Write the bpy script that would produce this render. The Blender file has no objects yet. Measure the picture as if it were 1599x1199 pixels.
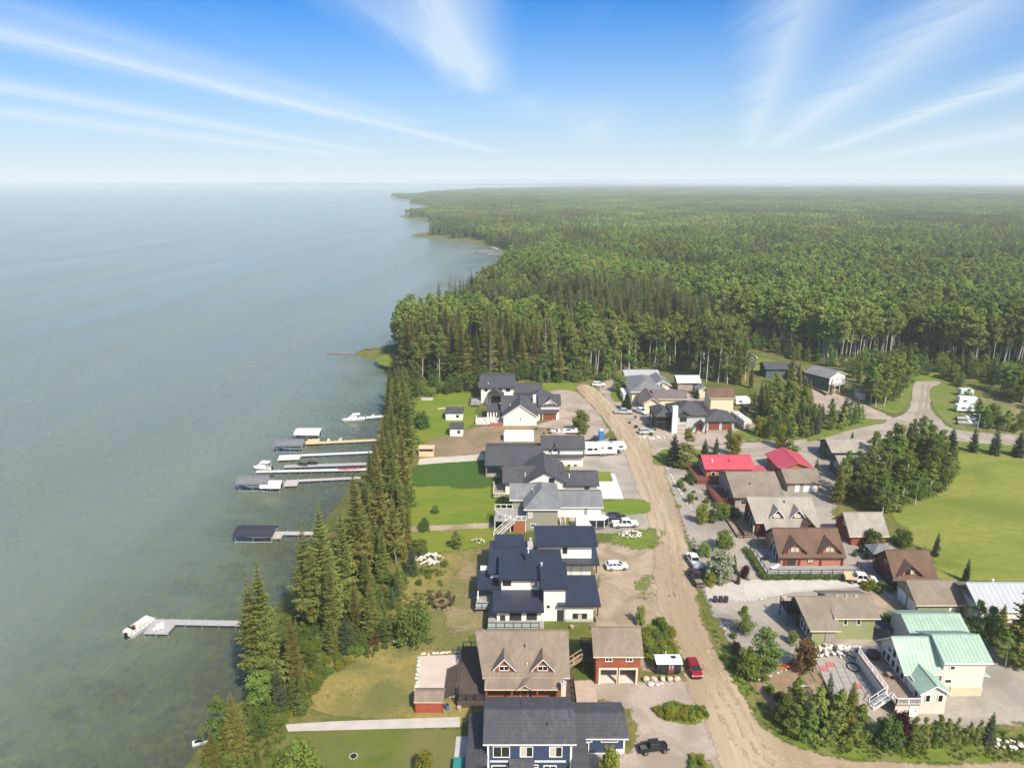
import bpy, bmesh, math, random
import numpy as np
from mathutils import Vector, Matrix
from mathutils.geometry import tessellate_polygon
C = bpy.context.scene.collection
SC = bpy.context.scene
rnd = random.Random(7)
R = math.radians
# ------------------------------------------------------------------ camera, sky, sun, exposure
FPX, CAMH, HOR = 1130.0, 74.0, 281.0            # focal length and eye level in pixels of a 1599 wide frame; flying height in metres
TH = math.atan((599.5 - HOR) / FPX)
cd = bpy.data.cameras.new('camera'); cam = bpy.data.objects.new('camera', cd); C.objects.link(cam)
cam.location = (0, 0, CAMH); cam.rotation_euler = (math.pi / 2 - TH, 0, 0)
cd.sensor_width = 36; cd.lens = 36 * FPX / 1599; cd.clip_start = 0.5; cd.clip_end = 60000
SC.camera = cam
SUN_EL, SUN_AZ = R(46), R(150)                  # azimuth clockwise from +Y: behind the camera, to the right
w = bpy.data.worlds.new('World'); SC.world = w; w.use_nodes = True
sun = bpy.data.lights.new('sun', 'SUN'); sun.energy = 3.3; sun.angle = R(3.0); sun.color = (1, .91, .77)
so = bpy.data.objects.new('sun', sun); C.objects.link(so)
sd = Vector((math.sin(SUN_AZ) * math.cos(SUN_EL), math.cos(SUN_AZ) * math.cos(SUN_EL), math.sin(SUN_EL)))
so.rotation_euler = sd.to_track_quat('Z', 'Y').to_euler(); so.location = (60, -60, 200)
SC.view_settings.view_transform = 'Standard'; SC.view_settings.look = 'None'
SC.view_settings.gamma = 1; SC.view_settings.use_curve_mapping = False
SC.view_settings.exposure = 0.95
SC.cycles.max_bounces = 6; SC.cycles.transparent_max_bounces = 12; SC.cycles.volume_bounces = 1
SC.cycles.diffuse_bounces = 3; SC.cycles.glossy_bounces = 2; SC.cycles.transmission_bounces = 2
SC.cycles.use_denoising = True
try: SC.cycles.denoiser = 'OPENIMAGEDENOISE'
except Exception: pass
SC.cycles.volume_step_rate = 10

def P(px, py, z=0.0):                            # the point of the plane at height z seen at a pixel of the photograph
    a, b = (px - 799.5) / FPX, (py - 599.5) / FPX
    t = (z - CAMH) / (-math.sin(TH) - b * math.cos(TH))
    return Vector((a * t, (math.cos(TH) - b * math.sin(TH)) * t, z))
def ray(px, py):
    a, b = (px - 799.5) / FPX, (py - 599.5) / FPX
    return a, math.cos(TH) - b * math.sin(TH), -math.sin(TH) - b * math.cos(TH)
def height_at(px, py, ty):                       # height of something standing at a ground pixel whose top shows at row ty
    g = P(px, py); a = ray(px, ty)
    return CAMH + a[2] / a[1] * g.y

# sky: Nishita + long cirrus bands on a high plane (direction space)
nt = w.node_tree; N = nt.nodes; L = nt.links
for n in list(N): N.remove(n)
def math_node(op, a, b=None, c=None, clamp=False, tree=nt):
    n = tree.nodes.new('ShaderNodeMath'); n.operation = op; n.use_clamp = clamp
    for i, v in enumerate((a, b, c)):
        if v is None: continue
        if isinstance(v, (int, float)): n.inputs[i].default_value = v
        else: tree.links.new(v, n.inputs[i])
    return n.outputs[0]
out = N.new('ShaderNodeOutputWorld'); bg = N.new('ShaderNodeBackground')
sky = N.new('ShaderNodeTexSky'); sky.sky_type = 'NISHITA'; sky.sun_disc = False
sky.sun_elevation = SUN_EL; sky.sun_rotation = SUN_AZ; sky.altitude = 500
sky.air_density = 1.0; sky.dust_density = 1.8; sky.ozone_density = 2.0
tc = N.new('ShaderNodeTexCoord'); sep = N.new('ShaderNodeSeparateXYZ'); L.new(tc.outputs['Generated'], sep.inputs[0])
zz = math_node('MAXIMUM', sep.outputs[2], 0.004)
up = N.new('ShaderNodeCombineXYZ'); L.new(sep.outputs[0], up.inputs[0]); L.new(sep.outputs[1], up.inputs[1]); L.new(zz, up.inputs[2]); L.new(up.outputs[0], sky.inputs['Vector'])   # the horizon colour goes on below eye level
u = math_node('DIVIDE', sep.outputs[0], zz); v = math_node('DIVIDE', sep.outputs[1], zz)
comb = N.new('ShaderNodeCombineXYZ'); L.new(math_node('MULTIPLY', u, 1.6), comb.inputs[0]); L.new(math_node('MULTIPLY', v, 0.11), comb.inputs[1])
fib = N.new('ShaderNodeTexNoise'); fib.inputs['Scale'].default_value = 1.3; fib.inputs['Detail'].default_value = 10; fib.inputs['Roughness'].default_value = .66
fib.inputs['Distortion'].default_value = .4; L.new(comb.outputs[0], fib.inputs['Vector'])
fibv = fib.outputs['Fac']
def uv(px, py):
    a = ray(px, py); return a[0] / a[2], a[1] / a[2]
total = None
def band(p, q, wd, s, f0=.25, f1=.25):           # a streak of cirrus between two sky directions, wd wide, fading at its ends
    global total
    (ua, va), (ub, vb) = uv(*p), uv(*q)
    dx, dy = ub - ua, vb - va; ln = math.hypot(dx, dy); dx /= ln; dy /= ln
    ru, rv = math_node('SUBTRACT', u, ua), math_node('SUBTRACT', v, va)
    t = math_node('DIVIDE', math_node('ADD', math_node('MULTIPLY', ru, dx), math_node('MULTIPLY', rv, dy)), ln)
    d = math_node('ADD', math_node('MULTIPLY', ru, dy), math_node('MULTIPLY', rv, -dx))
    d = math_node('ADD', d, math_node('MULTIPLY', math_node('SUBTRACT', fibv, .5), wd * .9))
    m = math_node('SUBTRACT', 1, math_node('DIVIDE', math_node('ABSOLUTE', d), wd), clamp=True)
    m = math_node('POWER', m, 1.5)
    e = math_node('MULTIPLY', math_node('DIVIDE', math_node('ADD', t, f0), f0, clamp=True), math_node('DIVIDE', math_node('SUBTRACT', 1 + f1, t), f1, clamp=True))
    e = math_node('MULTIPLY', math_node('MULTIPLY', e, e), math_node('MULTIPLY_ADD', e, -2, 3))
    m = math_node('MULTIPLY', math_node('MULTIPLY', m, e), math_node('MULTIPLY_ADD', fibv, s * 1.1, s * .35))
    total = m if total is None else math_node('ADD', total, m)
band((0, 52), (770, 236), .72, 1.1, .5, .1)
band((120, 40), (640, 190), .6, .45, .3, .2)
band((0, 135), (560, 235), .95, .95, .5, .3)
band((0, 175), (500, 240), 1.9, .85, .5, .4)
band((690, 0), (742, 128), .5, 1.1, .5, .45)
band((560, 0), (725, 100), .5, .4, .4, .5)
band((845, 180), (835, 165), .9, .35, 1.5, 1.5)
band((935, 190), (925, 220), .8, .5, .8, 1.0)
band((1250, 20), (1170, 220), .5, .8, .5, .5)
band((1480, 40), (1210, 225), .75, .85, .4, .4)
band((1599, 125), (1300, 230), .6, 1.0, .4, .3)
band((1599, 205), (1350, 250), 2.0, .9, .4, .4)
wisp = N.new('ShaderNodeMapRange'); wisp.inputs[1].default_value = .52; wisp.inputs[2].default_value = .85; wisp.inputs[4].default_value = .10
L.new(fibv, wisp.inputs[0])
total = math_node('ADD', total, wisp.outputs[0], clamp=True)
veil = math_node('POWER', math_node('SUBTRACT', 1, math_node('MULTIPLY', sep.outputs[2], 3.8), clamp=True), 1.5)  # thin haze whitening the low sky all round
# the clear blue deepens away from the sun; towards the sun the sky stays pale
dt = N.new('ShaderNodeVectorMath'); dt.operation = 'DOT_PRODUCT'; L.new(tc.outputs['Generated'], dt.inputs[0]); dt.inputs[1].default_value = sd
sside = N.new('ShaderNodeMapRange'); sside.interpolation_type = 'SMOOTHSTEP'; sside.inputs[1].default_value = -.35; sside.inputs[2].default_value = .75; L.new(dt.outputs['Value'], sside.inputs[0])
tint = N.new('ShaderNodeMixRGB'); L.new(sside.outputs[0], tint.inputs[0]); tint.inputs[1].default_value = (.015, .41, .83, 1); tint.inputs[2].default_value = (.95, 1, 1.05, 1)
hs = N.new('ShaderNodeMixRGB'); hs.blend_type = 'MULTIPLY'; hs.inputs[0].default_value = 1; L.new(tint.outputs[0], hs.inputs[2])
L.new(sky.outputs[0], hs.inputs[1])
mx0 = N.new('ShaderNodeMixRGB'); L.new(math_node('MULTIPLY', veil, .95), mx0.inputs[0]); L.new(hs.outputs[0], mx0.inputs[1]); mx0.inputs[2].default_value = (4.5, 5.0, 5.3, 1)
mx = N.new('ShaderNodeMixRGB'); L.new(math_node('MULTIPLY', total, .74), mx.inputs[0]); L.new(mx0.outputs[0], mx.inputs[1]); mx.inputs[2].default_value = (4.2, 4.8, 5.3, 1)
L.new(mx.outputs[0], bg.inputs[0]); bg.inputs[1].default_value = 0.097; L.new(bg.outputs[0], out.inputs[0])

# ------------------------------------------------------------------ materials
MATS = {}
def mat(name, c1, c2=None, scale=1.0, rough=.85, bump=0.0, c3=None, scale2=.12, metal=0.0, detail=6, stretch=(1, 1, 1), lo=.35, hi=.65, spec=.3):
    """principled material: two (or three) colours mixed by noise at two scales, fine relief"""
    if name in MATS: return MATS[name]
    m = bpy.data.materials.new(name); m.use_nodes = True; t = m.node_tree; b = t.nodes['Principled BSDF']
    b.inputs['Roughness'].default_value = rough; b.inputs['Metallic'].default_value = metal; b.inputs['Specular IOR Level'].default_value = spec
    tcn = t.nodes.new('ShaderNodeTexCoord'); mp = t.nodes.new('ShaderNodeMapping'); mp.inputs['Scale'].default_value = stretch
    t.links.new(tcn.outputs['Object'], mp.inputs[0])
    col = None
    if c2 is not None:
        n1 = t.nodes.new('ShaderNodeTexNoise'); n1.inputs['Scale'].default_value = scale; n1.inputs['Detail'].default_value = detail; n1.inputs['Roughness'].default_value = .65
        t.links.new(mp.outputs[0], n1.inputs['Vector'])
        r = t.nodes.new('ShaderNodeMapRange'); r.inputs[1].default_value = lo; r.inputs[2].default_value = hi; t.links.new(n1.outputs['Fac'], r.inputs[0])
        mxn = t.nodes.new('ShaderNodeMixRGB'); mxn.inputs[1].default_value = (*c1, 1); mxn.inputs[2].default_value = (*c2, 1); t.links.new(r.outputs[0], mxn.inputs[0])
        col = mxn.outputs[0]
        if c3 is not None:
            n2 = t.nodes.new('ShaderNodeTexNoise'); n2.inputs['Scale'].default_value = scale2; n2.inputs['Detail'].default_value = 5; n2.inputs['Distortion'].default_value = .6
            t.links.new(mp.outputs[0], n2.inputs['Vector'])
            r2 = t.nodes.new('ShaderNodeMapRange'); r2.inputs[1].default_value = .42; r2.inputs[2].default_value = .62; t.links.new(n2.outputs['Fac'], r2.inputs[0])
            mx2 = t.nodes.new('ShaderNodeMixRGB'); t.links.new(r2.outputs[0], mx2.inputs[0]); t.links.new(col, mx2.inputs[1]); mx2.inputs[2].default_value = (*c3, 1)
            col = mx2.outputs[0]
        t.links.new(col, b.inputs['Base Color'])
        if bump:
            bp = t.nodes.new('ShaderNodeBump'); bp.inputs['Strength'].default_value = bump; bp.inputs['Distance'].default_value = .05
            t.links.new(n1.outputs['Fac'], bp.inputs['Height']); t.links.new(bp.outputs[0], b.inputs['Normal'])
    else:
        b.inputs['Base Color'].default_value = (*c1, 1)
    MATS[name] = m
    return m
def add_bands(m, axis='Z', period=.2, dark=.75, bump=.5, duty=.12):
    """lap joints / courses: a thin recessed line every `period` metres along an axis"""
    t = m.node_tree; b = t.nodes['Principled BSDF']
    tcn = t.nodes.new('ShaderNodeTexCoord'); s = t.nodes.new('ShaderNodeSeparateXYZ'); t.links.new(tcn.outputs['Object'], s.inputs[0])
    f = math_node('FRACT', math_node('DIVIDE', s.outputs['XYZ'.index(axis)], period, tree=t), tree=t)
    k = math_node('LESS_THAN', f, duty, tree=t)
    mxn = t.nodes.new('ShaderNodeMixRGB'); mxn.blend_type = 'MULTIPLY'; t.links.new(k, mxn.inputs[0]); mxn.inputs[2].default_value = (dark, dark, dark, 1)
    src = b.inputs['Base Color']
    if src.is_linked:
        l = src.links[0].from_socket; t.links.new(l, mxn.inputs[1])
    else: mxn.inputs[1].default_value = src.default_value
    t.links.new(mxn.outputs[0], src)
    if bump:
        bp = t.nodes.new('ShaderNodeBump'); bp.inputs['Strength'].default_value = bump; bp.inputs['Distance'].default_value = .03
        t.links.new(f, bp.inputs['Height'])
        if b.inputs['Normal'].is_linked: t.links.new(b.inputs['Normal'].links[0].from_socket, bp.inputs['Normal'])
        t.links.new(bp.outputs[0], b.inputs['Normal'])
    return m
def edge_fade(m):
    """ragged, thinning edge of a loose surface: reads the 'cover' attribute of the sheet"""
    t = m.node_tree; b = t.nodes['Principled BSDF']; o = t.nodes['Material Output']
    at = t.nodes.new('ShaderNodeAttribute'); at.attribute_name = 'cover'
    tcn = t.nodes.new('ShaderNodeTexCoord'); nn = []
    for sc_, dt in ((.22, 3), (1.3, 6)):
        nz = t.nodes.new('ShaderNodeTexNoise'); nz.inputs['Scale'].default_value = sc_; nz.inputs['Detail'].default_value = dt; nz.inputs['Roughness'].default_value = .7
        t.links.new(tcn.outputs['Object'], nz.inputs['Vector']); nn.append(nz.outputs['Fac'])
    a = math_node('MULTIPLY_ADD', math_node('SUBTRACT', nn[0], .5, tree=t), 2.6, at.outputs['Fac'], tree=t)
    a = math_node('MULTIPLY_ADD', math_node('SUBTRACT', nn[1], .5, tree=t), 2.8, a, tree=t)
    a = math_node('MULTIPLY_ADD', a, 2.2, .5, clamp=True, tree=t)
    tr = t.nodes.new('ShaderNodeBsdfTransparent'); ms = t.nodes.new('ShaderNodeMixShader')
    t.links.new(a, ms.inputs[0]); t.links.new(tr.outputs[0], ms.inputs[1]); t.links.new(b.outputs[0], ms.inputs[2]); t.links.new(ms.outputs[0], o.inputs['Surface'])
    return m
def leaf_mat(name, c1, c2, trans=.25, clump=.5, obj_var=.35):
    """foliage: colour differs from tree to tree and from leaf clump to leaf clump; light passes through"""
    if name in MATS: return MATS[name]
    m = bpy.data.materials.new(name); m.use_nodes = True; t = m.node_tree; t.nodes.remove(t.nodes['Principled BSDF']); o = t.nodes['Material Output']
    oi = t.nodes.new('ShaderNodeObjectInfo'); g = t.nodes.new('ShaderNodeNewGeometry')
    mxn = t.nodes.new('ShaderNodeMixRGB'); mxn.inputs[1].default_value = (*c1, 1); mxn.inputs[2].default_value = (*c2, 1)
    f = math_node('ADD', math_node('MULTIPLY', oi.outputs['Random'], 1 - clump, tree=t), math_node('MULTIPLY', g.outputs['Random Per Island'], clump, tree=t), tree=t)
    t.links.new(f, mxn.inputs[0])
    h = t.nodes.new('ShaderNodeHueSaturation'); t.links.new(mxn.outputs[0], h.inputs['Color'])
    t.links.new(math_node('MULTIPLY_ADD', math_node('FRACT', math_node('MULTIPLY', oi.outputs['Random'], 7.31, tree=t), tree=t), obj_var, 1 - obj_var * .5, tree=t), h.inputs['Value'])
    # stands of trees differ in tone: slow noise over where the tree stands
    sn = t.nodes.new('ShaderNodeTexNoise'); sn.inputs['Scale'].default_value = .011; sn.inputs['Detail'].default_value = 4; t.links.new(oi.outputs['Location'], sn.inputs['Vector'])
    h2 = t.nodes.new('ShaderNodeHueSaturation'); t.links.new(h.outputs[0], h2.inputs['Color']); t.links.new(math_node('MULTIPLY_ADD', sn.outputs['Fac'], 1.7, .18, tree=t), h2.inputs['Value'])
    t.links.new(math_node('MULTIPLY_ADD', math_node('FRACT', math_node('MULTIPLY', oi.outputs['Random'], 13.7, tree=t), tree=t), .05, .47, tree=t), h2.inputs['Hue']); h = h2
    d = t.nodes.new('ShaderNodeBsdfDiffuse'); tl = t.nodes.new('ShaderNodeBsdfTranslucent'); ms = t.nodes.new('ShaderNodeMixShader'); ms.inputs[0].default_value = trans
    t.links.new(h.outputs[0], d.inputs[0]); t.links.new(h.outputs[0], tl.inputs[0]); t.links.new(d.outputs[0], ms.inputs[1]); t.links.new(tl.outputs[0], ms.inputs[2]); t.links.new(ms.outputs[0], o.inputs[0])
    MATS[name] = m
    return m

# ------------------------------------------------------------------ mesh helpers
class MB:
    def __init__(s): s.v = []; s.f = []; s.m = []
    def add(s, vs, fs, m=0):
        n = len(s.v); s.v += [tuple(p) for p in vs]; s.f += [tuple(i + n for i in f) for f in fs]
        s.m += ([m] * len(fs) if isinstance(m, int) else list(m)); return s
    def box(s, x0, x1, y0, y1, z0, z1, m=0):
        return s.add([(x0, y0, z0), (x1, y0, z0), (x1, y1, z0), (x0, y1, z0), (x0, y0, z1), (x1, y0, z1), (x1, y1, z1), (x0, y1, z1)],
                     [(0, 3, 2, 1), (4, 5, 6, 7), (0, 1, 5, 4), (1, 2, 6, 5), (2, 3, 7, 6), (3, 0, 4, 7)], m)
    def hexa(s, vs, m=0):                            # eight corners, bottom ring then top ring
        return s.add(vs, [(0, 3, 2, 1), (4, 5, 6, 7), (0, 1, 5, 4), (1, 2, 6, 5), (2, 3, 7, 6), (3, 0, 4, 7)], m)
    def prism(s, poly, axis, a, b, m=0, cap=None):
        n = len(poly)
        mk = {'x': lambda p, c: (c, p[0], p[1]), 'y': lambda p, c: (p[0], c, p[1]), 'z': lambda p, c: (p[0], p[1], c)}[axis]
        vs = [mk(p, a) for p in poly] + [mk(p, b) for p in poly]
        fs = [(i, (i + 1) % n, n + (i + 1) % n, n + i) for i in range(n)]
        ms = [m] * n if isinstance(m, int) else list(m)
        cap = ms[0] if cap is None else cap
        return s.add(vs, fs + [tuple(range(n))[::-1], tuple(range(n, 2 * n))], ms + [cap, cap])
    def tube(s, p, q, r0, r1=None, n=6, m=0):
        p, q = Vector(p), Vector(q); r1 = r0 if r1 is None else r1; d = (q - p).normalized()
        a = d.orthogonal().normalized(); b = d.cross(a)
        vs = [p + (a * math.cos(2 * math.pi * i / n) + b * math.sin(2 * math.pi * i / n)) * r0 for i in range(n)] + \
             [q + (a * math.cos(2 * math.pi * i / n) + b * math.sin(2 * math.pi * i / n)) * r1 for i in range(n)]
        return s.add(vs, [(i, (i + 1) % n, n + (i + 1) % n, n + i) for i in range(n)] + [tuple(range(n))[::-1], tuple(range(n, 2 * n))], m)
    def bar(s, p, q, w, h, m=0):                     # a beam of w x h between two points
        p, q = Vector(p), Vector(q); d = (q - p).normalized()
        a = d.cross(Vector((0, 0, 1)))
        a = Vector((1, 0, 0)) if a.length < .01 else a.normalized()
        b = a.cross(d).normalized(); a *= w / 2; b *= h / 2
        return s.hexa([p - a - b, p + a - b, q + a - b, q - a - b, p - a + b, p + a + b, q + a + b, q - a + b], m)
    def loft(s, secs, m=0):                          # closed cross sections of equal length, ends capped
        n = len(secs[0]); vs = [p for c in secs for p in c]; fs = []
        for k in range(len(secs) - 1):
            fs += [(k * n + i, k * n + (i + 1) % n, (k + 1) * n + (i + 1) % n, (k + 1) * n + i) for i in range(n)]
        fs += [tuple(range(n))[::-1], tuple(range((len(secs) - 1) * n, len(secs) * n))]
        return s.add(vs, fs, m)
    def build(s, name, mats, parent=None, org=None, smooth=False):
        me = bpy.data.meshes.new(name)
        o3 = Vector(org) if org is not None else (parent_origin(parent) if parent else Vector((0, 0, 0)))
        me.from_pydata([(x - o3.x, y - o3.y, z - o3.z) for x, y, z in s.v], [], s.f)
        for m in (mats if isinstance(mats, (list, tuple)) else [mats]): me.materials.append(m)
        me.polygons.foreach_set('material_index', s.m)
        bm = bmesh.new(); bm.from_mesh(me); bmesh.ops.recalc_face_normals(bm, faces=bm.faces); bm.to_mesh(me); bm.free()
        if smooth: me.shade_smooth()
        o = bpy.data.objects.new(name, me); C.objects.link(o)
        if parent: o.parent = parent
        return o
ORG = {}
def parent_origin(o):                                # meshes are written in place; a child's origin is its thing's base
    while o.parent: o = o.parent
    return Vector(ORG.get(o.name, (0, 0, 0)))
def tag(o, label=None, cat=None, group=None, kind=None):
    for k_, v_ in (('label', label), ('category', cat), ('group', group), ('kind', kind)):
        if v_: o[k_] = v_
    return o
def thing(name, label, cat, loc, rotz=0, group=None, local=False):
    """an Empty at the base of a thing; local=True when its parts are written around (0,0,0) instead of in place"""
    o = bpy.data.objects.new(name, None); C.objects.link(o); o.empty_display_size = .3
    o.location = loc; o.rotation_euler = (0, 0, rotz); tag(o, label, cat, group)
    ORG[o.name] = (0, 0, 0) if local else tuple(loc)
    return o
def copy_tree(o, loc, rotz=0, label=None, scale=None):
    r = o.copy(); C.objects.link(r); r.location = loc; r.rotation_euler = (0, 0, rotz); ORG[r.name] = ORG.get(o.name, (0, 0, 0))
    if label: r['label'] = label
    if scale: r.scale = (scale,) * 3 if isinstance(scale, (int, float)) else scale
    for ch in list(o.children):
        c = ch.copy(); C.objects.link(c); c.parent = r
        for g in list(ch.children):
            d = g.copy(); C.objects.link(d); d.parent = c
    return r
def np_mesh(name, verts, tris=None, quads=None, mats=(), mi=None):
    """fast mesh from arrays of triangles and quads"""
    me = bpy.data.meshes.new(name); verts = np.asarray(verts, np.float32)
    me.vertices.add(len(verts)); me.vertices.foreach_set('co', verts.ravel())
    ls, cnt = [], []
    if tris is not None and len(tris): ls.append(np.asarray(tris, np.int32).ravel()); cnt += [3] * len(tris)
    if quads is not None and len(quads): ls.append(np.asarray(quads, np.int32).ravel()); cnt += [4] * len(quads)
    loops = np.concatenate(ls); cnt = np.array(cnt, np.int32)
    me.loops.add(len(loops)); me.loops.foreach_set('vertex_index', loops)
    me.polygons.add(len(cnt)); st = np.concatenate([[0], np.cumsum(cnt)[:-1]]).astype(np.int32)
    me.polygons.foreach_set('loop_start', st)
    for m in mats: me.materials.append(m)
    if mi is not None: me.polygons.foreach_set('material_index', np.asarray(mi, np.int32))
    me.update(calc_edges=True); return me
# ------------------------------------------------------------------ the setting: land, lake, roads, lawns
WATER = -2.0
G_WILD = mat('wild_grass', (.095, .108, .018), (.20, .17, .05), .6, .95, .8, (.075, .105, .012), .06, lo=.36, hi=.64, detail=10)
SHORE = [(-40, -150), (-43, 40), (-43, 79), (-40.5, 92), (-45, 111), (-41, 128), (-43, 147), (-40, 190), (-44, 237), (-49, 275), (-55, 300), (-67, 316), (-71, 321), (-67, 327), (-58, 335), (-50, 350), (-45, 390), (-34, 440), (-20, 500),
         (-10, 600), (-5, 700), (-4, 757), (-20, 830), (-55, 930), (-95, 990), (-126, 1018), (-140, 1050), (-118, 1150), (-122, 1300), (-185, 1450),
         (-226, 1545), (-240, 1650), (-205, 1900), (-290, 2350), (-345, 2480), (-335, 2700), (-400, 2950), (-492, 3170), (-520, 3300), (-470, 3700), (-330, 5000), (100, 6200), (900, 7600), (2400, 9000)]
def catmull(pts, n=4, closed=False):
    o = []; k = len(pts); g = lambda i: Vector((*pts[i % k if closed else max(0, min(k - 1, i))], 0)).to_2d()
    for i in range(k if closed else k - 1):
        a, b, c, d = g(i - 1), g(i), g(i + 1), g(i + 2)
        for j in range(n):
            t = j / n
            o.append(.5 * ((2 * b) + (c - a) * t + (2 * a - 5 * b + 4 * c - d) * t * t + (3 * b - a - 3 * c + d) * t ** 3))
    if not closed: o.append(g(k - 1))
    return o
shore = catmull(SHORE, 5)
for i, p in enumerate(shore):                        # small coves and stones
    p.x += rnd.uniform(-.8, .8) * (1 + min(p.y, 2000) / 600)
def inset(line, d):
    o = []
    for i, p in enumerate(line):
        t = (line[min(i + 1, len(line) - 1)] - line[max(i - 1, 0)]); t.normalize(); o.append(p + Vector((t.y, -t.x)) * d)
    return o
bank = inset(shore, 5.0); under = inset(shore, -4.0)
SH = np.array([(p.x, p.y) for p in shore]); BK = np.array([(p.x, p.y) for p in bank])
def shore_x(y): return float(np.interp(y, SH[:, 1], SH[:, 0])) if y < 300 or y > 345 else float(np.interp(y, [300, 345], [-56, -62]))
vs = [(p.x, p.y, -3.4) for p in under] + [(p.x, p.y, WATER + .12) for p in shore] + [(p.x, p.y, 0) for p in bank]
n = len(shore); fs = []
for i in range(n - 1):
    fs += [(i, i + 1, n + i + 1, n + i), (n + i, n + i + 1, 2 * n + i + 1, 2 * n + i)]
vs += [(9000, 9300, 0), (9000, -150, 0)]
poly = [Vector(v_) for v_ in vs[2 * n:]]
fs += [tuple(2 * n + i for i in t) for t in tessellate_polygon([poly])]
gmb = MB(); gmb.add(vs, fs); ground = gmb.build('ground', G_WILD); tag(ground, kind='structure')

# lake: one water sheet; bottom colour shows through near the shore, weed beds, wind lanes
m = bpy.data.materials.new('lake_water'); m.use_nodes = True; t = m.node_tree; b = t.nodes['Principled BSDF']
tcn = t.nodes.new('ShaderNodeTexCoord'); sp = t.nodes.new('ShaderNodeSeparateXYZ'); t.links.new(tcn.outputs['Object'], sp.inputs[0])
def tnoise(scale, detail=4, rough=.6, st=(1, 1, 1), rot=0, dist=0):
    mp = t.nodes.new('ShaderNodeMapping'); mp.inputs['Scale'].default_value = st; mp.inputs['Rotation'].default_value = (0, 0, rot)
    nz = t.nodes.new('ShaderNodeTexNoise'); nz.inputs['Scale'].default_value = scale; nz.inputs['Detail'].default_value = detail; nz.inputs['Roughness'].default_value = rough; nz.inputs['Distortion'].default_value = dist
    mp0 = t.nodes.new('ShaderNodeMapping'); mp0.inputs['Rotation'].default_value = (0, 0, rot); t.links.new(tcn.outputs['Object'], mp0.inputs[0])
    mp.inputs['Rotation'].default_value = (0, 0, 0); t.links.new(mp0.outputs[0], mp.inputs[0]); t.links.new(mp.outputs[0], nz.inputs['Vector']); return nz.outputs['Fac']
def mrange(x, a, b_, c=0, d=1):
    r = t.nodes.new('ShaderNodeMapRange'); r.interpolation_type = 'SMOOTHSTEP'
    for i, q in enumerate((a, b_, c, d)): r.inputs[i + 1].default_value = q
    t.links.new(x, r.inputs[0]); return r.outputs[0]
def cmix(f, a, b_):
    mm = t.nodes.new('ShaderNodeMixRGB')
    if isinstance(f, float): mm.inputs[0].default_value = f
    else: t.links.new(f, mm.inputs[0])
    for i, c in ((1, a), (2, b_)):
        if isinstance(c, tuple): mm.inputs[i].default_value = (*c, 1)
        else: t.links.new(c, mm.inputs[i])
    return mm.outputs[0]
# metres out from the bank (near reach of the shore is almost straight), wobbled
off = math_node('ADD', math_node('MULTIPLY', sp.outputs[0], -1, tree=t), -40.0, tree=t)
off = math_node('ADD', off, math_node('MULTIPLY', math_node('SUBTRACT', tnoise(.03, 4, .6), .5, tree=t), 44, tree=t), tree=t)
off = math_node('ADD', off, math_node('MULTIPLY', sp.outputs[1], .05, tree=t), tree=t)
shal = mrange(off, 6, 62, 1, 0)
deep = cmix(tnoise(.02, 4, .55, (1, .16, 1), R(8)), (.128, .160, .118), (.200, .225, .172))  # long pale streaks: sheen of the wind lanes put into the water colour
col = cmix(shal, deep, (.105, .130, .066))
weed = mrange(tnoise(.06, 7, .72, (1, 1.6, 1), R(20), .7), .46, .58)
weed2 = mrange(tnoise(.7, 6, .75), .34, .60, .25, 1)
bandw = mrange(off, 6, 30, 1, 0); patch = math_node('MULTIPLY', weed, mrange(off, 14, 50, .5, 0), tree=t)
wm = math_node('MULTIPLY', math_node('MAXIMUM', math_node('MULTIPLY', bandw, .72, tree=t), patch, tree=t), weed2, clamp=True, tree=t)
col = cmix(wm, col, cmix(tnoise(.25, 4), (.042, .045, .028), (.062, .050, .034)))
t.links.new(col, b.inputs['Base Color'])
b.inputs['Subsurface Weight'].default_value = 1.0; b.inputs['Subsurface Radius'].default_value = (1, 1, 1); b.inputs['Subsurface Scale'].default_value = 1.6   # light spreads through the silty water
b.inputs['Roughness'].default_value = .16; b.inputs['IOR'].default_value = 1.333; b.inputs['Specular IOR Level'].default_value = .5
w1 = tnoise(.8, 3, .55, (1, .26, 1), R(-22), .25); w2 = tnoise(.34, 2, .5, (1, .3, 1), R(-26)); w3 = tnoise(1.9, 2, .5, (1, .4, 1), R(-16))
lane = tnoise(.03, 3, .55, (1, .14, 1), R(9))
hgt = math_node('ADD', math_node('MULTIPLY_ADD', w1, 1.0, math_node('MULTIPLY', w2, .8, tree=t), tree=t), math_node('MULTIPLY', w3, .25, tree=t), tree=t)
bp = t.nodes.new('ShaderNodeBump'); bp.inputs['Distance'].default_value = 1.15
t.links.new(mrange(lane, .38, .62, .35, 1.0), bp.inputs['Strength']); t.links.new(hgt, bp.inputs['Height']); t.links.new(bp.outputs[0], b.inputs['Normal'])
LAKE = m
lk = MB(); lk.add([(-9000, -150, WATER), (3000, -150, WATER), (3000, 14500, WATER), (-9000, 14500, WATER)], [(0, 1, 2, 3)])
tag(lk.build('lake', LAKE), kind='structure')

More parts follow.
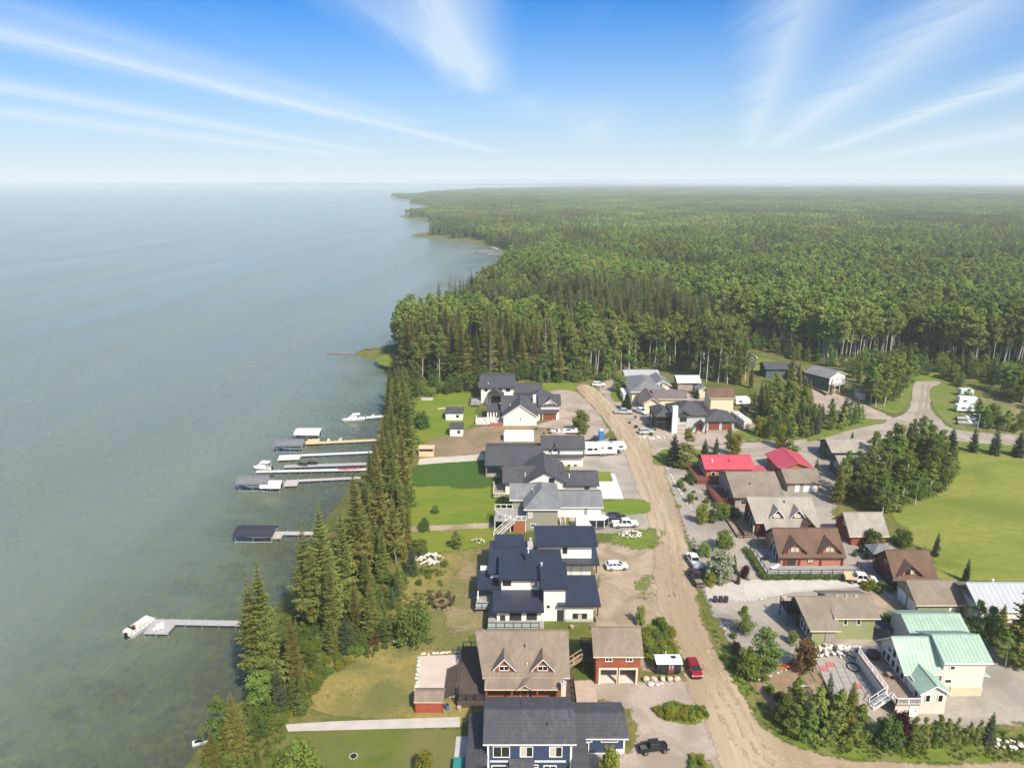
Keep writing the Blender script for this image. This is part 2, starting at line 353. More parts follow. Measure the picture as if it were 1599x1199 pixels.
# far shores
FARW = mat('far_woods', (.035, .05, .025), (.07, .085, .04), .01, .95, 0, (.16, .17, .08), .0006, stretch=(1, .35, 1))
def hills(x0, x1, y, h0, h1, step, dep, seed):
    rr = random.Random(seed); mb = MB(); vs = []; k = int((x1 - x0) / step); hh = [rr.uniform(h0, h1) for _ in range(k // 6 + 3)]
    for i in range(k + 1):
        a = i / 6; j = int(a); f = a - j; f = f * f * (3 - 2 * f); z = hh[j] * (1 - f) + hh[j + 1] * f + rr.uniform(-1.5, 1.5)
        x = x0 + i * step
        vs += [(x, y, -4), (x, y + dep * .1, z * .6), (x, y + dep * .5, z), (x, y + dep, z * .8)]
    fs = []
    for i in range(k):
        for j in range(3): fs.append((4 * i + j, 4 * i + 4 + j, 4 * i + 5 + j, 4 * i + 1 + j))
    mb.add(vs, fs); o = mb.build('far_hills', FARW, smooth=True); tag(o, kind='structure'); return o

hills(-8900, -1500, 10500, 14, 26, 90, 900, 1)
hills(-2200, 8800, 11200, 8, 20, 90, 1200, 2)
hills(700, 8800, 8800, 8, 17, 80, 900, 3)
hills(-8900, 8900, 13400, 8, 20, 110, 1000, 4)

# sheets laid on the ground: outline in pixels of the photograph -> points on the ground. A loose sheet is a fine grid that carries
# the distance to its outline ('cover', 0 at the outline, in units of `edge` metres), so that its material can thin out raggedly there
def sheet(name, pts, z, m, world=False, edge=.7, jit=.12, smooth=3, kind='structure'):
    p = [Vector(q) if world else P(*q).to_2d() for q in pts]
    if smooth: p = catmull([tuple(q) for q in p], smooth, True)
    if edge <= 0:
        vs = [(q.x, q.y, z) for q in p]; fs = [tuple(t_) for t_ in tessellate_polygon([[Vector((q.x, q.y, 0)) for q in p]])]; cov = None
    else:
        A = np.array([(q.x, q.y) for q in p]); B = np.roll(A, -1, 0); pad = edge * 1.2
        lo, hi = A.min(0) - pad, A.max(0) + pad; cell = min(1.6, max(.5, edge * .8, math.sqrt(np.prod(hi - lo)) / 110))
        nx, ny = [int(math.ceil(q)) + 1 for q in (hi - lo) / cell]
        X, Y = np.meshgrid(lo[0] + np.arange(nx) * cell, lo[1] + np.arange(ny) * cell, indexing='ij'); G = np.stack([X.ravel(), Y.ravel()], 1)
        best = np.full(len(G), 1e9); ins = np.zeros(len(G), bool)
        for a, b in zip(A, B):
            d = b - a; l2 = max(1e-9, float(d @ d)); t_ = np.clip(((G - a) @ d) / l2, 0, 1); best = np.minimum(best, np.hypot(*(G - a - t_[:, None] * d).T))
            if a[1] != b[1]: ins ^= ((a[1] > G[:, 1]) != (b[1] > G[:, 1])) & (G[:, 0] < d[0] * (G[:, 1] - a[1]) / d[1] + a[0])
        sdist = np.where(ins, best, -best); keep = sdist > -pad
        K = keep.reshape(nx, ny); idx = -np.ones(nx * ny, int); q = K[:-1, :-1] | K[1:, :-1] | K[:-1, 1:] | K[1:, 1:]
        ii, jj = np.nonzero(q); quad = np.stack([ii * ny + jj, (ii + 1) * ny + jj, (ii + 1) * ny + jj + 1, ii * ny + jj + 1], 1)
        use = np.unique(quad); idx[use] = np.arange(len(use)); fs = idx[quad].tolist(); vs = [(float(G[k, 0]), float(G[k, 1]), z) for k in use]; cov = (sdist[use] / edge).tolist()
    me = bpy.data.meshes.new(name); me.from_pydata(vs, [], fs); me.materials.append(m)
    if cov:
        a = me.attributes.new('cover', 'FLOAT', 'POINT'); a.data.foreach_set('value', cov)
    ob = bpy.data.objects.new(name, me); C.objects.link(ob); ob['kind'] = kind
    return ob
DIRT = edge_fade(mat('packed_dirt', (.375, .285, .185), (.46, .365, .25), .9, .95, .35, (.325, .242, .152), .22, stretch=(1, .10, 1), detail=9))
GRAV = edge_fade(mat('gravel', (.345, .28, .225), (.42, .35, .29), 1.6, .95, .5, (.29, .235, .175), .16, detail=10))
SAND = edge_fade(mat('sandy_dirt', (.345, .265, .18), (.41, .33, .235), .8, .95, .4, (.27, .205, .13), .2, detail=10))
GREYG = edge_fade(mat('grey_gravel', (.32, .275, .225), (.40, .35, .29), 1.3, .95, .4, (.25, .225, .19), .1))
CONC = mat('concrete', (.42, .38, .33), (.50, .455, .40), .5, .85, .1)
PAD = mat('white_concrete', (.62, .58, .53), (.68, .65, .60), .4, .8, .1)
LAWN = edge_fade(mat('mown_lawn', (.095, .165, .010), (.14, .20, .014), .8, .95, .4, (.175, .19, .022), .16, stretch=(.35, 1, 1), detail=9))
DLAWN = edge_fade(mat('watered_lawn', (.036, .092, .010), (.055, .118, .013), .6, .95, .5, (.052, .10, .012), .12))
FIELD = edge_fade(mat('field_grass', (.165, .188, .022), (.235, .242, .055), .8, .95, .8, (.135, .172, .022), .07, detail=12, stretch=(.5, 1, 1)))
DRY = edge_fade(mat('dry_grass', (.205, .165, .036), (.29, .23, .075), .8, .95, .5, (.135, .14, .04), .09))
VERGE = edge_fade(mat('verge_grass', (.085, .14, .010), (.15, .20, .020), .6, .95, .6, (.17, .17, .05), .14))
BROWN = edge_fade(mat('bare_soil', (.23, .16, .095), (.30, .22, .135), .6, .95, .4, (.19, .15, .08), .12))
# back yards between houses and trees
sheet('dry_grass', [(480, 1105), (640, 1125), (735, 1120), (735, 990), (760, 940), (745, 860), (700, 850), (640, 880), (625, 960), (640, 1005), (560, 1010), (500, 1040)], .02, DRY)
sheet('bare_soil', [(705, 985), (760, 985), (768, 860), (725, 875), (700, 930)], .035, edge_fade(mat('trodden_grass', (.215, .165, .075), (.29, .225, .125), .9, .95, .5, (.165, .155, .05), .25, detail=9)), edge=2.6)
sheet('lawn', [(420, 1200), (445, 1143), (720, 1137), (712, 1240), (400, 1240)], .03, edge_fade(mat('shaded_lawn', (.075, .108, .012), (.125, .145, .018), .3, .95, .5, (.15, .145, .045), .12)), edge=1.2)  # grass colour darkened for the shade lying on this lawn
sheet('lawn', [(640, 757), (650, 727), (756, 719), (778, 755), (720, 762), (690, 758)], .03, DLAWN, smooth=2, edge=1.6)
sheet('lawn', [(637, 760), (778, 758), (778, 795), (773, 815), (640, 824)], .022, LAWN, smooth=2)
sheet('lawn', [(640, 828), (770, 822), (765, 850), (690, 862), (640, 868)], .024, LAWN, smooth=2, edge=1.5)
sheet('lawn', [(652, 622), (735, 612), (745, 640), (740, 660), (700, 690), (652, 688)], .022, LAWN, smooth=2, edge=1.0)
sheet('bare_soil', [(652, 695), (760, 664), (850, 668), (905, 680), (850, 700), (760, 712), (655, 716)], .034, BROWN, edge=1.2)
sheet('lawn', [(838, 600), (895, 598), (893, 615), (850, 613)], .024, LAWN, edge=1.0)
sheet('lawn', [(722, 530), (750, 525), (752, 560), (742, 585), (722, 590)], .022, LAWN, edge=1.2)
sheet('lawn', [(585, 560), (622, 553), (618, 572), (600, 572)], .024, LAWN, edge=1.2)
# gravel between houses and the road, left side
sheet('gravel_lot', [(905, 1064), (935, 1062), (1005, 1064), (1070, 1060), (1090, 1075), (1135, 1150), (1150, 1240), (900, 1260), (905, 1176), (985, 1176), (985, 1110), (905, 1085)], .03, GRAV, edge=1.0)
sheet('dirt_yard', [(925, 850), (1010, 850), (1035, 880), (1060, 960), (1075, 1040), (1005, 1045), (960, 985), (925, 985), (930, 950), (932, 905)], .03, SAND, edge=1.5)
sheet('gravel_lot', [(900, 795), (1010, 792), (1020, 815), (1000, 832), (930, 832), (895, 828)], .03, GREYG, edge=.6)
sheet('gravel_lot', [(905, 690), (975, 690), (1000, 760), (1005, 790), (970, 782), (935, 735), (890, 735)], .03, GREYG, edge=.6)
sheet('gravel_lot', [(850, 615), (900, 612), (950, 672), (900, 690), (850, 680), (835, 665), (870, 650)], .03, GRAV, edge=.8)
sheet('concrete_pad', [(932, 740), (960, 740), (974, 779), (932, 779)], .06, PAD, edge=0, jit=0, smooth=0)
# right-hand block of yards
sheet('gravel_yard', [(1035, 725), (1110, 700), (1290, 690), (1330, 740), (1300, 800), (1340, 840), (1390, 850), (1420, 905), (1520, 985), (1620, 1005), (1620, 1120), (1440, 1130), (1290, 1105), (1175, 1050), (1110, 950), (1090, 890), (1075, 840), (1060, 790)], .02, GREYG, edge=1.5)
sheet('gravel_yard', [(935, 600), (1000, 595), (1150, 640), (1180, 690), (1020, 700), (975, 660)], .02, GRAV, edge=1.5)
sheet('bare_soil', [(1290, 1060), (1340, 1040), (1400, 1100), (1420, 1130), (1330, 1125), (1290, 1100)], .04, GRAV, edge=1.5)
sheet('bare_soil', [(1175, 1060), (1230, 1045), (1300, 1060), (1250, 1110), (1205, 1120), (1180, 1090)], .04, BROWN, edge=1.5)
sheet('concrete_drive', [(1100, 915), (1165, 905), (1250, 905), (1340, 895), (1395, 912), (1330, 917), (1240, 925), (1170, 938), (1105, 936)], .045, CONC, edge=0, jit=0, smooth=0)
sheet('concrete_drive', [(1160, 912), (1165, 932), (1240, 922), (1340, 912), (1330, 898), (1240, 904)], .055, mat('pale_concrete', (.47, .43, .375), (.54, .50, .44), .4, .85, .1), edge=0, jit=0, smooth=0)
sheet('gravel_lot', [(1340, 920), (1420, 945), (1500, 965), (1510, 985), (1400, 985), (1360, 950)], .042, SAND, edge=.8)
# roads
sheet('dirt_road', [(1085, 1100), (1048, 1000), (1030, 950), (1022, 900), (1020, 850), (1008, 800), (990, 750), (972, 700), (940, 650), (900, 606), (926, 604), (975, 650), (1020, 700), (1042, 750), (1059, 800), (1073, 850), (1083, 900), (1092, 950), (1108, 1000),
                    (1135, 1050), (1168, 1100), (1197, 1140), (1245, 1167), (1310, 1184), (1420, 1193), (1640, 1196), (1640, 1262), (1200, 1262), (1135, 1215), (1112, 1150)], .05, DIRT, edge=.9)
sheet('gravel_road', [(1010, 702), (1080, 697), (1190, 690), (1270, 684), (1330, 670), (1390, 655), (1418, 640), (1424, 615), (1415, 598), (1470, 596), (1452, 630), (1468, 655), (1500, 672), (1640, 684), (1640, 700), (1500, 690), (1420, 684), (1330, 690), (1285, 702), (1180, 712), (1040, 728)], .048,
      edge_fade(mat('grey_road', (.33, .285, .225), (.40, .35, .28), .9, .95, .3, (.28, .24, .19), .1)), edge=.9)
sheet('gravel_drive', [(1255, 622), (1290, 610), (1380, 645), (1395, 658), (1340, 655), (1260, 640)], .04, GRAV, edge=.9)
sheet('gravel_drive', [(1255, 590), (1275, 590), (1290, 612), (1255, 618)], .042, GRAV, edge=.6)
# wheel tracks worn into the dirt
def tracks(line, offs, wd, m, z=.056):
    p = catmull([tuple(P(*q).to_2d()) for q in line], 4)
    for o in offs:
        a, b = inset(p, o - wd / 2), inset(p, o + wd / 2); sheet('wheel_track', [tuple(q) for q in a] + [tuple(q) for q in b[::-1]], z, m, world=True, edge=.45, smooth=0)
RUT = edge_fade(mat('worn_dirt', (.345, .252, .152), (.43, .332, .215), .9, .95, .2, stretch=(1, .12, 1), detail=9))
CL = [(915, 606), (955, 650), (995, 700), (1016, 750), (1034, 800), (1046, 850), (1053, 900), (1062, 950), (1080, 1000), (1108, 1050), (1137, 1100), (1165, 1150), (1200, 1186), (1262, 1208), (1400, 1222), (1640, 1228)]
tracks(CL, (-1.7, .1, 1.9), .6, RUT)

tracks([(1446, 600), (1440, 640), (1420, 668), (1350, 678), (1280, 693), (1180, 702), (1060, 715)], (-.9, .9), .7, edge_fade(mat('worn_gravel', (.28, .24, .185), (.33, .285, .225), 1.2, .95, .4)), .056)
# grass on the right
sheet('field', [(1420, 830), (1395, 800), (1480, 760), (1480, 700), (1640, 705), (1640, 915), (1560, 908), (1460, 905), (1455, 860), (1420, 850)], .03, FIELD, edge=1.5)
sheet('field', [(1500, 628), (1530, 620), (1640, 640), (1640, 682), (1530, 668), (1500, 650)], .03, edge_fade(mat('meadow', (.17, .16, .06), (.24, .21, .09), .3, .95, .5, (.13, .15, .04), .06)), edge=1.5)
sheet('verge', [(1100, 950), (1118, 985), (1150, 1045), (1190, 1090), (1225, 1125), (1320, 1150), (1450, 1152), (1640, 1140), (1640, 1193), (1420, 1190), (1300, 1180), (1240, 1163), (1195, 1134), (1165, 1092), (1130, 1040)], .042, VERGE, edge=.8)
sheet('verge', [(1270, 680), (1330, 666), (1385, 660), (1340, 668), (1265, 690)], .06, VERGE, edge=.4)
sheet('verge', [(1250, 655), (1385, 655), (1340, 668), (1250, 680), (1150, 688), (1140, 676)], .058, VERGE, edge=.7)
sheet('verge', [(1340, 600), (1420, 590), (1420, 625), (1408, 642), (1390, 645), (1345, 625)], .058, VERGE, edge=.7)
sheet('verge', [(1455, 605), (1490, 600), (1500, 660), (1530, 675), (1490, 668), (1468, 650), (1455, 630)], .058, VERGE, edge=.7)
sheet('verge', [(1290, 700), (1430, 687), (1640, 702), (1640, 712), (1420, 705), (1300, 712)], .058, VERGE, edge=.7)
sheet('lawn', [(1430, 575), (1490, 578), (1480, 592), (1440, 595), (1420, 588)], .06, LAWN, edge=.9)
sheet('lawn', [(1175, 558), (1215, 565), (1200, 580), (1172, 578)], .03, FIELD, edge=.9)
sheet('lawn', [(945, 783), (1005, 780), (1012, 800), (950, 803)], .055, LAWN, edge=1.1)
sheet('lawn', [(960, 835), (1025, 825), (1030, 850), (1000, 858), (950, 845)], .055, VERGE, edge=2.0)
sheet('lawn', [(932, 737), (952, 737), (958, 752), (932, 752)], .07, LAWN, edge=.2, smooth=0)
sheet('lawn', [(955, 612), (985, 610), (990, 625), (960, 627)], .05, VERGE, edge=.8)
sheet('verge', [(1020, 715), (1045, 700), (1110, 705), (1100, 718), (1030, 727)], .06, VERGE, edge=.7)
sheet('grass_patch', [(998, 905), (1015, 902), (1017, 930), (1003, 935)], .055, VERGE, edge=2.2)
sheet('grass_patch', [(1020, 1108), (1050, 1100), (1095, 1106), (1108, 1118), (1080, 1128), (1035, 1125)], .055, VERGE, edge=.8)
sheet('grass_patch', [(1005, 985), (1030, 965), (1060, 1010), (1062, 1040), (1010, 1035)], .055, VERGE, edge=1.2)
sheet('grass_patch', [(1075, 1180), (1100, 1178), (1112, 1215), (1080, 1215)], .055, VERGE, edge=1.2)
sheet('path', [(445, 1131), (520, 1126), (718, 1119), (718, 1135), (520, 1140), (450, 1142)], .05, CONC, edge=0, smooth=0, jit=.05)
sheet('path', [(655, 716), (756, 709), (760, 718), (652, 726)], .05, edge_fade(mat('pale_path', (.45, .41, .34), (.52, .48, .40), .6, .9, .2)), edge=.3, smooth=0)
sheet('path', [(640, 822), (770, 816), (772, 824), (640, 831)], .05, SAND, edge=.4, smooth=0)
sheet('patio', [(656, 1024), (722, 1022), (722, 1088), (650, 1092)], .06, mat('pink_concrete', (.50, .41, .34), (.56, .47, .40), .5, .85, .1), edge=0, smooth=0, jit=0)
# ------------------------------------------------------------------ trees: meshes
BARK = mat('bark', (.10, .075, .055), (.17, .135, .105), 3, .95, .5)
GBARK = mat('grey_bark', (.20, .17, .13), (.30, .26, .21), 2.5, .95, .4)
WBARK = mat('pale_bark', (.42, .39, .33), (.60, .57, .50), 2.5, .9, .3)
NEEDLE = leaf_mat('spruce_needles', (.150, .172, .036), (.285, .285, .078), .42, .55)
NEEDLE_D = leaf_mat('dark_needles', (.076, .110, .034), (.170, .208, .060), .32, .5)
NEEDLE_B = leaf_mat('blue_needles', (.050, .080, .040), (.105, .135, .070), .3, .6)
LEAF = leaf_mat('aspen_leaves', (.130, .205, .030), (.240, .315, .072), .42, .5)
LEAF_D = leaf_mat('dark_leaves', (.086, .145, .030), (.178, .240, .058), .38, .5)
LEAF_L = leaf_mat('light_leaves', (.155, .205, .040), (.275, .31, .085), .4, .6)
LEAF_Y = leaf_mat('yellow_leaves', (.16, .19, .025), (.30, .29, .04), .32, .6)
LEAF_S = leaf_mat('silver_leaves', (.20, .23, .13), (.36, .38, .25), .25, .6)
LEAF_R = leaf_mat('maroon_leaves', (.035, .008, .012), (.09, .02, .025), .25, .6)
LEAF_B = leaf_mat('russet_leaves', (.11, .085, .025), (.21, .15, .05), .3, .6)
def spruce_mesh(name, H, Rm, layers, nb, segs, seed, m, bare=.06, ragged=.25):
    rr = np.random.RandomState(seed); V = []; T = []
    n = 0
    for i in range(layers):
        f = (i + .5) / layers; z = H * (bare + (1 - bare) * f ** .92)
        Rl = Rm * min(1, (1 - f) ** .78 + .02) * rr.uniform(1 - ragged, 1 + ragged * .4)
        if f < .1: Rl *= .75
        ph = rr.uniform(0, 6.28)
        for j in range(nb):
            a = ph + 6.283 * (j + rr.uniform(-.25, .25)) / nb; Lb = Rl * rr.uniform(.65, 1.12)
            if Lb < .12: Lb = .12
            if segs > 2 and rr.uniform() < ragged * .35: continue
            d = np.array([math.cos(a), math.sin(a), 0]); s_ = np.array([-d[1], d[0], 0]); tilt = .35 - .85 * (1 - f) + rr.uniform(-.12, .12)
            def at(s): return np.array([0, 0, z]) + d * (Lb * s) + np.array([0, 0, Lb * (tilt * s + .28 * s * s)])
            for k in range(segs):
                s0, s1 = k / segs, (k + 1.25) / segs; p0, p1 = at(max(s0, .04)), at(min(s1, 1.0))
                wd = Lb * (.34 * (1 - s0) + .10) * rr.uniform(.7, 1.2); dr = np.array([0, 0, -wd * rr.uniform(.25, .65)])
                for sg in (-1, 1):
                    tip = p0 + (p1 - p0) * rr.uniform(.8, 1.35) + s_ * (sg * wd) + dr
                    V += [p0, p1, tip]; T.append((n, n + 1, n + 2)); n += 3
            # hanging spray under the branch
            if segs > 2:
                p0, p1 = at(.25), at(.95); V += [p0, p1, (p0 + p1) / 2 + np.array([0, 0, -Lb * .28]) + s_ * rr.uniform(-.1, .1) * Lb]; T.append((n, n + 1, n + 2)); n += 3
    V += [np.array([.08, 0, H * .97]), np.array([-.08, .04, H * .97]), np.array([0, 0, H * 1.03])]; T.append((n, n + 1, n + 2)); n += 3
    return np.array(V), np.array(T)
def cone_np(r0, r1, p, q, k=6):
    p, q = np.array(p, float), np.array(q, float); V = []; Q = []
    for c, r in ((p, r0), (q, r1)):
        for i in range(k): V.append(c + r * np.array([math.cos(6.283 * i / k), math.sin(6.283 * i / k), 0]))
    for i in range(k): Q.append((i, (i + 1) % k, k + (i + 1) % k, k + i))
    return V, Q
def leaf_cloud(centers, radii, per, size, rr, up=.45):
    """leaf-sized quads through the volume of the clumps"""
    V = []; Q = []; n = 0
    for c, r in zip(centers, radii):
        k = max(3, int(per * rr.uniform(.75, 1.25)))
        d = rr.normal(size=(k, 3)); d /= np.linalg.norm(d, axis=1)[:, None]; rad = r * rr.uniform(.35, 1.0, k) ** .6
        pos = c + d * rad[:, None] * np.array([1, 1, .8])
        nn = d * .8 + rr.normal(size=(k, 3)) * .55 + np.array([0, 0, up]); nn /= np.linalg.norm(nn, axis=1)[:, None]
        a = np.cross(nn, rr.normal(size=(k, 3))); a /= np.linalg.norm(a, axis=1)[:, None]; b_ = np.cross(nn, a)
        s = size * rr.uniform(.6, 1.3, k)[:, None]
        quad = np.stack([pos - a * s, pos + b_ * s * .6, pos + a * s, pos - b_ * s * .6], 1)
        V.append(quad.reshape(-1, 3)); Q.append(np.arange(n, n + 4 * k).reshape(-1, 4)); n += 4 * k
    return np.concatenate(V), np.concatenate(Q)
def broad_parts(H, Rc, nclump, per, size, seed, base=.35, trunk_r=.16, shape=1.0):
    """crown of uneven leaf clumps on limbs; returns (crown verts, quads), (trunk verts, quads)"""
    rr = np.random.RandomState(seed); cs = []; rs = []; TV = []; TQ = []; n = 0
    def add(v_, q_):
        nonlocal n, TV, TQ
        TV += list(v_); TQ += [tuple(i + n for i in f) for f in q_]; n += len(v_)
    lean = rr.uniform(-.04, .04, 2) * H; top = np.array([lean[0], lean[1], H * .9])
    add(*cone_np(trunk_r, trunk_r * .6, (0, 0, -.2), top * .55)); add(*cone_np(trunk_r * .6, trunk_r * .15, top * .55, top))
    for i in range(nclump):
        f = rr.uniform(0, 1); z = H * (base + (1 - base) * f * .93)
        prof = (1 - abs(2 * (f ** shape) - .85) ** 2.2 * .8); rad = Rc * max(.15, prof) * rr.uniform(.25, .95)
        a = rr.uniform(0, 6.283); c = np.array([math.cos(a) * rad + lean[0] * f, math.sin(a) * rad + lean[1] * f, z]); cs.append(c); rs.append(Rc * rr.uniform(.26, .46) * (1.1 - .45 * f))
        if i % 3 == 0: add(*cone_np(trunk_r * .35, trunk_r * .08, top * (c[2] / top[2] * .75), c, 4))
    return leaf_cloud(np.array(cs), rs, per, size, rr), (np.array(TV), np.array(TQ))
def shrub_parts(H, Rc, nclump, per, size, seed):
    rr = np.random.RandomState(seed); cs = []; rs = []; TV = []; TQ = []; n = 0
    for i in range(nclump):
        f = rr.uniform(.12, .88); a = rr.uniform(0, 6.283); rad = Rc * math.sqrt(rr.uniform(0, 1)) * (1 - .55 * max(0, f - .35)) * .78
        c = np.array([math.cos(a) * rad, math.sin(a) * rad, H * f]); cs.append(c); rs.append(min(Rc, H) * rr.uniform(.2, .36))
        if i % 4 == 0:
            v_, q_ = cone_np(.05, .02, (c[0] * .15, c[1] * .15, -.1), c, 4); TV += v_; TQ += [tuple(k + n for k in f_) for f_ in q_]; n += len(v_)
    return leaf_cloud(np.array(cs), rs, per, size, rr), (np.array(TV), np.array(TQ))
PROTO = {}; DEADM = mat('dead_wood', (.20, .16, .13), (.29, .24, .20), 3, .95)
def tree_meshes(key, kind, n, mk):
    PROTO[key] = []
    for i in range(n):
        (cv, cf), (tv, tf), cm, tm, quad = mk(i)
        me = np_mesh(key + '_crown', cv, quads=cf if quad else None, tris=None if quad else cf, mats=[cm])
        tme = np_mesh(key + '_trunk', tv, quads=tf, mats=[tm])
        # the same tree as one mesh with two materials (far copies)
        av = np.concatenate([cv, tv]); k = len(cv)
        if quad: one = np_mesh(key, av, quads=np.concatenate([cf, tf + k]), mats=[cm, tm], mi=[0] * len(cf) + [1] * len(tf))
        else: one = np_mesh(key, av, tris=cf, quads=tf + k, mats=[cm, tm], mi=[0] * len(cf) + [1] * len(tf))
        PROTO[key].append((me, tme, one))
def mk_spruce(H, Rm, layers, nb, segs, m, bare=.06, trm=BARK, tr=.2, ragged=.25):
    def f(i):
        v_, t_ = spruce_mesh('s', H, Rm * (1 + .12 * (i % 3 - 1)), layers, nb, segs, 100 + i * 7 + int(H * 10 + layers), m, bare, ragged)
        tv, tq = cone_np(tr, .02, (0, 0, -.3), (0, 0, H * .98))
        return (v_, t_), (np.array(tv), np.array(tq)), m, trm, False
    return f
def mk_broad(H, Rc, ncl, per, size, lm, base=.35, trm=WBARK, tr=.16, shape=1.0):
    def f(i):
        c_, t_ = broad_parts(H * (1 + .05 * (i % 3)), Rc * (1 + .1 * ((i * 2) % 3 - 1)), ncl, per, size, 300 + 11 * i + int(H * 13 + ncl), base, tr, shape)
        return c_, t_, lm, trm, True
    return f
def mk_shrub(H, Rc, ncl, per, size, lm):
    def f(i):
        c_, t_ = shrub_parts(H, Rc, ncl, per, size, 500 + 17 * i + int(H * 10) + ncl); return c_, t_, lm, BARK, True
    return f
# near trees (fine), all modelled 10 m high and scaled where they stand
tree_meshes('spruce', 's', 5, mk_spruce(10, 1.55, 34, 9, 4, NEEDLE, .05, tr=.13))
tree_meshes('bare_spruce', 's', 4, mk_spruce(10, 1.35, 30, 8, 4, NEEDLE, .2, GBARK, tr=.10, ragged=.4))
tree_meshes('young_spruce', 's', 3, mk_spruce(10, 2.6, 22, 9, 4, NEEDLE_B, .02, tr=.14, ragged=.15))
tree_meshes('aspen', 'b', 4, mk_broad(10, 1.9, 46, 55, .17, LEAF, .30, WBARK, .13))
tree_meshes('tall_aspen', 'b', 4, mk_broad(10, 1.55, 34, 55, .16, LEAF_L, .56, WBARK, .075))
tree_meshes('dark_leaf_tree', 'b', 4, mk_broad(10, 2.3, 55, 55, .17, LEAF_D, .12, BARK, .15))
tree_meshes('young_aspen', 'b', 4, mk_broad(10, 2.0, 40, 50, .24, LEAF, .06, WBARK, .12, .8))
tree_meshes('sapling', 'b', 4, mk_broad(10, 2.3, 44, 55, .24, LEAF_L, .03, WBARK, .10, .62))
tree_meshes('shrub', 'h', 4, mk_shrub(10, 6.0, 60, 50, .42, LEAF_D))
tree_meshes('green_shrub', 'h', 3, mk_shrub(10, 5.5, 60, 50, .42, LEAF))
tree_meshes('yellow_shrub', 'h', 3, mk_shrub(10, 5.5, 55, 50, .42, LEAF_Y))
tree_meshes('silver_tree', 'h', 2, mk_shrub(10, 4.6, 60, 60, .40, LEAF_S))
tree_meshes('maroon_shrub', 'h', 2, mk_shrub(10, 5.0, 50, 50, .45, LEAF_R))
tree_meshes('russet_shrub', 'h', 2, mk_shrub(10, 5.5, 55, 50, .42, LEAF_B))
tree_meshes('dead_spruce', 's', 2, mk_spruce(10, .75, 24, 5, 1, DEADM, .12, DEADM, tr=.11, ragged=.5))
# forest trees (lighter)
tree_meshes('forest_spruce', 's', 5, mk_spruce(10, 1.75, 22, 8, 2, NEEDLE_D, .05, tr=.10, ragged=.3))
tree_meshes('forest_pine', 's', 3, mk_spruce(10, 1.6, 20, 8, 2, NEEDLE, .16, GBARK, tr=.09, ragged=.4))
tree_meshes('forest_aspen', 'b', 6, mk_broad(10, 2.05, 32, 24, .30, LEAF, .40, WBARK, .085, 1.0))
tree_meshes('forest_birch', 'b', 4, mk_broad(10, 2.1, 32, 24, .32, LEAF_D, .20, GBARK, .085, 1.0))
def tree(key, loc, h, label=None, group=None, cat='tree', name=None, wide=1.0, parts=True):
    """one tree standing at loc, h metres high"""
    me, tme, one = PROTO[key][rnd.randrange(len(PROTO[key]))]; s = h / 10.0
    nm = name or {'spruce': 'spruce_tree', 'bare_spruce': 'spruce_tree', 'dead_spruce': 'dead_tree', 'young_spruce': 'young_spruce', 'aspen': 'aspen_tree', 'tall_aspen': 'aspen_tree', 'sapling': 'young_tree', 'young_aspen': 'young_aspen', 'dark_leaf_tree': 'leafy_tree',
                  'silver_tree': 'willow_tree', 'forest_spruce': 'spruce_tree', 'forest_pine': 'spruce_tree', 'forest_aspen': 'aspen_tree', 'forest_birch': 'birch_tree'}.get(key, 'shrub')
    if parts:
        r = bpy.data.objects.new(nm, None); C.objects.link(r); r.empty_display_size = .3
        for nmp, mm in (('crown', me), ('trunk' if 'shrub' not in key else 'stem', tme)):
            o = bpy.data.objects.new(nmp, mm); C.objects.link(o); o.parent = r
    else:
        r = bpy.data.objects.new(nm, one); C.objects.link(r)
    r.location = loc; r.rotation_euler = (rnd.uniform(-.03, .03), rnd.uniform(-.03, .03), rnd.uniform(0, 6.28)); r.scale = (s * wide, s * wide, s)
    ORG[r.name] = (0, 0, 0)
    return tag(r, label, cat, group)
# ------------------------------------------------------------------ the forest
def inside(x, y, poly):
    c = False; k = len(poly)
    for i in range(k):
        (xa, ya), (xb, yb) = poly[i], poly[i - 1]
        if (ya > y) != (yb > y) and x < (xb - xa) * (y - ya) / (yb - ya) + xa: c = not c
    return c
# the forest's near edge, in pixels of its tree bases
EDGE = [P(*q) for q in [(640, 606), (700, 604), (752, 596), (800, 590), (835, 590), (870, 596), (930, 592), (965, 588), (1000, 574), (1060, 575), (1110, 580), (1150, 566), (1170, 545), (1205, 552), (1262, 568), (1300, 574), (1335, 592), (1365, 585), (1420, 582), (1430, 570), (1490, 572), (1510, 590), (1560, 605), (1640, 640)]]
EX = [p.x for p in EDGE]; EY = [p.y for p in EDGE]
HOLES = [[P(*q).to_2d() for q in h] for h in ([(722, 528), (752, 523), (754, 585), (722, 590)], [(1150, 546), (1215, 554), (1262, 570), (1322, 575), (1330, 612), (1165, 600)])]
def bx(y): return float(np.interp(y, BK[:, 1], BK[:, 0]))
def in_forest(x, y):
    if x < bx(y) + 1.5 or (285 < y < 352 and x < -50): return False
    if x < EX[0]: ok = y > 262
    elif x > EX[-1]: ok = y > EY[-1]
    else: ok = y > float(np.interp(x, EX, EY))
    return ok and not any(inside(x, y, h) for h in HOLES)
prng = np.random.RandomState(5)
def vnoise(x, y, s, seed):                            # smooth value noise for stands of one species
    X, Y = x / s, y / s; i, j = int(math.floor(X)), int(math.floor(Y)); f, g = X - i, Y - j; f = f * f * (3 - 2 * f); g = g * g * (3 - 2 * g)
    h = lambda a, b: ((math.sin(a * 127.1 + b * 311.7 + seed * 74.7) * 43758.5453) % 1.0)
    return (h(i, j) * (1 - f) + h(i + 1, j) * f) * (1 - g) + (h(i, j + 1) * (1 - f) + h(i + 1, j + 1) * f) * g
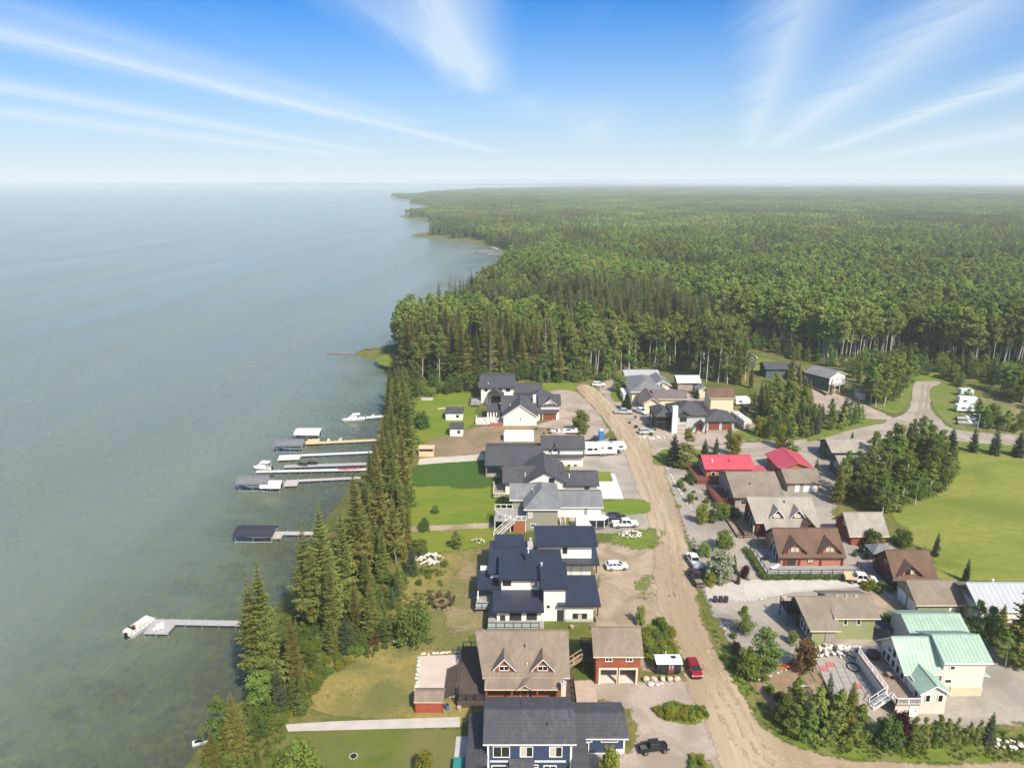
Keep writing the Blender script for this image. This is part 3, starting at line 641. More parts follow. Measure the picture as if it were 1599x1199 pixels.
def stand(x, y):                                      # 0 spruce ... 1 aspen
    s = .55 * vnoise(x, y, 70, 1) + .3 * vnoise(x, y, 26, 2) + .15 * vnoise(x, y, 9, 3)
    s += .05
    if y > 400: s += .06
    if x < 30 and y < 430: s -= .07
    if 20 < x < 90 and 290 < y < 420: s -= .16        # dark spruce stand in the middle
    if x > 120 and 290 < y < 420: s += .12            # the aspen grove on the right
    return s
def half_w(y): return y * .735 + 14
trees = []
y = 255.0
while y < 900:
    stp = 3.9 + (y - 255) * .0022; x = max(bx(y), -half_w(y) * 1.02)
    while x < half_w(y) * 1.03:
        xx, yy = x + rnd.uniform(-.5, .5) * stp, y + rnd.uniform(-.5, .5) * stp
        if in_forest(xx, yy) and rnd.random() < .93: trees.append((xx, yy))
        x += stp
    y += stp
def front(x, y):
    e = float(np.interp(x, EX, EY)) if EX[0] <= x <= EX[-1] else 262
    return y - e
KINDS = ['forest_spruce', 'forest_pine', 'forest_aspen', 'forest_birch']
spec = []
for x, y in trees:
    s = stand(x, y) + rnd.uniform(-.10, .10); fr = front(x, y)
    if vnoise(x, y, 14, 31) < .13 and fr > 12: continue          # small gaps in the canopy
    if x > 105 and fr < 16: spec.append((3, x, y, rnd.uniform(5.5, 9.5))); continue     # low leafy margin before the grove
    if x > 105 and fr < 48 and s > .42: spec.append((2, x, y, rnd.uniform(19, 24.5))); continue   # the tall white-stemmed grove
    if s < .44: k = 0 if rnd.random() < .8 else 1; h = rnd.uniform(13, 23)
    elif s < .50: k = 1 if rnd.random() < .35 else 3; h = rnd.uniform(10, 17)
    elif s < .56: k = 3; h = rnd.uniform(10, 16)
    else: k = 2; h = rnd.uniform(14, 20)
    spec.append((k, x, y, h * (.78 + .42 * vnoise(x, y, 40, 21))))
# front rank as individual trees: those nearest the houses are the ones one can pick out
order = sorted(range(len(spec)), key=lambda i: front(spec[i][1], spec[i][2]) + (0 if spec[i][2] < 330 else (spec[i][2] - 330) * .6))
ind = set(); cnt = {'c': 0, 'b': 0}
for i in order:
    t_ = 'c' if spec[i][0] < 2 else 'b'
    lim = 215 if t_ == 'c' else 250
    if cnt[t_] < lim: cnt[t_] += 1; ind.add(i)
def zone(x):
    if x < -25: return 'on the wooded point by the lake'
    if x < 20: return 'behind the white two-storey house'
    if x < 75: return 'behind the grey and cream houses'
    if x < 135: return 'behind the small dark far houses'
    return 'in the grove beyond the gravel fork'
for i in sorted(ind):
    k, x, y, h = spec[i]; z_ = zone(x)
    lab = ['dark dense spruce standing %s', 'thin ragged spruce with a bare pale stem %s', 'tall aspen with white trunk and light green crown %s', 'bushy dull green birch %s'][k] % z_
    fine = ['spruce', 'bare_spruce', 'tall_aspen' if h > 18 else 'aspen', 'dark_leaf_tree'][k]
    tree(fine if y < 345 else KINDS[k], (x, y, -.1), h, lab, ['spruces', 'ragged spruces', 'aspens', 'birches'][k] + ' ' + z_, parts=order.index(i) < 110, wide=rnd.uniform(1.05, 1.5) if k < 2 else rnd.uniform(.95, 1.25))
def scatter(name, pts, protos, label_kind='stuff'):
    """one object of many far trees: points with size, turn and kind, instanced by geometry nodes"""
    me = bpy.data.meshes.new(name); me.from_pydata([p[:3] for p in pts], [], [])
    for an, ty, vals in (('sc', 'FLOAT_VECTOR', [c for p in pts for c in p[3]]), ('rz', 'FLOAT', [p[4] for p in pts]), ('ki', 'INT', [p[5] for p in pts])):
        a = me.attributes.new(an, ty, 'POINT'); a.data.foreach_set('vector' if ty == 'FLOAT_VECTOR' else 'value', vals)
    ob = bpy.data.objects.new(name, me); C.objects.link(ob); ob['kind'] = 'stuff'
    col = bpy.data.collections.new(name + '_kinds')
    for i, pm in enumerate(protos):
        po = bpy.data.objects.new('%s_kind_%02d' % (name, i), pm); col.objects.link(po)
    ng = bpy.data.node_groups.new(name, 'GeometryNodeTree'); ng.interface.new_socket('Geometry', in_out='INPUT', socket_type='NodeSocketGeometry'); ng.interface.new_socket('Geometry', in_out='OUTPUT', socket_type='NodeSocketGeometry')
    gi = ng.nodes.new('NodeGroupInput'); go = ng.nodes.new('NodeGroupOutput'); ip = ng.nodes.new('GeometryNodeInstanceOnPoints'); ci = ng.nodes.new('GeometryNodeCollectionInfo')
    ci.inputs['Collection'].default_value = col; ci.inputs['Separate Children'].default_value = True; ci.inputs['Reset Children'].default_value = True
    ip.inputs['Pick Instance'].default_value = True
    def na(n_, ty):
        q = ng.nodes.new('GeometryNodeInputNamedAttribute'); q.data_type = ty; q.inputs['Name'].default_value = n_; return q.outputs[0]
    cx = ng.nodes.new('ShaderNodeCombineXYZ'); ng.links.new(na('rz', 'FLOAT'), cx.inputs[2])
    ng.links.new(gi.outputs[0], ip.inputs['Points']); ng.links.new(ci.outputs[0], ip.inputs['Instance']); ng.links.new(na('ki', 'INT'), ip.inputs['Instance Index'])
    ng.links.new(cx.outputs[0], ip.inputs['Rotation']); ng.links.new(na('sc', 'FLOAT_VECTOR'), ip.inputs['Scale']); ng.links.new(ip.outputs[0], go.inputs[0])
    md = ob.modifiers.new('scatter', 'NODES'); md.node_group = ng
    return ob
protos = []; off_ = {}
for k, key in enumerate(KINDS):
    off_[k] = len(protos); protos += [q[2] for q in PROTO[key]]
pts = []
for i, (k, x, y, h) in enumerate(spec):
    if i in ind: continue
    s = h / 10; pts.append((x, y, -.1, (s * rnd.uniform(1.0, 1.4), s * rnd.uniform(1.0, 1.4), s), rnd.uniform(0, 6.28), off_[k] + rnd.randrange(len(PROTO[KINDS[k]]))))
scatter('forest', pts, protos)
# beyond 900 m the wood reads as one mass: squares of simple trees
def patch_mesh(seed, mode, size=48, n=150):
    rr = np.random.RandomState(seed); V = []; F = []; MI = []; nv = 0
    for i in range(n):
        x, y = rr.uniform(-size / 2, size / 2, 2); con = rr.uniform() < (.88 if mode == 0 else .5 if mode == 1 else .1)
        h = rr.uniform(11, 20) if con else rr.uniform(12, 17)
        if con:
            for k in range(3):
                z0 = h * (.12 + .27 * k); r = h * .15 * (1 - .27 * k); z1 = min(h, z0 + h * .42)
                ph = rr.uniform(0, 6.28)
                for j in range(5):
                    a0, a1 = ph + j * 1.2566, ph + (j + 1) * 1.2566; rA, rB = r * rr.uniform(.7, 1.2), r * rr.uniform(.7, 1.2)
                    V += [(x + math.cos(a0) * rA, y + math.sin(a0) * rA, z0 - h * .03), (x + math.cos(a1) * rB, y + math.sin(a1) * rB, z0), (x, y, z1)]; F.append((nv, nv + 1, nv + 2)); nv += 3; MI.append(0)
        else:
            for j in range(16):
                d = rr.normal(size=3); d /= np.linalg.norm(d); rad = h * .16
                c = np.array([x, y, h * .72]) + d * np.array([rad, rad, h * .24]); nn = d + rr.normal(size=3) * .4 + np.array([0, 0, .4]); nn /= np.linalg.norm(nn)
                a = np.cross(nn, rr.normal(size=3)); a /= np.linalg.norm(a); b_ = np.cross(nn, a); s = h * rr.uniform(.06, .10)
                V += [c - a * s - b_ * s, c + a * s - b_ * s, c + b_ * s * 1.3]; F.append((nv, nv + 1, nv + 2)); nv += 3; MI.append(1)
    return np_mesh('wood_patch', np.array(V), tris=np.array(F), mats=[NEEDLE_D, LEAF] if mode < 2 else [NEEDLE_D, LEAF], mi=MI)
patches = [patch_mesh(40 + i, i // 3) for i in range(9)]
pts = []; y = 905.0
while y < 6800:
    stp = 46 if y < 3000 else 62; x = -half_w(y)
    while x < half_w(y) + 30:
        cx_, cy_ = x + rnd.uniform(-3, 3), y + rnd.uniform(-3, 3)
        if cx_ > bx(cy_) + 22:
            s = .6 * vnoise(cx_, cy_ * .6, 260, 11) + .4 * vnoise(cx_, cy_, 90, 12)
            if cy_ < 1200 and cx_ < 40: s -= .1
            mode = 0 if s < .42 else 1 if s < .52 else 2
            hh = rnd.uniform(.85, 1.15) * stp / 46; pts.append((cx_, cy_, -.5, (stp / 46, stp / 46, (.72 + .5 * vnoise(cx_, cy_, 170, 23)) * rnd.uniform(.9, 1.1)), rnd.randrange(4) * math.pi / 2, mode * 3 + rnd.randrange(3)))
        x += stp
    y += stp
scatter('far_forest', pts, patches)
# ------------------------------------------------------------------ building kit
def shingle(name, c1, c2, c3):
    c3 = tuple(q * .84 for q in c3); return add_bands(mat(name, c1, c2, 2.2, .92, .5, c3, .45, detail=9, stretch=(1, .5, .5)), 'Z', .16, .86, .35, .25)
SH_TAN = shingle('tan_shingles', (0.202, 0.155, 0.116), (0.271, 0.211, 0.159), (0.228, 0.176, 0.133))
SH_GREYTAN = shingle('weathered_shingles', (.285, .255, .215), (.365, .33, .28), (.32, .29, .245))
SH_TAN2 = shingle('sandy_shingles', (0.203, 0.167, 0.126), (0.266, 0.221, 0.171), (0.230, 0.189, 0.144))
SH_BROWN = shingle('brown_shingles', (.125, .075, .05), (.175, .108, .075), (.145, .088, .06))
SH_DARK = shingle('charcoal_shingles', (.055, .055, .064), (.098, .096, .106), (.078, .077, .086))
SH_GREY = shingle('grey_shingles', (.16, .165, .17), (.22, .225, .23), (.185, .19, .195))
SH_PURPLE = shingle('mauve_shingles', (.14, .11, .105), (.19, .155, .15), (.16, .13, .125))
M_NAVY = mat('navy_metal', (.028, .033, .052), (.038, .043, .064), .4, .42, .05, spec=.5)
M_GREEN = mat('green_metal', (.30, .41, .315), (.345, .455, .36), .6, .55, .05, spec=.35, c3=(.27, .38, .29), scale2=.5)
M_RED = mat('red_metal', (.45, .062, .085), (.50, .08, .10), .3, .42, .05, spec=.5)
M_WHITE = mat('white_metal', (.36, .37, .38), (.42, .43, .44), .3, .45, .05, spec=.5)
M_SILVER = mat('silver_metal', (.50, .53, .56), (.57, .60, .63), .3, .4, .05, spec=.5)
TRIM_W = mat('white_trim', (.78, .76, .71)); TRIM_C = mat('cream_trim', (.66, .56, .41), (.72, .61, .46), 2, .8)
TRIM_D = mat('dark_trim', (.03, .03, .034), rough=.6); TRIM_B = mat('brown_trim', (.09, .045, .028), rough=.8)
TRIM_G = mat('pale_green_trim', (.42, .55, .42), rough=.7)
def siding(name, c1, c2, p=.18): return add_bands(mat(name, c1, c2, 1.2, .8, .15), 'Z', p, .80, .4, .12)
W_NAVY = siding('navy_siding', (.035, .050, .105), (.045, .062, .125))
W_WHITE = mat('white_render', (.74, .70, .62), (.79, .75, .67), .6, .85, .1)
W_PINKW = siding('warm_white_siding', (.70, .64, .58), (.76, .70, .64))
W_CREAM = siding('cream_siding', (.60, .575, .49), (.65, .625, .54))
W_YCREAM = siding('yellow_cream_siding', (.66, .56, .38), (.71, .61, .42))
W_GREEN = siding('sage_siding', (.265, .285, .135), (.305, .325, .16))
W_DGREEN = siding('dark_olive_and_shade', (.085, .10, .072), (.11, .125, .09))  # on the sage gable this darker olive stands for shade
W_OLIVEG = siding('olive_grey_siding', (.26, .25, .19), (.30, .29, .225))
W_GREY = siding('light_grey_siding', (.42, .42, .41), (.48, .48, .47))
W_TEAL = siding('slate_siding', (.075, .105, .11), (.095, .125, .13))
W_PINE = siding('dark_green_siding', (.035, .062, .055), (.05, .078, .07))
W_TAUPE = siding('taupe_siding', (.30, .26, .21), (.35, .305, .25))
LOG_R = mat('red_log', (.23, .062, .030), (.31, .090, .044), 1.5, .75, .3)
LOG_D = mat('dark_red_log', (.145, .035, .022), (.20, .052, .032), 1.5, .75, .3)
LOG_O = mat('orange_log', (.36, .12, .035), (.44, .165, .055), 1.5, .7, .3)
LOG_P = mat('pink_log', (.34, .135, .085), (.44, .19, .125), 1.5, .75, .3)
SEAM_LOG = mat('chinking', (.36, .26, .19), rough=.9)
GLASS = mat('dark_glass', (.018, .022, .026), rough=.06, spec=.9)
GLASS_L = mat('curtained_glass', (.50, .46, .38), rough=.25, spec=.6)
GLASS_B = mat('blue_glass', (.10, .14, .17), rough=.05, spec=.9)
DECK = add_bands(mat('deck_boards', (.28, .205, .145), (.36, .27, .195), 1.2, .85, .2), 'Y', .14, .7, .4, .12)
DECK_D = add_bands(mat('dark_deck_boards', (.072, .052, .042), (.105, .075, .06), 1.2, .85, .2), 'Y', .14, .7, .4, .12)
DECK_G = add_bands(mat('grey_deck_boards', (.30, .285, .26), (.37, .35, .32), 1.2, .85, .2), 'X', .14, .7, .4, .12)
FENCE_B = mat('black_metal', (.02, .02, .02), rough=.5); STONE = mat('field_stone', (.20, .18, .16), (.42, .38, .33), 3.5, .9, .8, (.30, .24, .19), 1.2)
DOOR_R = mat('red_brown_door', (.20, .045, .030), (.25, .06, .04), 2, .6); DOOR_W = mat('white_door', (.74, .73, .70), rough=.5); DOOR_D = mat('dark_door', (.035, .035, .04), rough=.5)
CONC_W = mat('foundation', (.40, .39, .36), (.47, .46, .43), 1, .9, .2); WOOD_L = mat('new_lumber', (.56, .42, .25), (.64, .49, .31), 1.5, .8, .2)

def side_box(mb, side, pl, a0, a1, d0, d1, z0, z1, m=0):   # box on a wall face: a along the wall, d outwards
    if side == 'S': mb.box(a0, a1, pl - d1, pl - d0, z0, z1, m)
    elif side == 'N': mb.box(a0, a1, pl + d0, pl + d1, z0, z1, m)
    elif side == 'W': mb.box(pl - d1, pl - d0, a0, a1, z0, z1, m)
    else: mb.box(pl + d0, pl + d1, a0, a1, z0, z1, m)
def window(h, side, pl, a, z, w_, ht, fm=TRIM_W, pm=GLASS, mull=1, bars=0, t=.10):
    """frame (part) standing proud of the wall, with its panes as sub-parts; z is the sill height"""
    mb = MB(); a0, a1 = a - w_ / 2, a + w_ / 2
    for q in ((a0 - t, a1 + t, z - t, z), (a0 - t, a1 + t, z + ht, z + ht + t), (a0 - t, a0, z, z + ht), (a1, a1 + t, z, z + ht)): side_box(mb, side, pl, q[0], q[1], -.02, .07, q[2], q[3])
    for i in range(1, mull): c = a0 + w_ * i / mull; side_box(mb, side, pl, c - .035, c + .035, -.02, .06, z, z + ht)
    for i in range(1, bars + 1): c = z + ht * i / (bars + 1); side_box(mb, side, pl, a0, a1, -.02, .055, c - .03, c + .03)
    f = mb.build('window', fm, h)
    for i in range(mull):
        p0, p1 = a0 + w_ * i / mull, a0 + w_ * (i + 1) / mull; g = MB(); side_box(g, side, pl, p0 + (.035 if i else 0), p1 - (.035 if i < mull - 1 else 0), -.01, .025, z, z + ht)
        g.build('pane', pm if not isinstance(pm, (list, tuple)) else pm[i % len(pm)], f)
    return f
def door(h, side, pl, a, z, w_=.95, ht=2.05, dm=DOOR_D, fm=TRIM_W, name='door', glass=False):
    mb = MB(); a0, a1 = a - w_ / 2, a + w_ / 2; side_box(mb, side, pl, a0, a1, -.01, .04, z, z + ht); d = mb.build(name, dm, h)
    f = MB()
    for q in ((a0 - .12, a0, z, z + ht), (a1, a1 + .12, z, z + ht), (a0 - .12, a1 + .12, z + ht, z + ht + .12)): side_box(f, side, pl, q[0], q[1], -.02, .08, q[2], q[3])
    f.build('door_frame', fm, d); k = MB(); side_box(k, side, pl, a1 - .14, a1 - .08, .04, .10, z + .95, z + 1.1); k.build('handle', FENCE_B, d)
    if glass: k = MB(); side_box(k, side, pl, a0 + .15, a1 - .15, .035, .055, z + .9, z + ht - .2); k.build('pane', GLASS, d)
    return d
def garage_door(h, side, pl, a, z, w_, ht, dm, fm=TRIM_W, rows=4):
    f = MB(); a0, a1 = a - w_ / 2, a + w_ / 2
    for q in ((a0 - .14, a0, z, z + ht), (a1, a1 + .14, z, z + ht), (a0 - .14, a1 + .14, z + ht, z + ht + .16)): side_box(f, side, pl, q[0], q[1], -.02, .07, q[2], q[3])
    d = f.build('garage_door', fm, h)
    for i in range(rows):
        p = MB(); side_box(p, side, pl, a0, a1, -.02, .03, z + ht * i / rows + .012, z + ht * (i + 1) / rows - .012); p.build('door_panel', dm, d)
    return d
def gable_roof(h, x0, x1, y0, y1, ze, zr, ax, m, fm, t=.22, pr0=0, pr1=0, name='roof', seams=None, ym=None):
    """two slopes with thickness; ax = direction of the ridge; pr0/pr1 = how far the ridge runs beyond the eaves at each end"""
    a0, a1 = (y0, y1) if ax == 'x' else (x0, x1); b0, b1 = (x0, x1) if ax == 'x' else (y0, y1); am = (a0 + a1) / 2 if ym is None else ym
    pf = [(a0, ze), (am, zr), (a1, ze), (a1, ze - t), (am, zr - t), (a0, ze - t)]; vs = []
    for e, pr, s in ((b0, pr0, -1), (b1, pr1, 1)):
        for i, (a, z) in enumerate(pf):
            b = e + (s * pr if i in (1, 4) else 0); vs.append((b, a, z) if ax == 'x' else (a, b, z))
    fs = [(0, 1, 7, 6), (1, 2, 8, 7), (2, 3, 9, 8), (3, 4, 10, 9), (4, 5, 11, 10), (5, 0, 6, 11), (0, 5, 4, 1), (1, 4, 3, 2), (6, 7, 10, 11), (7, 8, 9, 10)]
    mb = MB(); mb.add(vs, fs, [0, 0] + [1] * 8); r = mb.build(name, [m, fm], h)
    cap = MB()
    for k in (-1, 1):
        q = [(b0 - pr0, am, zr + .015), (b1 + pr1, am, zr + .015)] if ax == 'x' else [(am, b0 - pr0, zr + .015), (am, b1 + pr1, zr + .015)]
    cap.bar(q[0], q[1], .26, .06); cap.build('ridge_cap', m, r)
    if seams:
        s = MB(); k = int((b1 - b0) / seams)
        for i in range(1, k):
            b = b0 + (b1 - b0) * i / k
            for aa in (a0, a1):
                p, q = (b, aa, ze + .03), (b, am, zr + .03)
                if ax == 'y': p, q = (aa, b, ze + .03), (am, b, zr + .03)
                s.bar(p, q, .04, .02)
        tag(s.build('roof_seam', m, r), kind='stuff')
    return r
def hip_roof(h, x0, x1, y0, y1, ze, zr, m, fm, t=.22, name='roof', ins=None, ax=None):
    w_, d_ = x1 - x0, y1 - y0; ax = ax or ('x' if w_ >= d_ else 'y'); i = ins if ins is not None else min(w_, d_) / 2
    if ax == 'x': r0, r1 = (x0 + i, (y0 + y1) / 2, zr), (x1 - i, (y0 + y1) / 2, zr)
    else: r0, r1 = ((x0 + x1) / 2, y0 + i, zr), ((x0 + x1) / 2, y1 - i, zr)
    vs = [(x0, y0, ze), (x1, y0, ze), (x1, y1, ze), (x0, y1, ze), r0, r1, (x0, y0, ze - t), (x1, y0, ze - t), (x1, y1, ze - t), (x0, y1, ze - t)]
    top = [(0, 1, 5, 4), (1, 2, 5), (2, 3, 4, 5), (3, 0, 4)] if ax == 'x' else [(0, 1, 4), (1, 2, 5, 4), (2, 3, 5), (3, 0, 4, 5)]
    mb = MB(); mb.add(vs, top + [(0, 6, 7, 1), (1, 7, 8, 2), (2, 8, 9, 3), (3, 9, 6, 0), (6, 9, 8, 7)], [0] * 4 + [1] * 5)
    return mb.build(name, [m, fm], h)
def shed_roof(h, x0, x1, y0, y1, zs, m, fm, t=.3, name='roof', seams=None, sax='y'):
    """one flat slope; zs = top height at (x0y0, x1y0, x1y1, x0y1)"""
    vs = [(x0, y0, zs[0] - t), (x1, y0, zs[1] - t), (x1, y1, zs[2] - t), (x0, y1, zs[3] - t), (x0, y0, zs[0]), (x1, y0, zs[1]), (x1, y1, zs[2]), (x0, y1, zs[3])]
    mb = MB(); mb.hexa(vs); mb.m = [1, 0, 1, 1, 1, 1]; r = mb.build(name, [m, fm], h)
    if seams:
        s = MB()
        if sax == 'y':
            k = int((x1 - x0) / seams)
            for i in range(1, k):
                f = i / k; x = x0 + (x1 - x0) * f; s.bar((x, y0, zs[0] + (zs[1] - zs[0]) * f + .03), (x, y1, zs[3] + (zs[2] - zs[3]) * f + .03), .05, .06)
        else:
            k = int((y1 - y0) / seams)
            for i in range(1, k):
                f = i / k; y = y0 + (y1 - y0) * f; s.bar((x0, y, zs[0] + (zs[3] - zs[0]) * f + .03), (x1, y, zs[1] + (zs[2] - zs[1]) * f + .03), .05, .06)
        tag(s.build('roof_seam', m, r), kind='stuff')
    return r
FOOT = []
def walls(h, x0, x1, y0, y1, z0, z1, m, name='wall'):
    FOOT.append((x0 - 1, x1 + 1, y0 - 1.2, y1 + 1)); mb = MB(); mb.box(x0, x1, y0, y1, z0, z1); return mb.build(name, m, h)
def gable_walls(h, x0, x1, y0, y1, z0, ze, zr, ax, m, oh=.5, t=.22, name='wall', pr0=0, pr1=0, ym=None):
    """walls up to the underside of a gable roof whose eaves overhang by oh at height ze"""
    FOOT.append((x0 - 1, x1 + 1, y0 - 1.2, y1 + 1)); a0, a1 = (y0, y1) if ax == 'x' else (x0, x1); am = (a0 + a1) / 2 if ym is None else ym; hw = am - a0; sl = (zr - ze) / (hw + oh); zw = ze + sl * oh - t - .02
    poly = [(a0, z0), (a1, z0), (a1, zw), (am, zr - t - .02), (a0, zw)]
    mb = MB(); b0, b1 = (x0, x1) if ax == 'x' else (y0, y1); mb.prism(poly, ax, b0, b1)
    return mb.build(name, m, h)
def log_courses(h, x0, x1, y0, y1, z0, z1, m, sides='SW', step=.27, par=None):
    """round log courses lying on the wall faces, notched ends running past the corners"""
    mb = MB(); k = int((z1 - z0) / step)
    for i in range(k):
        z = z0 + step * (i + .5); r = step * .5; e = .18 if i % 2 else .06
        for s in sides:
            poly = [(-.03, z - r), (.05, z - r * .8), (.09, z - r * .3), (.09, z + r * .3), (.05, z + r * .8), (-.03, z + r)]
            if s == 'S': mb.prism([(y0 - a, b) for a, b in poly], 'x', x0 - e, x1 + e)
            if s == 'N': mb.prism([(y1 + a, b) for a, b in poly], 'x', x0 - e, x1 + e)
            if s == 'W': mb.prism([(x0 - a, b) for a, b in poly], 'y', y0 - e, y1 + e)
            if s == 'E': mb.prism([(x1 + a, b) for a, b in poly], 'y', y0 - e, y1 + e)
    return tag(mb.build('log_course', m, par or h), kind='stuff')
def dormer(h, xc, yf, zb, hw, zp, main, wm, rm, fm, ow=.45, wn=2, pm=GLASS, log=None, curved=False, wz=.55, wh=None, ww=None):
    """gabled dormer facing the camera: xc centre, yf front plane, zb sill on the roof, half width hw, peak zp; main = function y -> roof height"""
    y = yf
    while main(y) < zp + .1 and y < yf + 8: y += .1
    yb = y; d = MB(); sl = (zp - zb) * .55 / hw; zside = zp - .2 - sl * hw
    d.prism([(xc - hw, zb - .6), (xc + hw, zb - .6), (xc + hw, zside), (xc, zp - .2), (xc - hw, zside)], 'y', yf, yb); dd = d.build('dormer', wm, h)
    x0, x1 = xc - hw - ow, xc + hw + ow; ze = zp - sl * (hw + ow)
    pf = [(x0, ze), (xc, zp), (x1, ze), (x1, ze - .18), (xc, zp - .18), (x0, ze - .18)]
    vs = [(a, yf - .45, z) for a, z in pf] + [(a, yb, z) for a, z in pf]
    mb = MB(); mb.add(vs, [(0, 1, 7, 6), (1, 2, 8, 7), (2, 3, 9, 8), (3, 4, 10, 9), (4, 5, 11, 10), (5, 0, 6, 11), (0, 5, 4, 1), (1, 4, 3, 2), (6, 7, 10, 11), (7, 8, 9, 10)], [0, 0] + [1] * 8); mb.build('dormer_roof', [rm, fm], dd)
    ww = ww or hw * 1.1; wh = wh or (zside - zb) * .72
    mb = MB(); z = zb + wz * .6; a0, a1 = xc - ww / 2, xc + ww / 2; tt = .09
    for q in ((a0 - tt, a1 + tt, z - tt, z), (a0 - tt, a1 + tt, z + wh, z + wh + tt), (a0 - tt, a0, z, z + wh), (a1, a1 + tt, z, z + wh), (xc - .04, xc + .04, z, z + wh)): side_box(mb, 'S', yf, q[0], q[1], -.02, .07, q[2], q[3])
    mb.build('window_frame', fm, dd)
    for i, (p0, p1) in enumerate(((a0, xc - .04), (xc + .04, a1))):
        g = MB(); side_box(g, 'S', yf, p0, p1, -.01, .03, z, z + wh); g.build('pane', pm if not isinstance(pm, (list, tuple)) else pm[i % len(pm)], dd)
    if log:
        c = MB()
        for i in range(int((zside - zb + .1) / .26)):
            zz_ = zb + .13 + i * .26
            for sx in (-1, 1): side_box(c, 'S', yf, xc + sx * hw - .2, xc + sx * hw + .2, -.02, .1, zz_ - .11, zz_ + .11)
        tag(c.build('log_end', log, dd), kind='stuff')
    return dd
def railing(h, pts, z, ht=1.0, m=TRIM_W, post=1.8, bal=.0, name='railing', top=.09, glass=None):
    """posts and rails along a polyline at deck height z"""
    mb = MB(); gl = MB()
    for (xa, ya), (xb, yb) in zip(pts[:-1], pts[1:]):
        ln = math.hypot(xb - xa, yb - ya); k = max(1, round(ln / post))
        for i in range(k + 1): x, y = xa + (xb - xa) * i / k, ya + (yb - ya) * i / k; mb.box(x - .06, x + .06, y - .06, y + .06, z, z + ht)
        mb.bar((xa, ya, z + ht), (xb, yb, z + ht), top * 1.2, top); mb.bar((xa, ya, z + .12), (xb, yb, z + .12), .05, .07)
        if bal:
            q = int(ln / bal)
            for i in range(1, q): x, y = xa + (xb - xa) * i / q, ya + (yb - ya) * i / q; mb.box(x - .022, x + .022, y - .022, y + .022, z + .1, z + ht)
        if glass: gl.bar((xa, ya, z + ht * .52), (xb, yb, z + ht * .52), .02, ht * .72)
    r = mb.build(name, m, h)
    if glass: gl.build('pane', glass, r)
    return r
def deck(h, x0, x1, y0, y1, z, m=DECK, pm=None, name='deck', skirt=None, posts=True):
    mb = MB(); mb.box(x0, x1, y0, y1, z - .16, z); d = mb.build(name, m, h)
    if posts and z > .5:
        p = MB()
        for x in np.linspace(x0 + .15, x1 - .15, max(2, int((x1 - x0) / 2.6) + 1)):
            for y in (y0 + .15, y1 - .15): p.box(x - .08, x + .08, y - .08, y + .08, 0, z - .16)
        p.build('deck_post', pm or m, d)
    if skirt:
        s = MB(); s.box(x0 + .05, x1 - .05, y0 + .02, y0 + .06, .05, z - .17); s.box(x0 + .02, x0 + .06, y0 + .05, y1 - .05, .05, z - .17); s.build('skirting', skirt, d)
    return d
def steps(h, p, q, z0, z1, wd, m, rail=None, name='stairs'):
    """straight flight from ground point p (z0) up to q (z1)"""
    p, q = Vector((*p, 0)), Vector((*q, 0)); d = q - p; n_ = max(3, int((z1 - z0) / .19)); s = Vector((-d.y, d.x, 0)).normalized() * wd / 2
    st = MB()
    for i in range(n_):
        f0, f1 = i / n_, (i + 1) / n_; z = z0 + (z1 - z0) * (i + 1) / n_; a, b = p + d * f0, p + d * f1
        st.hexa([(*(a - s).to_2d(), z - .06), (*(a + s).to_2d(), z - .06), (*(b + s).to_2d(), z - .06), (*(b - s).to_2d(), z - .06), (*(a - s).to_2d(), z), (*(a + s).to_2d(), z), (*(b + s).to_2d(), z), (*(b - s).to_2d(), z)])
    for k in (-1, 1):
        a, b = p + s * k, q + s * k; st.bar((a.x, a.y, z0), (b.x, b.y, z1 - .1), .06, .24)
    o = st.build(name, m, h)
    if rail:
        r = MB()
        for k in (-1, 1):
            a, b = p + s * k, q + s * k; r.bar((a.x, a.y, z0 + 1), (b.x, b.y, z1 + 1), .1, .09); r.bar((a.x, a.y, z0 + .3), (b.x, b.y, z1 + .3), .05, .06)
            for f in (0, .5, 1): c = a + (b - a) * f; z = z0 + (z1 - z0) * f; r.box(c.x - .05, c.x + .05, c.y - .05, c.y + .05, z, z + 1.0)
        r.build('handrail', rail, o)
    return o
def chimney(h, x, y, z0, z1, w_=.9, d_=.7, m=W_WHITE, cap=TRIM_D):
    mb = MB(); mb.box(x - w_ / 2, x + w_ / 2, y - d_ / 2, y + d_ / 2, z0, z1); c = mb.build('chimney', m, h)
    k = MB(); k.box(x - w_ / 2 - .08, x + w_ / 2 + .08, y - d_ / 2 - .08, y + d_ / 2 + .08, z1, z1 + .1); k.tube((x - .18, y, z1 + .1), (x - .18, y, z1 + .5), .12); k.tube((x + .18, y, z1 + .1), (x + .18, y, z1 + .45), .12); k.build('chimney_cap', cap, c)
    return c
def vent(h, x, y, z, r=.07, ht=.5, m=TRIM_W):
    mb = MB(); mb.tube((x, y, z - .3), (x, y, z + ht), r, n=8); mb.tube((x, y, z + ht), (x, y, z + ht + .08), r * 1.5, n=8); return mb.build('roof_vent', m, h)
def corner_trim(h, pts, z0, z1, m=TRIM_W, s=.1):
    mb = MB()
    for x, y in pts: mb.box(x - s, x + s, y - s, y + s, z0, z1)
    return mb.build('corner_trim', m, h)
def pts_posts(h, pts, z0, z1, s, m, name='post'):
    for x, y in pts:
        mb = MB(); mb.box(x - s, x + s, y - s, y + s, z0, z1); mb.build(name, m, h)
# ------------------------------------------------------------------ houses on the lake side, nearest first
GR = 'houses along the dirt road'
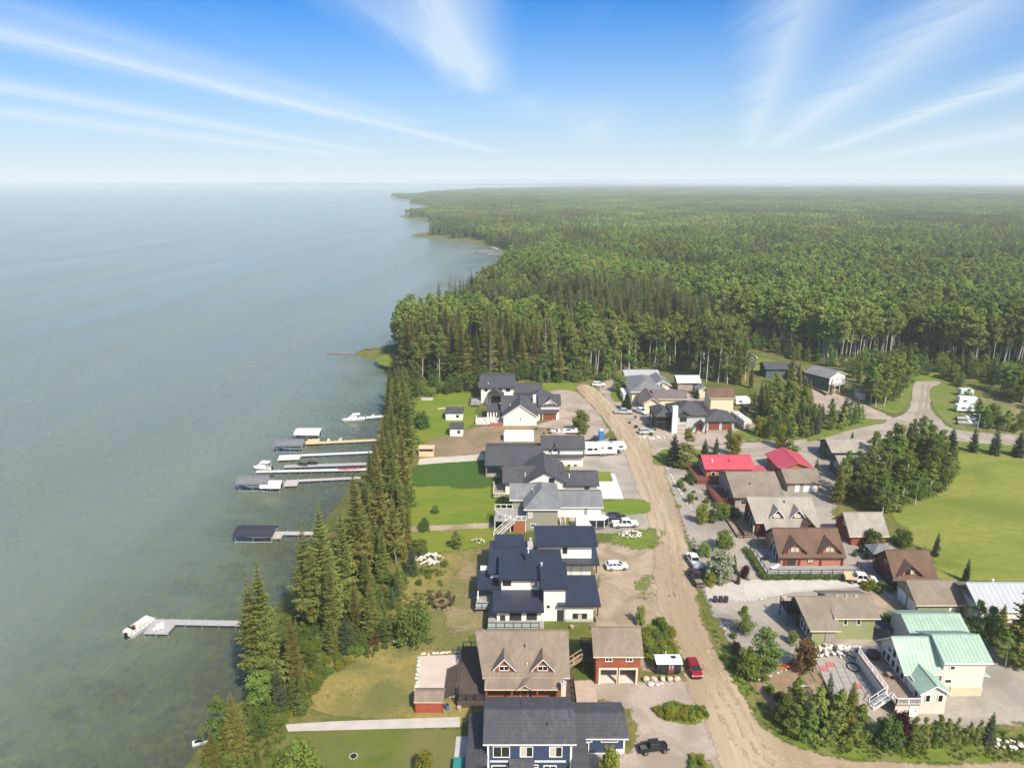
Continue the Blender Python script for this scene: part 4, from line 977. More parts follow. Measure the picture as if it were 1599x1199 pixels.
# navy house at the bottom of the view
h = thing('house', 'navy blue house with charcoal shingle roof and white window trim, nearest the camera', 'house', (2, 80, 0), group=GR)
gable_walls(h, -3.1, 7.6, 76.4, 84.2, 0, 5.2, 6.75, 'x', W_NAVY); gable_roof(h, -3.7, 8.2, 75.9, 84.7, 5.2, 6.75, 'x', SH_DARK, TRIM_W)
window(h, 'S', 76.4, -1.35, 2.85, 2.0, 1.55, mull=2); window(h, 'S', 76.4, 1.85, 2.9, 1.5, 1.45, pm=[GLASS_L, GLASS], mull=2); window(h, 'S', 76.4, 5.6, 2.9, 1.5, 1.45, pm=[GLASS_L, GLASS], mull=2)
window(h, 'S', 76.4, -1.6, .25, 1.9, 1.15); window(h, 'S', 76.4, 4.9, .2, 1.5, 1.2, mull=2); window(h, 'S', 76.4, 2.9, 1.2, .8, .3)
corner_trim(h, [(-3.05, 76.4), (7.55, 76.4)], 0, 5.0, s=.12)
mb = MB(); mb.box(-2.8, -.45, 76.32, 76.4, 2.05, 2.25); mb.box(2.9, 6.9, 76.30, 76.4, 2.05, 2.25); mb.build('trim_board', TRIM_W, h)
shed_roof(h, -.4, 2.8, 74.4, 76.4, (1.9, 1.9, 2.5, 2.5), SH_DARK, TRIM_D, name='porch_roof')
for x, y in ((1.2, 82), (4.6, 78.2), (6.6, 79.8)): vent(h, x, y, 6.0, .06, .45, TRIM_D)
walls(h, 8.9, 15.0, 80.0, 86.6, 0, 2.55, W_NAVY, 'wing_wall'); gable_roof(h, 8.35, 15.5, 79.6, 86.6, 2.75, 3.85, 'x', SH_DARK, TRIM_W, name='wing_roof')
window(h, 'S', 80.0, 9.9, 1.95, 1.4, .34); window(h, 'S', 80.0, 13.0, 1.95, 2.1, .34); door(h, 'S', 80.0, 9.7, 0, .95, 1.75); corner_trim(h, [(14.95, 80.0)], 0, 2.5)
mb = MB(); mb.box(10.55, 14.8, 79.93, 80.0, 0, .12); mb.box(13.9, 14.82, 79.9, 80.0, .12, .75); mb.build('wing_trim', TRIM_W, h)
walls(h, 7.62, 8.88, 80.2, 85, 0, 2.5, W_NAVY, 'link_wall')
shed_roof(h, 7.66, 9.75, 71, 79.46, (2.2, 2.2, 2.9, 2.9), SH_DARK, TRIM_D, name='entry_roof'); pts_posts(h, [(9.5, 71.3)], 0, 2.1, .1, TRIM_W)
shed_roof(h, -5.9, -3.12, 74.6, 84.6, (2.5, 3.2, 3.2, 2.5), SH_DARK, TRIM_D, name='veranda_roof'); pts_posts(h, [(-5.6, 75), (-5.6, 79.5), (-5.6, 84.2)], 0, 2.25, .1, TRIM_W)
deck(h, -5.9, -3.12, 73, 84.5, .25, DECK_D, posts=False)
railing(h, [(-5.8, 73.2), (-5.8, 77.5)], .25, .95, FENCE_B, 1.4)
mb = MB(); mb.box(-7.7, -5.95, 70, 83.0, 0, .09); mb.build('side_patio', CONC_W, h)
# log chalet with two dormers
h = thing('house', 'red log chalet with tan roof, two white trimmed dormers and dark lake deck', 'house', (2, 95, 0), group=GR)
gable_walls(h, -3.6, 7.9, 90.9, 99.0, 0, 4.0, 8.7, 'x', LOG_R); log_courses(h, -3.6, 7.9, 90.9, 99.0, .1, 3.9, LOG_R, 'SWE')
gable_roof(h, -4.3, 8.5, 90.2, 99.7, 4.0, 8.7, 'x', SH_TAN, TRIM_C, pr0=1.3)
shed_roof(h, -4.0, 7.7, 88.75, 90.35, (3.15, 3.15, 4.05, 4.05), SH_TAN, TRIM_C, t=.2, name='porch_roof')
g = MB(); g.add([(.6, 88.5, 3.2), (1.8, 88.5, 4.0), (3.0, 88.5, 3.2), (.6, 90.6, 3.2 + .9), (1.8, 91.2, 4.0), (3.0, 90.6, 3.2 + .9), (.6, 88.5, 3.05), (1.8, 88.5, 3.85), (3.0, 88.5, 3.05)], [(0, 1, 4, 3), (1, 2, 5, 4), (0, 6, 7, 1), (1, 7, 8, 2)], [0, 0, 1, 1]); g.build('porch_gable', [SH_TAN, TRIM_C], h)
rf = lambda y: 4.0 + (y - 90.2) * (4.7 / 4.75)
dormer(h, -1.15, 90.75, 4.55, 1.2, 7.05, rf, LOG_R, SH_TAN, TRIM_W, .5); dormer(h, 4.5, 90.75, 4.55, 1.2, 7.05, rf, LOG_R, SH_TAN, TRIM_W, .5)
pts_posts(h, [(-3.7, 89.1), (0, 89.1), (3.7, 89.1), (7.2, 89.1)], 0, 3.0, .12, LOG_R); window(h, 'S', 90.9, 5.7, 1.1, 1.6, 1.2, fm=TRIM_C, mull=2); door(h, 'S', 90.9, 1.8, .1, 1.0, 2.1, fm=TRIM_C)
for y in (93, 95, 97): window(h, 'W', -3.6, y, 1.3, 1.4, 2.4, fm=TRIM_C)
window(h, 'W', -3.6, 95, 4.6, 1.8, 1.6, fm=TRIM_C, mull=2)
mb = MB(); mb.box(7.05, 7.75, 88.1, 88.7, 0, 4.5); c = mb.build('chimney', TRIM_C, h); k = MB(); k.box(6.98, 7.82, 88.03, 88.77, 4.5, 4.6); k.tube((7.4, 88.4, 4.6), (7.4, 88.4, 5.0), .12, n=8); k.build('chimney_cap', CONC_W, c)
vent(h, 1.9, 93.2, 7, .06, .4, TRIM_D); vent(h, 2.2, 91.4, 5.2, .08, .35, TRIM_C)
deck(h, -8.0, -3.8, 88.7, 101.5, 1.2, DECK_D, skirt=DECK_D); railing(h, [(-3.9, 101.3), (-7.9, 101.3), (-7.9, 97.4)], 1.2, 1.0, FENCE_B, 1.5, .35); railing(h, [(-7.9, 90.6), (-7.9, 88.8), (-4.0, 88.8)], 1.2, 1.0, FENCE_B, 1.5, .35)
steps(h, (-10.2, 94), (-8.05, 94), 0, 1.2, 6.6, DECK_D, name='wide_stairs')
deck(h, 7.95, 9.4, 87.6, 98.5, .5, DECK_D, posts=False, name='side_walk'); railing(h, [(9.3, 87.8), (9.3, 93.6)], .5, .95, FENCE_B, 1.4)
# coach house garage
h = thing('garage', 'red coach house with tan shingle roof and two open garage bays beside the chalet', 'garage', (16, 97, 0))
for x in ((12.8, 13.02), (19.08, 19.3)):
    mb = MB(); mb.prism([(93.9, 0), (100.2, 0), (100.2, 5.33), (97.05, 7.6), (93.9, 5.33)], 'x', x[0], x[1]); mb.build('side_wall', LOG_R, h)
mb = MB()
for a, b in ((13.02, 13.45), (15.9, 16.35), (18.8, 19.08)): mb.box(a, b, 93.9, 94.1, 0, 2.6)
mb.box(13.02, 19.08, 93.9, 94.1, 2.6, 5.3); mb.build('front_wall', LOG_R, h)
log_courses(h, 12.8, 19.3, 93.9, 100.2, 2.9, 5.0, LOG_R, 'S'); log_courses(h, 12.8, 19.3, 93.9, 100.2, .1, 5.0, LOG_R, 'W')
walls(h, 13.02, 19.08, 100.0, 100.2, 0, 5.3, LOG_R, 'back_wall'); gable_roof(h, 12.2, 19.8, 93.4, 100.7, 5.2, 7.85, 'x', SH_TAN, TRIM_C)
mb = MB(); mb.box(13.02, 19.08, 94.1, 100.0, 0, .09); mb.build('garage_floor', mat('garage_slab', (.55, .52, .44), (.62, .58, .50), .6, .8)); walls(h, 13.02, 19.08, 94.12, 99.98, 2.75, 2.85, WOOD_L, 'ceiling')
o = bpy.data.objects['garage_floor']; o.parent = h; o.location = (-16, -97, 0)
for a, b in ((13.45, 15.9), (16.35, 18.8)):
    f = MB(); f.box(a - .3, a, 93.82, 93.9, 0, 2.6); f.box(b, b + .3, 93.82, 93.9, 0, 2.6); f.box(a - .3, b + .3, 93.80, 93.9, 2.6, 2.92); f.build('bay_trim', TRIM_C, h)
window(h, 'S', 93.82, 14.6, 4.15, .9, .5, fm=TRIM_W, mull=2); window(h, 'S', 93.82, 17.7, 4.15, .9, .5, fm=TRIM_W, mull=2)
deck(h, 10.9, 12.7, 96.2, 100.4, 2.6, DECK_D, FENCE_B); railing(h, [(12.6, 100.3), (11.0, 100.3), (11.0, 98.0)], 2.6, 1.0, FENCE_B, 1.2, .3); railing(h, [(11.0, 96.3), (12.7, 96.3)], 2.6, 1.0, FENCE_B, 1.2, .3)
steps(h, (8.3, 96.9), (10.9, 96.9), .6, 2.6, 1.1, mat('weathered_wood', (.26, .19, .12), (.33, .25, .17), 2, .9), WOOD_L)
tag(sheet('paving', [(9.4, 89.5), (12.6, 89.5), (12.6, 94.6), (9.4, 94.6)], .07, mat('pink_paving', (.40, .30, .235), (.46, .36, .28), 1.0, .9, .2), world=True, edge=0, smooth=0, jit=0))
# lakeside shed
h = thing('shed', 'small red board shed with tan roof at the edge of the concrete patio', 'shed', (-11.8, 89, 0))
gable_walls(h, -13.9, -10.0, 87.7, 90.4, 0, 1.95, 2.75, 'x', add_bands(mat('red_board', (.30, .065, .035), (.36, .085, .05), 1.5, .8), 'Z', .2, .75), .2, .1); gable_roof(h, -14.1, -9.8, 87.5, 90.6, 1.95, 2.75, 'x', SH_TAN, TRIM_C, t=.12)
door(h, 'N', 90.4, -12, 0, .9, 1.7, LOG_D, TRIM_C); corner_trim(h, [(-13.9, 87.7), (-10.0, 87.7)], 0, 1.9, LOG_D, .06)
# modern white house with navy metal roofs
h = thing('house', 'modern white rendered house with stacked flat navy metal roofs', 'house', (5, 116, 0), group=GR)
walls(h, 5.0, 15.3, 125.3, 130.8, 0, 6.85, W_WHITE, 'upper_wall'); shed_roof(h, 4.4, 16.4, 124.5, 131.4, (6.9, 6.9, 7.6, 7.6), M_NAVY, TRIM_D, .35, seams=.5, name='upper_roof')
window(h, 'S', 125.3, 10.2, 4.9, .7, 1.1, fm=TRIM_D); shed_roof(h, 8.6, 16.7, 123.3, 125.28, (3.6, 3.6, 3.8, 3.8), M_NAVY, TRIM_D, .35, name='canopy'); shed_roof(h, 15.32, 16.7, 125.3, 131, (3.8, 3.6, 3.6, 3.8), M_NAVY, TRIM_D, .35, name='canopy')
for x in (9.6, 11.5, 13.4): door(h, 'S', 125.3, x, 0, .5, 2.2, mat('tan_panel', (.58, .52, .44)), W_WHITE, name='pilaster')
for x, y in ((16.2, 124.2), (14.85, 109.9)):
    mb = MB(); mb.box(x - .3, x + .3, y - .3, y + .3, 0, 1.3); c = mb.build('stone_pier', STONE, h); k = MB(); k.box(x - .1, x + .1, y - .1, y + .1, 1.3, 3.25); k.build('post', TRIM_D, c)
walls(h, -3.9, 3.4, 118.0, 128.2, 0, 4.95, W_WHITE, 'lake_wall'); shed_roof(h, -4.4, 4.3, 117.4, 128.8, (5.15, 5.15, 5.7, 5.7), M_NAVY, TRIM_D, .32, name='lake_roof'); shed_roof(h, -3.4, 2.3, 126.2, 130.5, (5.8, 5.8, 6.2, 6.2), M_NAVY, TRIM_D, .3, name='rear_roof')
walls(h, 3.42, 8.2, 118.0, 125.25, 0, 5.4, W_WHITE, 'link_wall'); shed_roof(h, 3.2, 9.3, 116.9, 124.9, (5.75, 5.75, 5.9, 5.9), M_NAVY, TRIM_D, .3, name='link_roof')
walls(h, -1.9, 4.9, 114.3, 117.9, 0, 6.0, W_WHITE, 'hall_wall'); shed_roof(h, -2.4, 4.85, 113.6, 121.8, (6.25, 6.25, 6.6, 6.6), M_NAVY, TRIM_D, .35, name='hall_roof', seams=.55)
window(h, 'S', 114.3, -.9, 4.6, 1.3, .8, fm=TRIM_D, mull=2); window(h, 'S', 114.3, 3.9, 4.5, .8, 1.1, fm=TRIM_D, pm=GLASS_L)
mb = MB(); mb.hexa([(-2.2, 121.9, 5.5), (2.4, 121.9, 5.5), (2.4, 123.2, 5.5), (-2.2, 123.2, 5.5), (-2.2, 121.9, 5.9), (2.4, 121.9, 6.9), (2.4, 123.2, 6.9), (-2.2, 123.2, 5.9)]); mb.build('clerestory', M_NAVY, h)
mb = MB(); mb.box(2.5, 3.5, 119.3, 120.2, 6.2, 8.0); c = mb.build('chimney', M_NAVY, h); k = MB(); k.tube((3.0, 119.75, 8.0), (3.0, 119.75, 8.8), .16, n=8); k.tube((3.0, 119.75, 8.8), (3.0, 119.75, 8.95), .3, n=8); k.build('chimney_pipe', M_SILVER, c)
mb = MB(); mb.box(3.0, 4.2, 125.3, 127.5, 5.4, 6.3); mb.box(3.4, 3.9, 127.8, 128.4, 5.4, 6.6); mb.build('roof_unit', mat('roof_unit_grey', (.45, .42, .40), rough=.6), h)
walls(h, 5.5, 9.2, 110.3, 116.8, 0, 6.65, W_WHITE, 'tower_wall'); shed_roof(h, 4.95, 9.75, 109.6, 117.2, (6.9, 6.9, 7.5, 7.5), M_NAVY, TRIM_D, .33, name='tower_roof', seams=.45); vent(h, 5.3, 116.2, 7.4, .15, .5, M_SILVER)
walls(h, 9.25, 14.1, 110.15, 118.0, 0, 3.35, W_WHITE, 'garage_wall'); shed_roof(h, 9.28, 15.3, 109.4, 118.8, (3.65, 3.65, 4.0, 4.0), M_NAVY, TRIM_D, .35, name='garage_roof'); shed_roof(h, 7.9, 9.24, 109.42, 110.28, (3.65, 3.65, 3.7, 3.7), M_NAVY, TRIM_D, .3, name='canopy')
window(h, 'S', 110.15, 11.8, .45, 2.3, 1.05, fm=TRIM_D, mull=3, pm=[GLASS, GLASS_L, GLASS]); door(h, 'S', 110.3, 8.45, 0, .95, 2.1, DOOR_D, TRIM_D); mb = MB(); mb.box(9.3, 14.12, 110.06, 110.15, 0, .55); mb.build('base_course', CONC_W, h)
window(h, 'S', 110.3, 6.3, 2.7, .3, .3, fm=TRIM_D); garage_door(h, 'E', 14.1, 114, 0, 4.6, 2.5, DOOR_D, TRIM_D)
walls(h, -2.6, 5.48, 109.0, 114.28, 0, 3.25, W_WHITE, 'south_wall'); shed_roof(h, -3.3, 5.5, 108.0, 114.25, (3.45, 3.45, 3.7, 3.7), M_NAVY, TRIM_D, .33, name='south_roof')
window(h, 'S', 109.0, 3.4, 1.2, 1.6, 1.4, fm=TRIM_D, mull=2); window(h, 'S', 109.0, -1.6, 1.0, .7, .9, fm=TRIM_D); door(h, 'S', 109.0, .6, .6, 1.8, 2.1, DOOR_D, TRIM_D, glass=True)
shed_roof(h, -6.3, -2.3, 114.5, 120.4, (3.75, 3.75, 4.0, 4.0), M_NAVY, TRIM_D, .33, name='porch_roof'); walls(h, -5.9, -3.92, 120.5, 121.3, 0, 4.5, W_WHITE, 'screen_wall'); pts_posts(h, [(-6.1, 114.8)], 1, 3.4, .12, W_WHITE)
deck(h, -6.6, -2.65, 112.6, 120.3, 1.0, DECK_G, TRIM_D); deck(h, -4.2, 5.4, 106.7, 108.95, 1.0, DECK_G, TRIM_D); deck(h, -4.2, -2.65, 108.97, 112.58, 1.0, DECK_G, TRIM_D)
railing(h, [(-6.5, 118), (-6.5, 112.7), (-4.15, 112.7), (-4.15, 106.8), (4.6, 106.8)], 1.0, 1.0, FENCE_B, 1.5, glass=mat('rail_glass', (.34, .40, .40), rough=.1, spec=.6))
mb = MB(); mb.box(-5.9, -4.0, 113.4, 114.1, 1.0, 1.4); mb.box(-5.9, -5.3, 114.1, 115.4, 1.0, 1.4); mb.box(-5.9, -4.0, 113.2, 113.4, 1.4, 1.8); tag(mb.build('outdoor_sofa', mat('grey_cushion', (.30, .31, .33), (.4, .41, .43), 2, .9)), 'grey corner sofa on the modern house porch', 'sofa')
# grey hip-roofed house
h = thing('house', 'olive grey walkout house with light grey hip roof and white deck stairs', 'house', (8, 150, 0), group=GR)
walls(h, 3.2, 10.0, 144.3, 157, 0, 5.0, W_OLIVEG); hip_roof(h, 2.5, 10.6, 143.7, 158, 5.2, 7.8, SH_GREY, TRIM_W, ins=5.2, ax='y'); walls(h, .2, 3.18, 149.6, 156.6, 0, 4.9, W_OLIVEG, 'lake_wall'); gable_roof(h, -.6, 6.0, 148.9, 157.2, 5.05, 7.3, 'x', SH_GREY, TRIM_W, name='lake_roof')
window(h, 'S', 144.3, 4.0, 3.0, .7, 1.3, pm=GLASS_L); window(h, 'S', 144.3, 4.6, .8, 1.1, .7, pm=GLASS_B); window(h, 'W', .2, 152, 2.9, 2.4, 1.9, mull=3); window(h, 'W', 3.2, 147, 2.9, 1.8, 2.0, mull=2); vent(h, 8.6, 146.2, 6.0, .12, .25, TRIM_D)
for x, y in ((4.2, 152.5), (4.6, 151), (5.0, 149.6)): vent(h, x, y, 6.4, .1, .35, TRIM_W)
gable_walls(h, 10.05, 20.2, 150.6, 159.4, 0, 2.75, 4.6, 'x', W_WHITE, name='garage_wall'); gable_roof(h, 9.6, 20.8, 150.0, 160.0, 2.75, 4.6, 'x', SH_GREY, TRIM_W, name='garage_roof')
garage_door(h, 'S', 150.6, 14.2, 0, 4.2, 2.3, DOOR_W); garage_door(h, 'S', 150.6, 18.4, 0, 2.4, 2.3, DOOR_W); mb = MB(); mb.box(16.5, 17.1, 150.5, 150.6, 0, 2.4); mb.build('trim_board', W_OLIVEG, h)
deck(h, -3.9, 3.15, 143.4, 149.5, 2.7, DECK_G, TRIM_W); railing(h, [(3.1, 143.5), (.9, 143.5)], 2.7, 1.05, TRIM_W, 1.2, .0); railing(h, [(-.4, 143.5), (-2.6, 144.6), (-3.8, 146.5), (-3.8, 149.4), (.1, 149.4)], 2.7, 1.05, TRIM_W, 1.2)
steps(h, (-3.6, 140.9), (.2, 143.3), 0, 2.7, 1.5, DECK_G, TRIM_W); mb = MB(); mb.box(.3, 3.1, 143.5, 143.6, 0, 2.5); mb.build('skirting', add_bands(mat('red_lattice', (.34, .10, .045), (.40, .13, .06), 2, .85), 'X', .15, .6), h)
steps(h, (11.4, 146.8), (11.0, 148.4), 0, 1.2, 1.1, DECK_G, TRIM_W, name='side_stairs')
# white gable house with charcoal wing
h = thing('house', 'white gabled house with charcoal roof and low right wing behind the grey roof', 'house', (8, 167, 0), group=GR)
gable_walls(h, 3.4, 12.6, 162.1, 174, 0, 3.6, 6.5, 'y', W_WHITE); gable_roof(h, 2.8, 13.2, 161.5, 175, 3.6, 6.5, 'y', SH_DARK, TRIM_D); window(h, 'S', 162.1, 9.6, 3.0, 1.2, 1.6, fm=TRIM_D, mull=2, bars=1); window(h, 'S', 162.1, 10.4, 1.4, .5, .6, fm=TRIM_D)
gable_walls(h, -1.6, 3.38, 163.2, 172.8, 0, 3.2, 5.4, 'x', W_WHITE, name='lake_wall'); gable_roof(h, -2.4, 8.0, 162.4, 173.6, 3.2, 5.5, 'x', SH_DARK, TRIM_D, name='lake_roof'); window(h, 'W', -1.6, 168, .6, 3.0, 2.0, mull=3, fm=TRIM_D); vent(h, 3.2, 164.5, 4.4, .1, .6, TRIM_W)
gable_walls(h, 12.65, 20.6, 162.4, 170.8, 0, 2.9, 4.5, 'x', W_WHITE, name='wing_wall'); gable_roof(h, 12.4, 21.2, 161.7, 171.5, 2.9, 4.5, 'x', SH_DARK, TRIM_D, name='wing_roof'); window(h, 'S', 162.4, 18.2, 1.6, 1.0, .7, fm=TRIM_D); vent(h, 14.0, 164.5, 4, .12, .7, TRIM_W); garage_door(h, 'E', 20.6, 166.5, 0, 5, 2.3, DOOR_W)
deck(h, -4.6, -1.65, 160.5, 168, .5, DECK, posts=False); railing(h, [(-4.5, 167.8), (-4.5, 160.6), (-1.7, 160.6)], .5, .9, TRIM_W, 1.5)
# long charcoal roof with garage loft
h = thing('house', 'long low house under one broad charcoal roof with white two-storey garage loft', 'house', (4, 182, 0), group=GR)
gable_walls(h, -2.6, 7.6, 173.8, 188.6, 0, 3.5, 5.7, 'x', W_WHITE); gable_roof(h, -7.0, 8.3, 173.0, 189.6, 3.5, 5.7, 'x', SH_DARK, TRIM_D); pts_posts(h, [(-6.6, 173.6), (-6.6, 181), (-6.6, 188.8), (-3, 173.6)], .3, 3.4, .14, mat('cedar_post', (.30, .14, .07), rough=.8)); deck(h, -6.9, -2.65, 173.3, 189, .35, DECK_G, posts=False)
window(h, 'W', -2.6, 178, .5, 3.2, 2.1, fm=TRIM_D, mull=3); window(h, 'W', -2.6, 184, .9, 2.4, 1.5, fm=TRIM_D, mull=2)
gable_walls(h, 8.35, 19.0, 181.3, 189.6, 0, 5.2, 7.1, 'x', W_WHITE, name='garage_wall'); gable_roof(h, 7.7, 19.6, 180.6, 190.3, 5.2, 7.1, 'x', SH_DARK, TRIM_D, name='garage_roof'); shed_roof(h, 9.5, 19.2, 180.3, 181.28, (3.0, 3.0, 3.4, 3.4), SH_DARK, TRIM_D, .2, name='skirt_roof')
dormer(h, 11.4, 180.9, 4.2, .75, 6.2, lambda y: 5.2 + (y - 180.6) * .39, W_WHITE, SH_DARK, TRIM_D, .7, wz=.4); garage_door(h, 'E', 19.0, 185.5, 0, 5, 2.4, DOOR_W)
mb = MB(); [mb.box(9.9 + i * 1.7, 10.6 + i * 1.7, 181.0, 181.3, 0, .5) for i in range(5)]; mb.build('planter', mat('dark_planter', (.05, .06, .03), rough=.9), h)
# warm white gable with garage
h = thing('house', 'warm white gable house with red-brown garage door and small glazed sunroom', 'house', (4, 220, 0), group=GR)
gable_walls(h, -2.7, 7.7, 214.4, 226, 0, 2.9, 6.9, 'y', W_PINKW); gable_roof(h, -3.3, 8.3, 213.9, 227, 2.9, 6.9, 'y', SH_DARK, TRIM_W); window(h, 'S', 214.4, 2.6, 1.9, .35, .6, fm=TRIM_W)
gable_walls(h, -2.0, 8.6, 219, 231, 0, 3.3, 6.7, 'x', W_PINKW, name='rear_wall'); gable_roof(h, -3.6, 9.2, 218.3, 231.7, 3.3, 6.7, 'x', SH_DARK, TRIM_D, name='rear_roof'); hip_roof(h, 5.2, 14, 228, 237, 3.9, 6.8, SH_DARK, TRIM_D, name='hip_roof')
gable_walls(h, 8.65, 15.1, 220.4, 229, 0, 5.0, 7.2, 'x', W_PINKW, name='garage_wall'); gable_roof(h, 8.3, 15.7, 219.8, 229.6, 5.0, 7.2, 'x', SH_DARK, TRIM_D, name='garage_roof'); garage_door(h, 'S', 220.4, 12.0, 0, 4.3, 2.2, DOOR_R, TRIM_W); door(h, 'S', 220.4, 9.4, 0, .8, 2.0, DOOR_D)
shed_roof(h, 8.8, 15.0, 219.3, 220.38, (3.1, 3.1, 3.5, 3.5), SH_DARK, TRIM_D, .2, name='skirt_roof'); dormer(h, 12.1, 220.3, 4.6, 1.6, 6.9, lambda y: 5.0 + (y - 219.8) * .45, W_PINKW, SH_DARK, TRIM_W, .7, ww=1.0, wh=.7)
chimney(h, 7.2, 222.4, 4, 7.4, .9, .8, W_WHITE, TRIM_W); vent(h, -.6, 220, 4.6, .12, .6, TRIM_W)
walls(h, -8.0, -3.9, 221.6, 226, 0, 2.75, W_WHITE, 'sunroom_wall'); shed_roof(h, -8.4, -3.6, 221.0, 226.4, (2.8, 2.8, 3.6, 3.6), SH_DARK, TRIM_D, .2, name='sunroom_roof')
for i in range(4): window(h, 'S', 221.6, -7.3 + i * .95, .5, .5, 1.8, fm=TRIM_W)
deck(h, -11.6, -2.75, 214.6, 221.5, .4, mat('pale_deck', (.52, .44, .40), (.60, .52, .48), 1, .9), posts=False); mb = MB(); mb.box(-6.9, -2.8, 214.0, 214.5, 0, .9); mb.build('planter', mat('red_brick', (.30, .09, .06), (.38, .13, .09), 3, .9), h); railing(h, [(-11.4, 221), (-11.4, 214.8), (-7.2, 214.8)], .4, .9, TRIM_W, 1.5)
for i, (x, y) in enumerate(((-9.6, 217), (-8, 218.6), (-6, 216.6), (-4.6, 218.4))):
    t_ = thing('patio_chair', 'pale armchair on the white gable house deck, %s from the lake' % ('first', 'second', 'third', 'fourth')[i], 'chair', (x, y, .4), i * 1.4, 'armchairs on the deck', local=True)
    q = MB(); q.box(-.4, .4, -.4, .4, .3, .45); q.build('seat', TRIM_W, t_); q = MB(); q.box(-.4, .4, .3, .42, .45, 1.0); q.build('backrest', TRIM_W, t_); q = MB(); [q.box(a - .05, a + .05, b - .05, b + .05, 0, .3) for a in (-.34, .34) for b in (-.34, .34)]; q.build('leg', TRIM_W, t_)
# white two-storey at the end
h = thing('house', 'tall white two-storey house with charcoal roof and open timber porch below the forest', 'house', (-4, 244, 0), group=GR)
gable_walls(h, -10.6, .6, 237.8, 256, 0, 5.8, 7.4, 'x', W_WHITE); gable_roof(h, -11.4, 1.2, 237.1, 256.8, 5.8, 7.4, 'x', SH_DARK, TRIM_D)
for x, ww in ((-8.9, .9), (-4.1, .9), (-1.4, 1.3)): window(h, 'S', 237.8, x, 4.4, ww, .9, fm=TRIM_D)
for y, z in ((241, 3.2), (248, 3.2), (241, .6)): window(h, 'W', -10.6, y, z, 1.2, 1.7, fm=TRIM_D)
gable_roof(h, -8.2, -2.7, 233.2, 237.75, 4.0, 6.0, 'y', SH_DARK, TRIM_D, name='porch_roof'); pts_posts(h, [(-7.8, 233.6), (-3.1, 233.6)], 0, 3.8, .18, TRIM_B); window(h, 'S', 237.8, -5.4, .4, 3.4, 2.2, fm=TRIM_D, mull=3); vent(h, -8.2, 240, 6.2, .1, .6, TRIM_W)
gable_walls(h, .65, 10.0, 238, 249, 0, 3.9, 5.5, 'x', W_WHITE, name='wing_wall'); gable_roof(h, .6, 10.7, 237.3, 249.7, 3.9, 5.5, 'x', SH_DARK, TRIM_D, name='wing_roof'); door(h, 'S', 238, 2.2, 0)
deck(h, -14.2, -10.7, 233.5, 243, .8, DECK_G); railing(h, [(-10.8, 233.6), (-14.1, 233.6), (-14.1, 242.8)], .8, .95, FENCE_B, 1.6)
for i, (x, y) in enumerate(((-21.2, 219.8), (-18.6, 204.8))):
    ww, dd = ((5.4, 4.4), (3.8, 3.8))[i]
    s = thing('shed', ('small white shed with dark roof on the far lawn', 'small white shed with flat dark roof nearer the bare soil')[i], 'shed', (x, y, 0), group='white sheds on the lawn')
    walls(s, x, x + ww, y, y + dd, 0, 2.3, W_WHITE); shed_roof(s, x - .3, x + ww + .3, y - .3, y + dd + .3, (2.5, 2.5, 3.0, 3.0), SH_DARK, TRIM_D, .15); door(s, 'S', y, x + ww * .3, 0, 1.0, 1.9, DOOR_W, TRIM_W); window(s, 'S', y, x + ww * .7, 1.0, .7, .7, fm=TRIM_D)
# ------------------------------------------------------------------ houses on the right of the road
GB = 'houses right of the road'
# mint green roof
h = thing('house', 'cream house with mint green metal roofs and a white railed deck in the lower right', 'house', (63, 93, 0), group=GB)
gable_walls(h, 58.3, 63.3, 91.4, 98.8, 0, 4.0, 7.5, 'x', W_CREAM); gable_roof(h, 57.7, 63.6, 90.9, 99.3, 4.0, 7.5, 'x', M_GREEN, TRIM_W, seams=.6, pr0=.3)
for y, z, ht in ((92.2, 2.3, 1.0), (93.5, 2.3, 1.2), (94.9, 2.3, 1.2), (96.3, 2.3, 1.2), (97.6, 2.3, 1.0), (93.5, 4.0, .9), (94.9, 4.0, 1.5), (96.3, 4.0, .9)): window(h, 'W', 58.3, y, z, .85, ht, fm=TRIM_W)
gable_walls(h, 63.6, 69.8, 91.3, 98.2, 0, 6.0, 8.05, 'x', W_CREAM, name='rear_wall'); gable_roof(h, 63.3, 70.5, 90.8, 98.8, 6.0, 8.05, 'x', M_GREEN, TRIM_W, name='rear_roof', seams=.6)
gable_walls(h, 63.5, 72.0, 99.0, 106, 0, 4.6, 6.4, 'x', W_CREAM, name='north_wall'); gable_roof(h, 63.0, 72.6, 98.9, 106.6, 4.6, 6.4, 'x', M_GREEN, TRIM_W, name='north_roof', seams=.6)
window(h, 'S', 91.3, 64.9, 4.6, .6, .55, pm=GLASS); window(h, 'S', 91.3, 64.6, 2.3, .9, .55); door(h, 'E', 69.8, 94.5, 0, .95, 2.0, DOOR_W); shed_roof(h, 69.85, 71.3, 92, 97, (3.2, 2.8, 2.8, 3.2), M_GREEN, TRIM_W, .12, name='porch_roof')
mb = MB(); mb.box(63.5, 69.88, 91.2, 91.28, 0, 1.5); mb.build('base_course', mat('yellow_block', (.50, .45, .30), (.56, .51, .35), 2, .9), h); mb = MB(); mb.tube((65.2, 91.0, 0), (65.2, 91.0, 2.0), .06); mb.build('drain_pipe', TRIM_W, h)
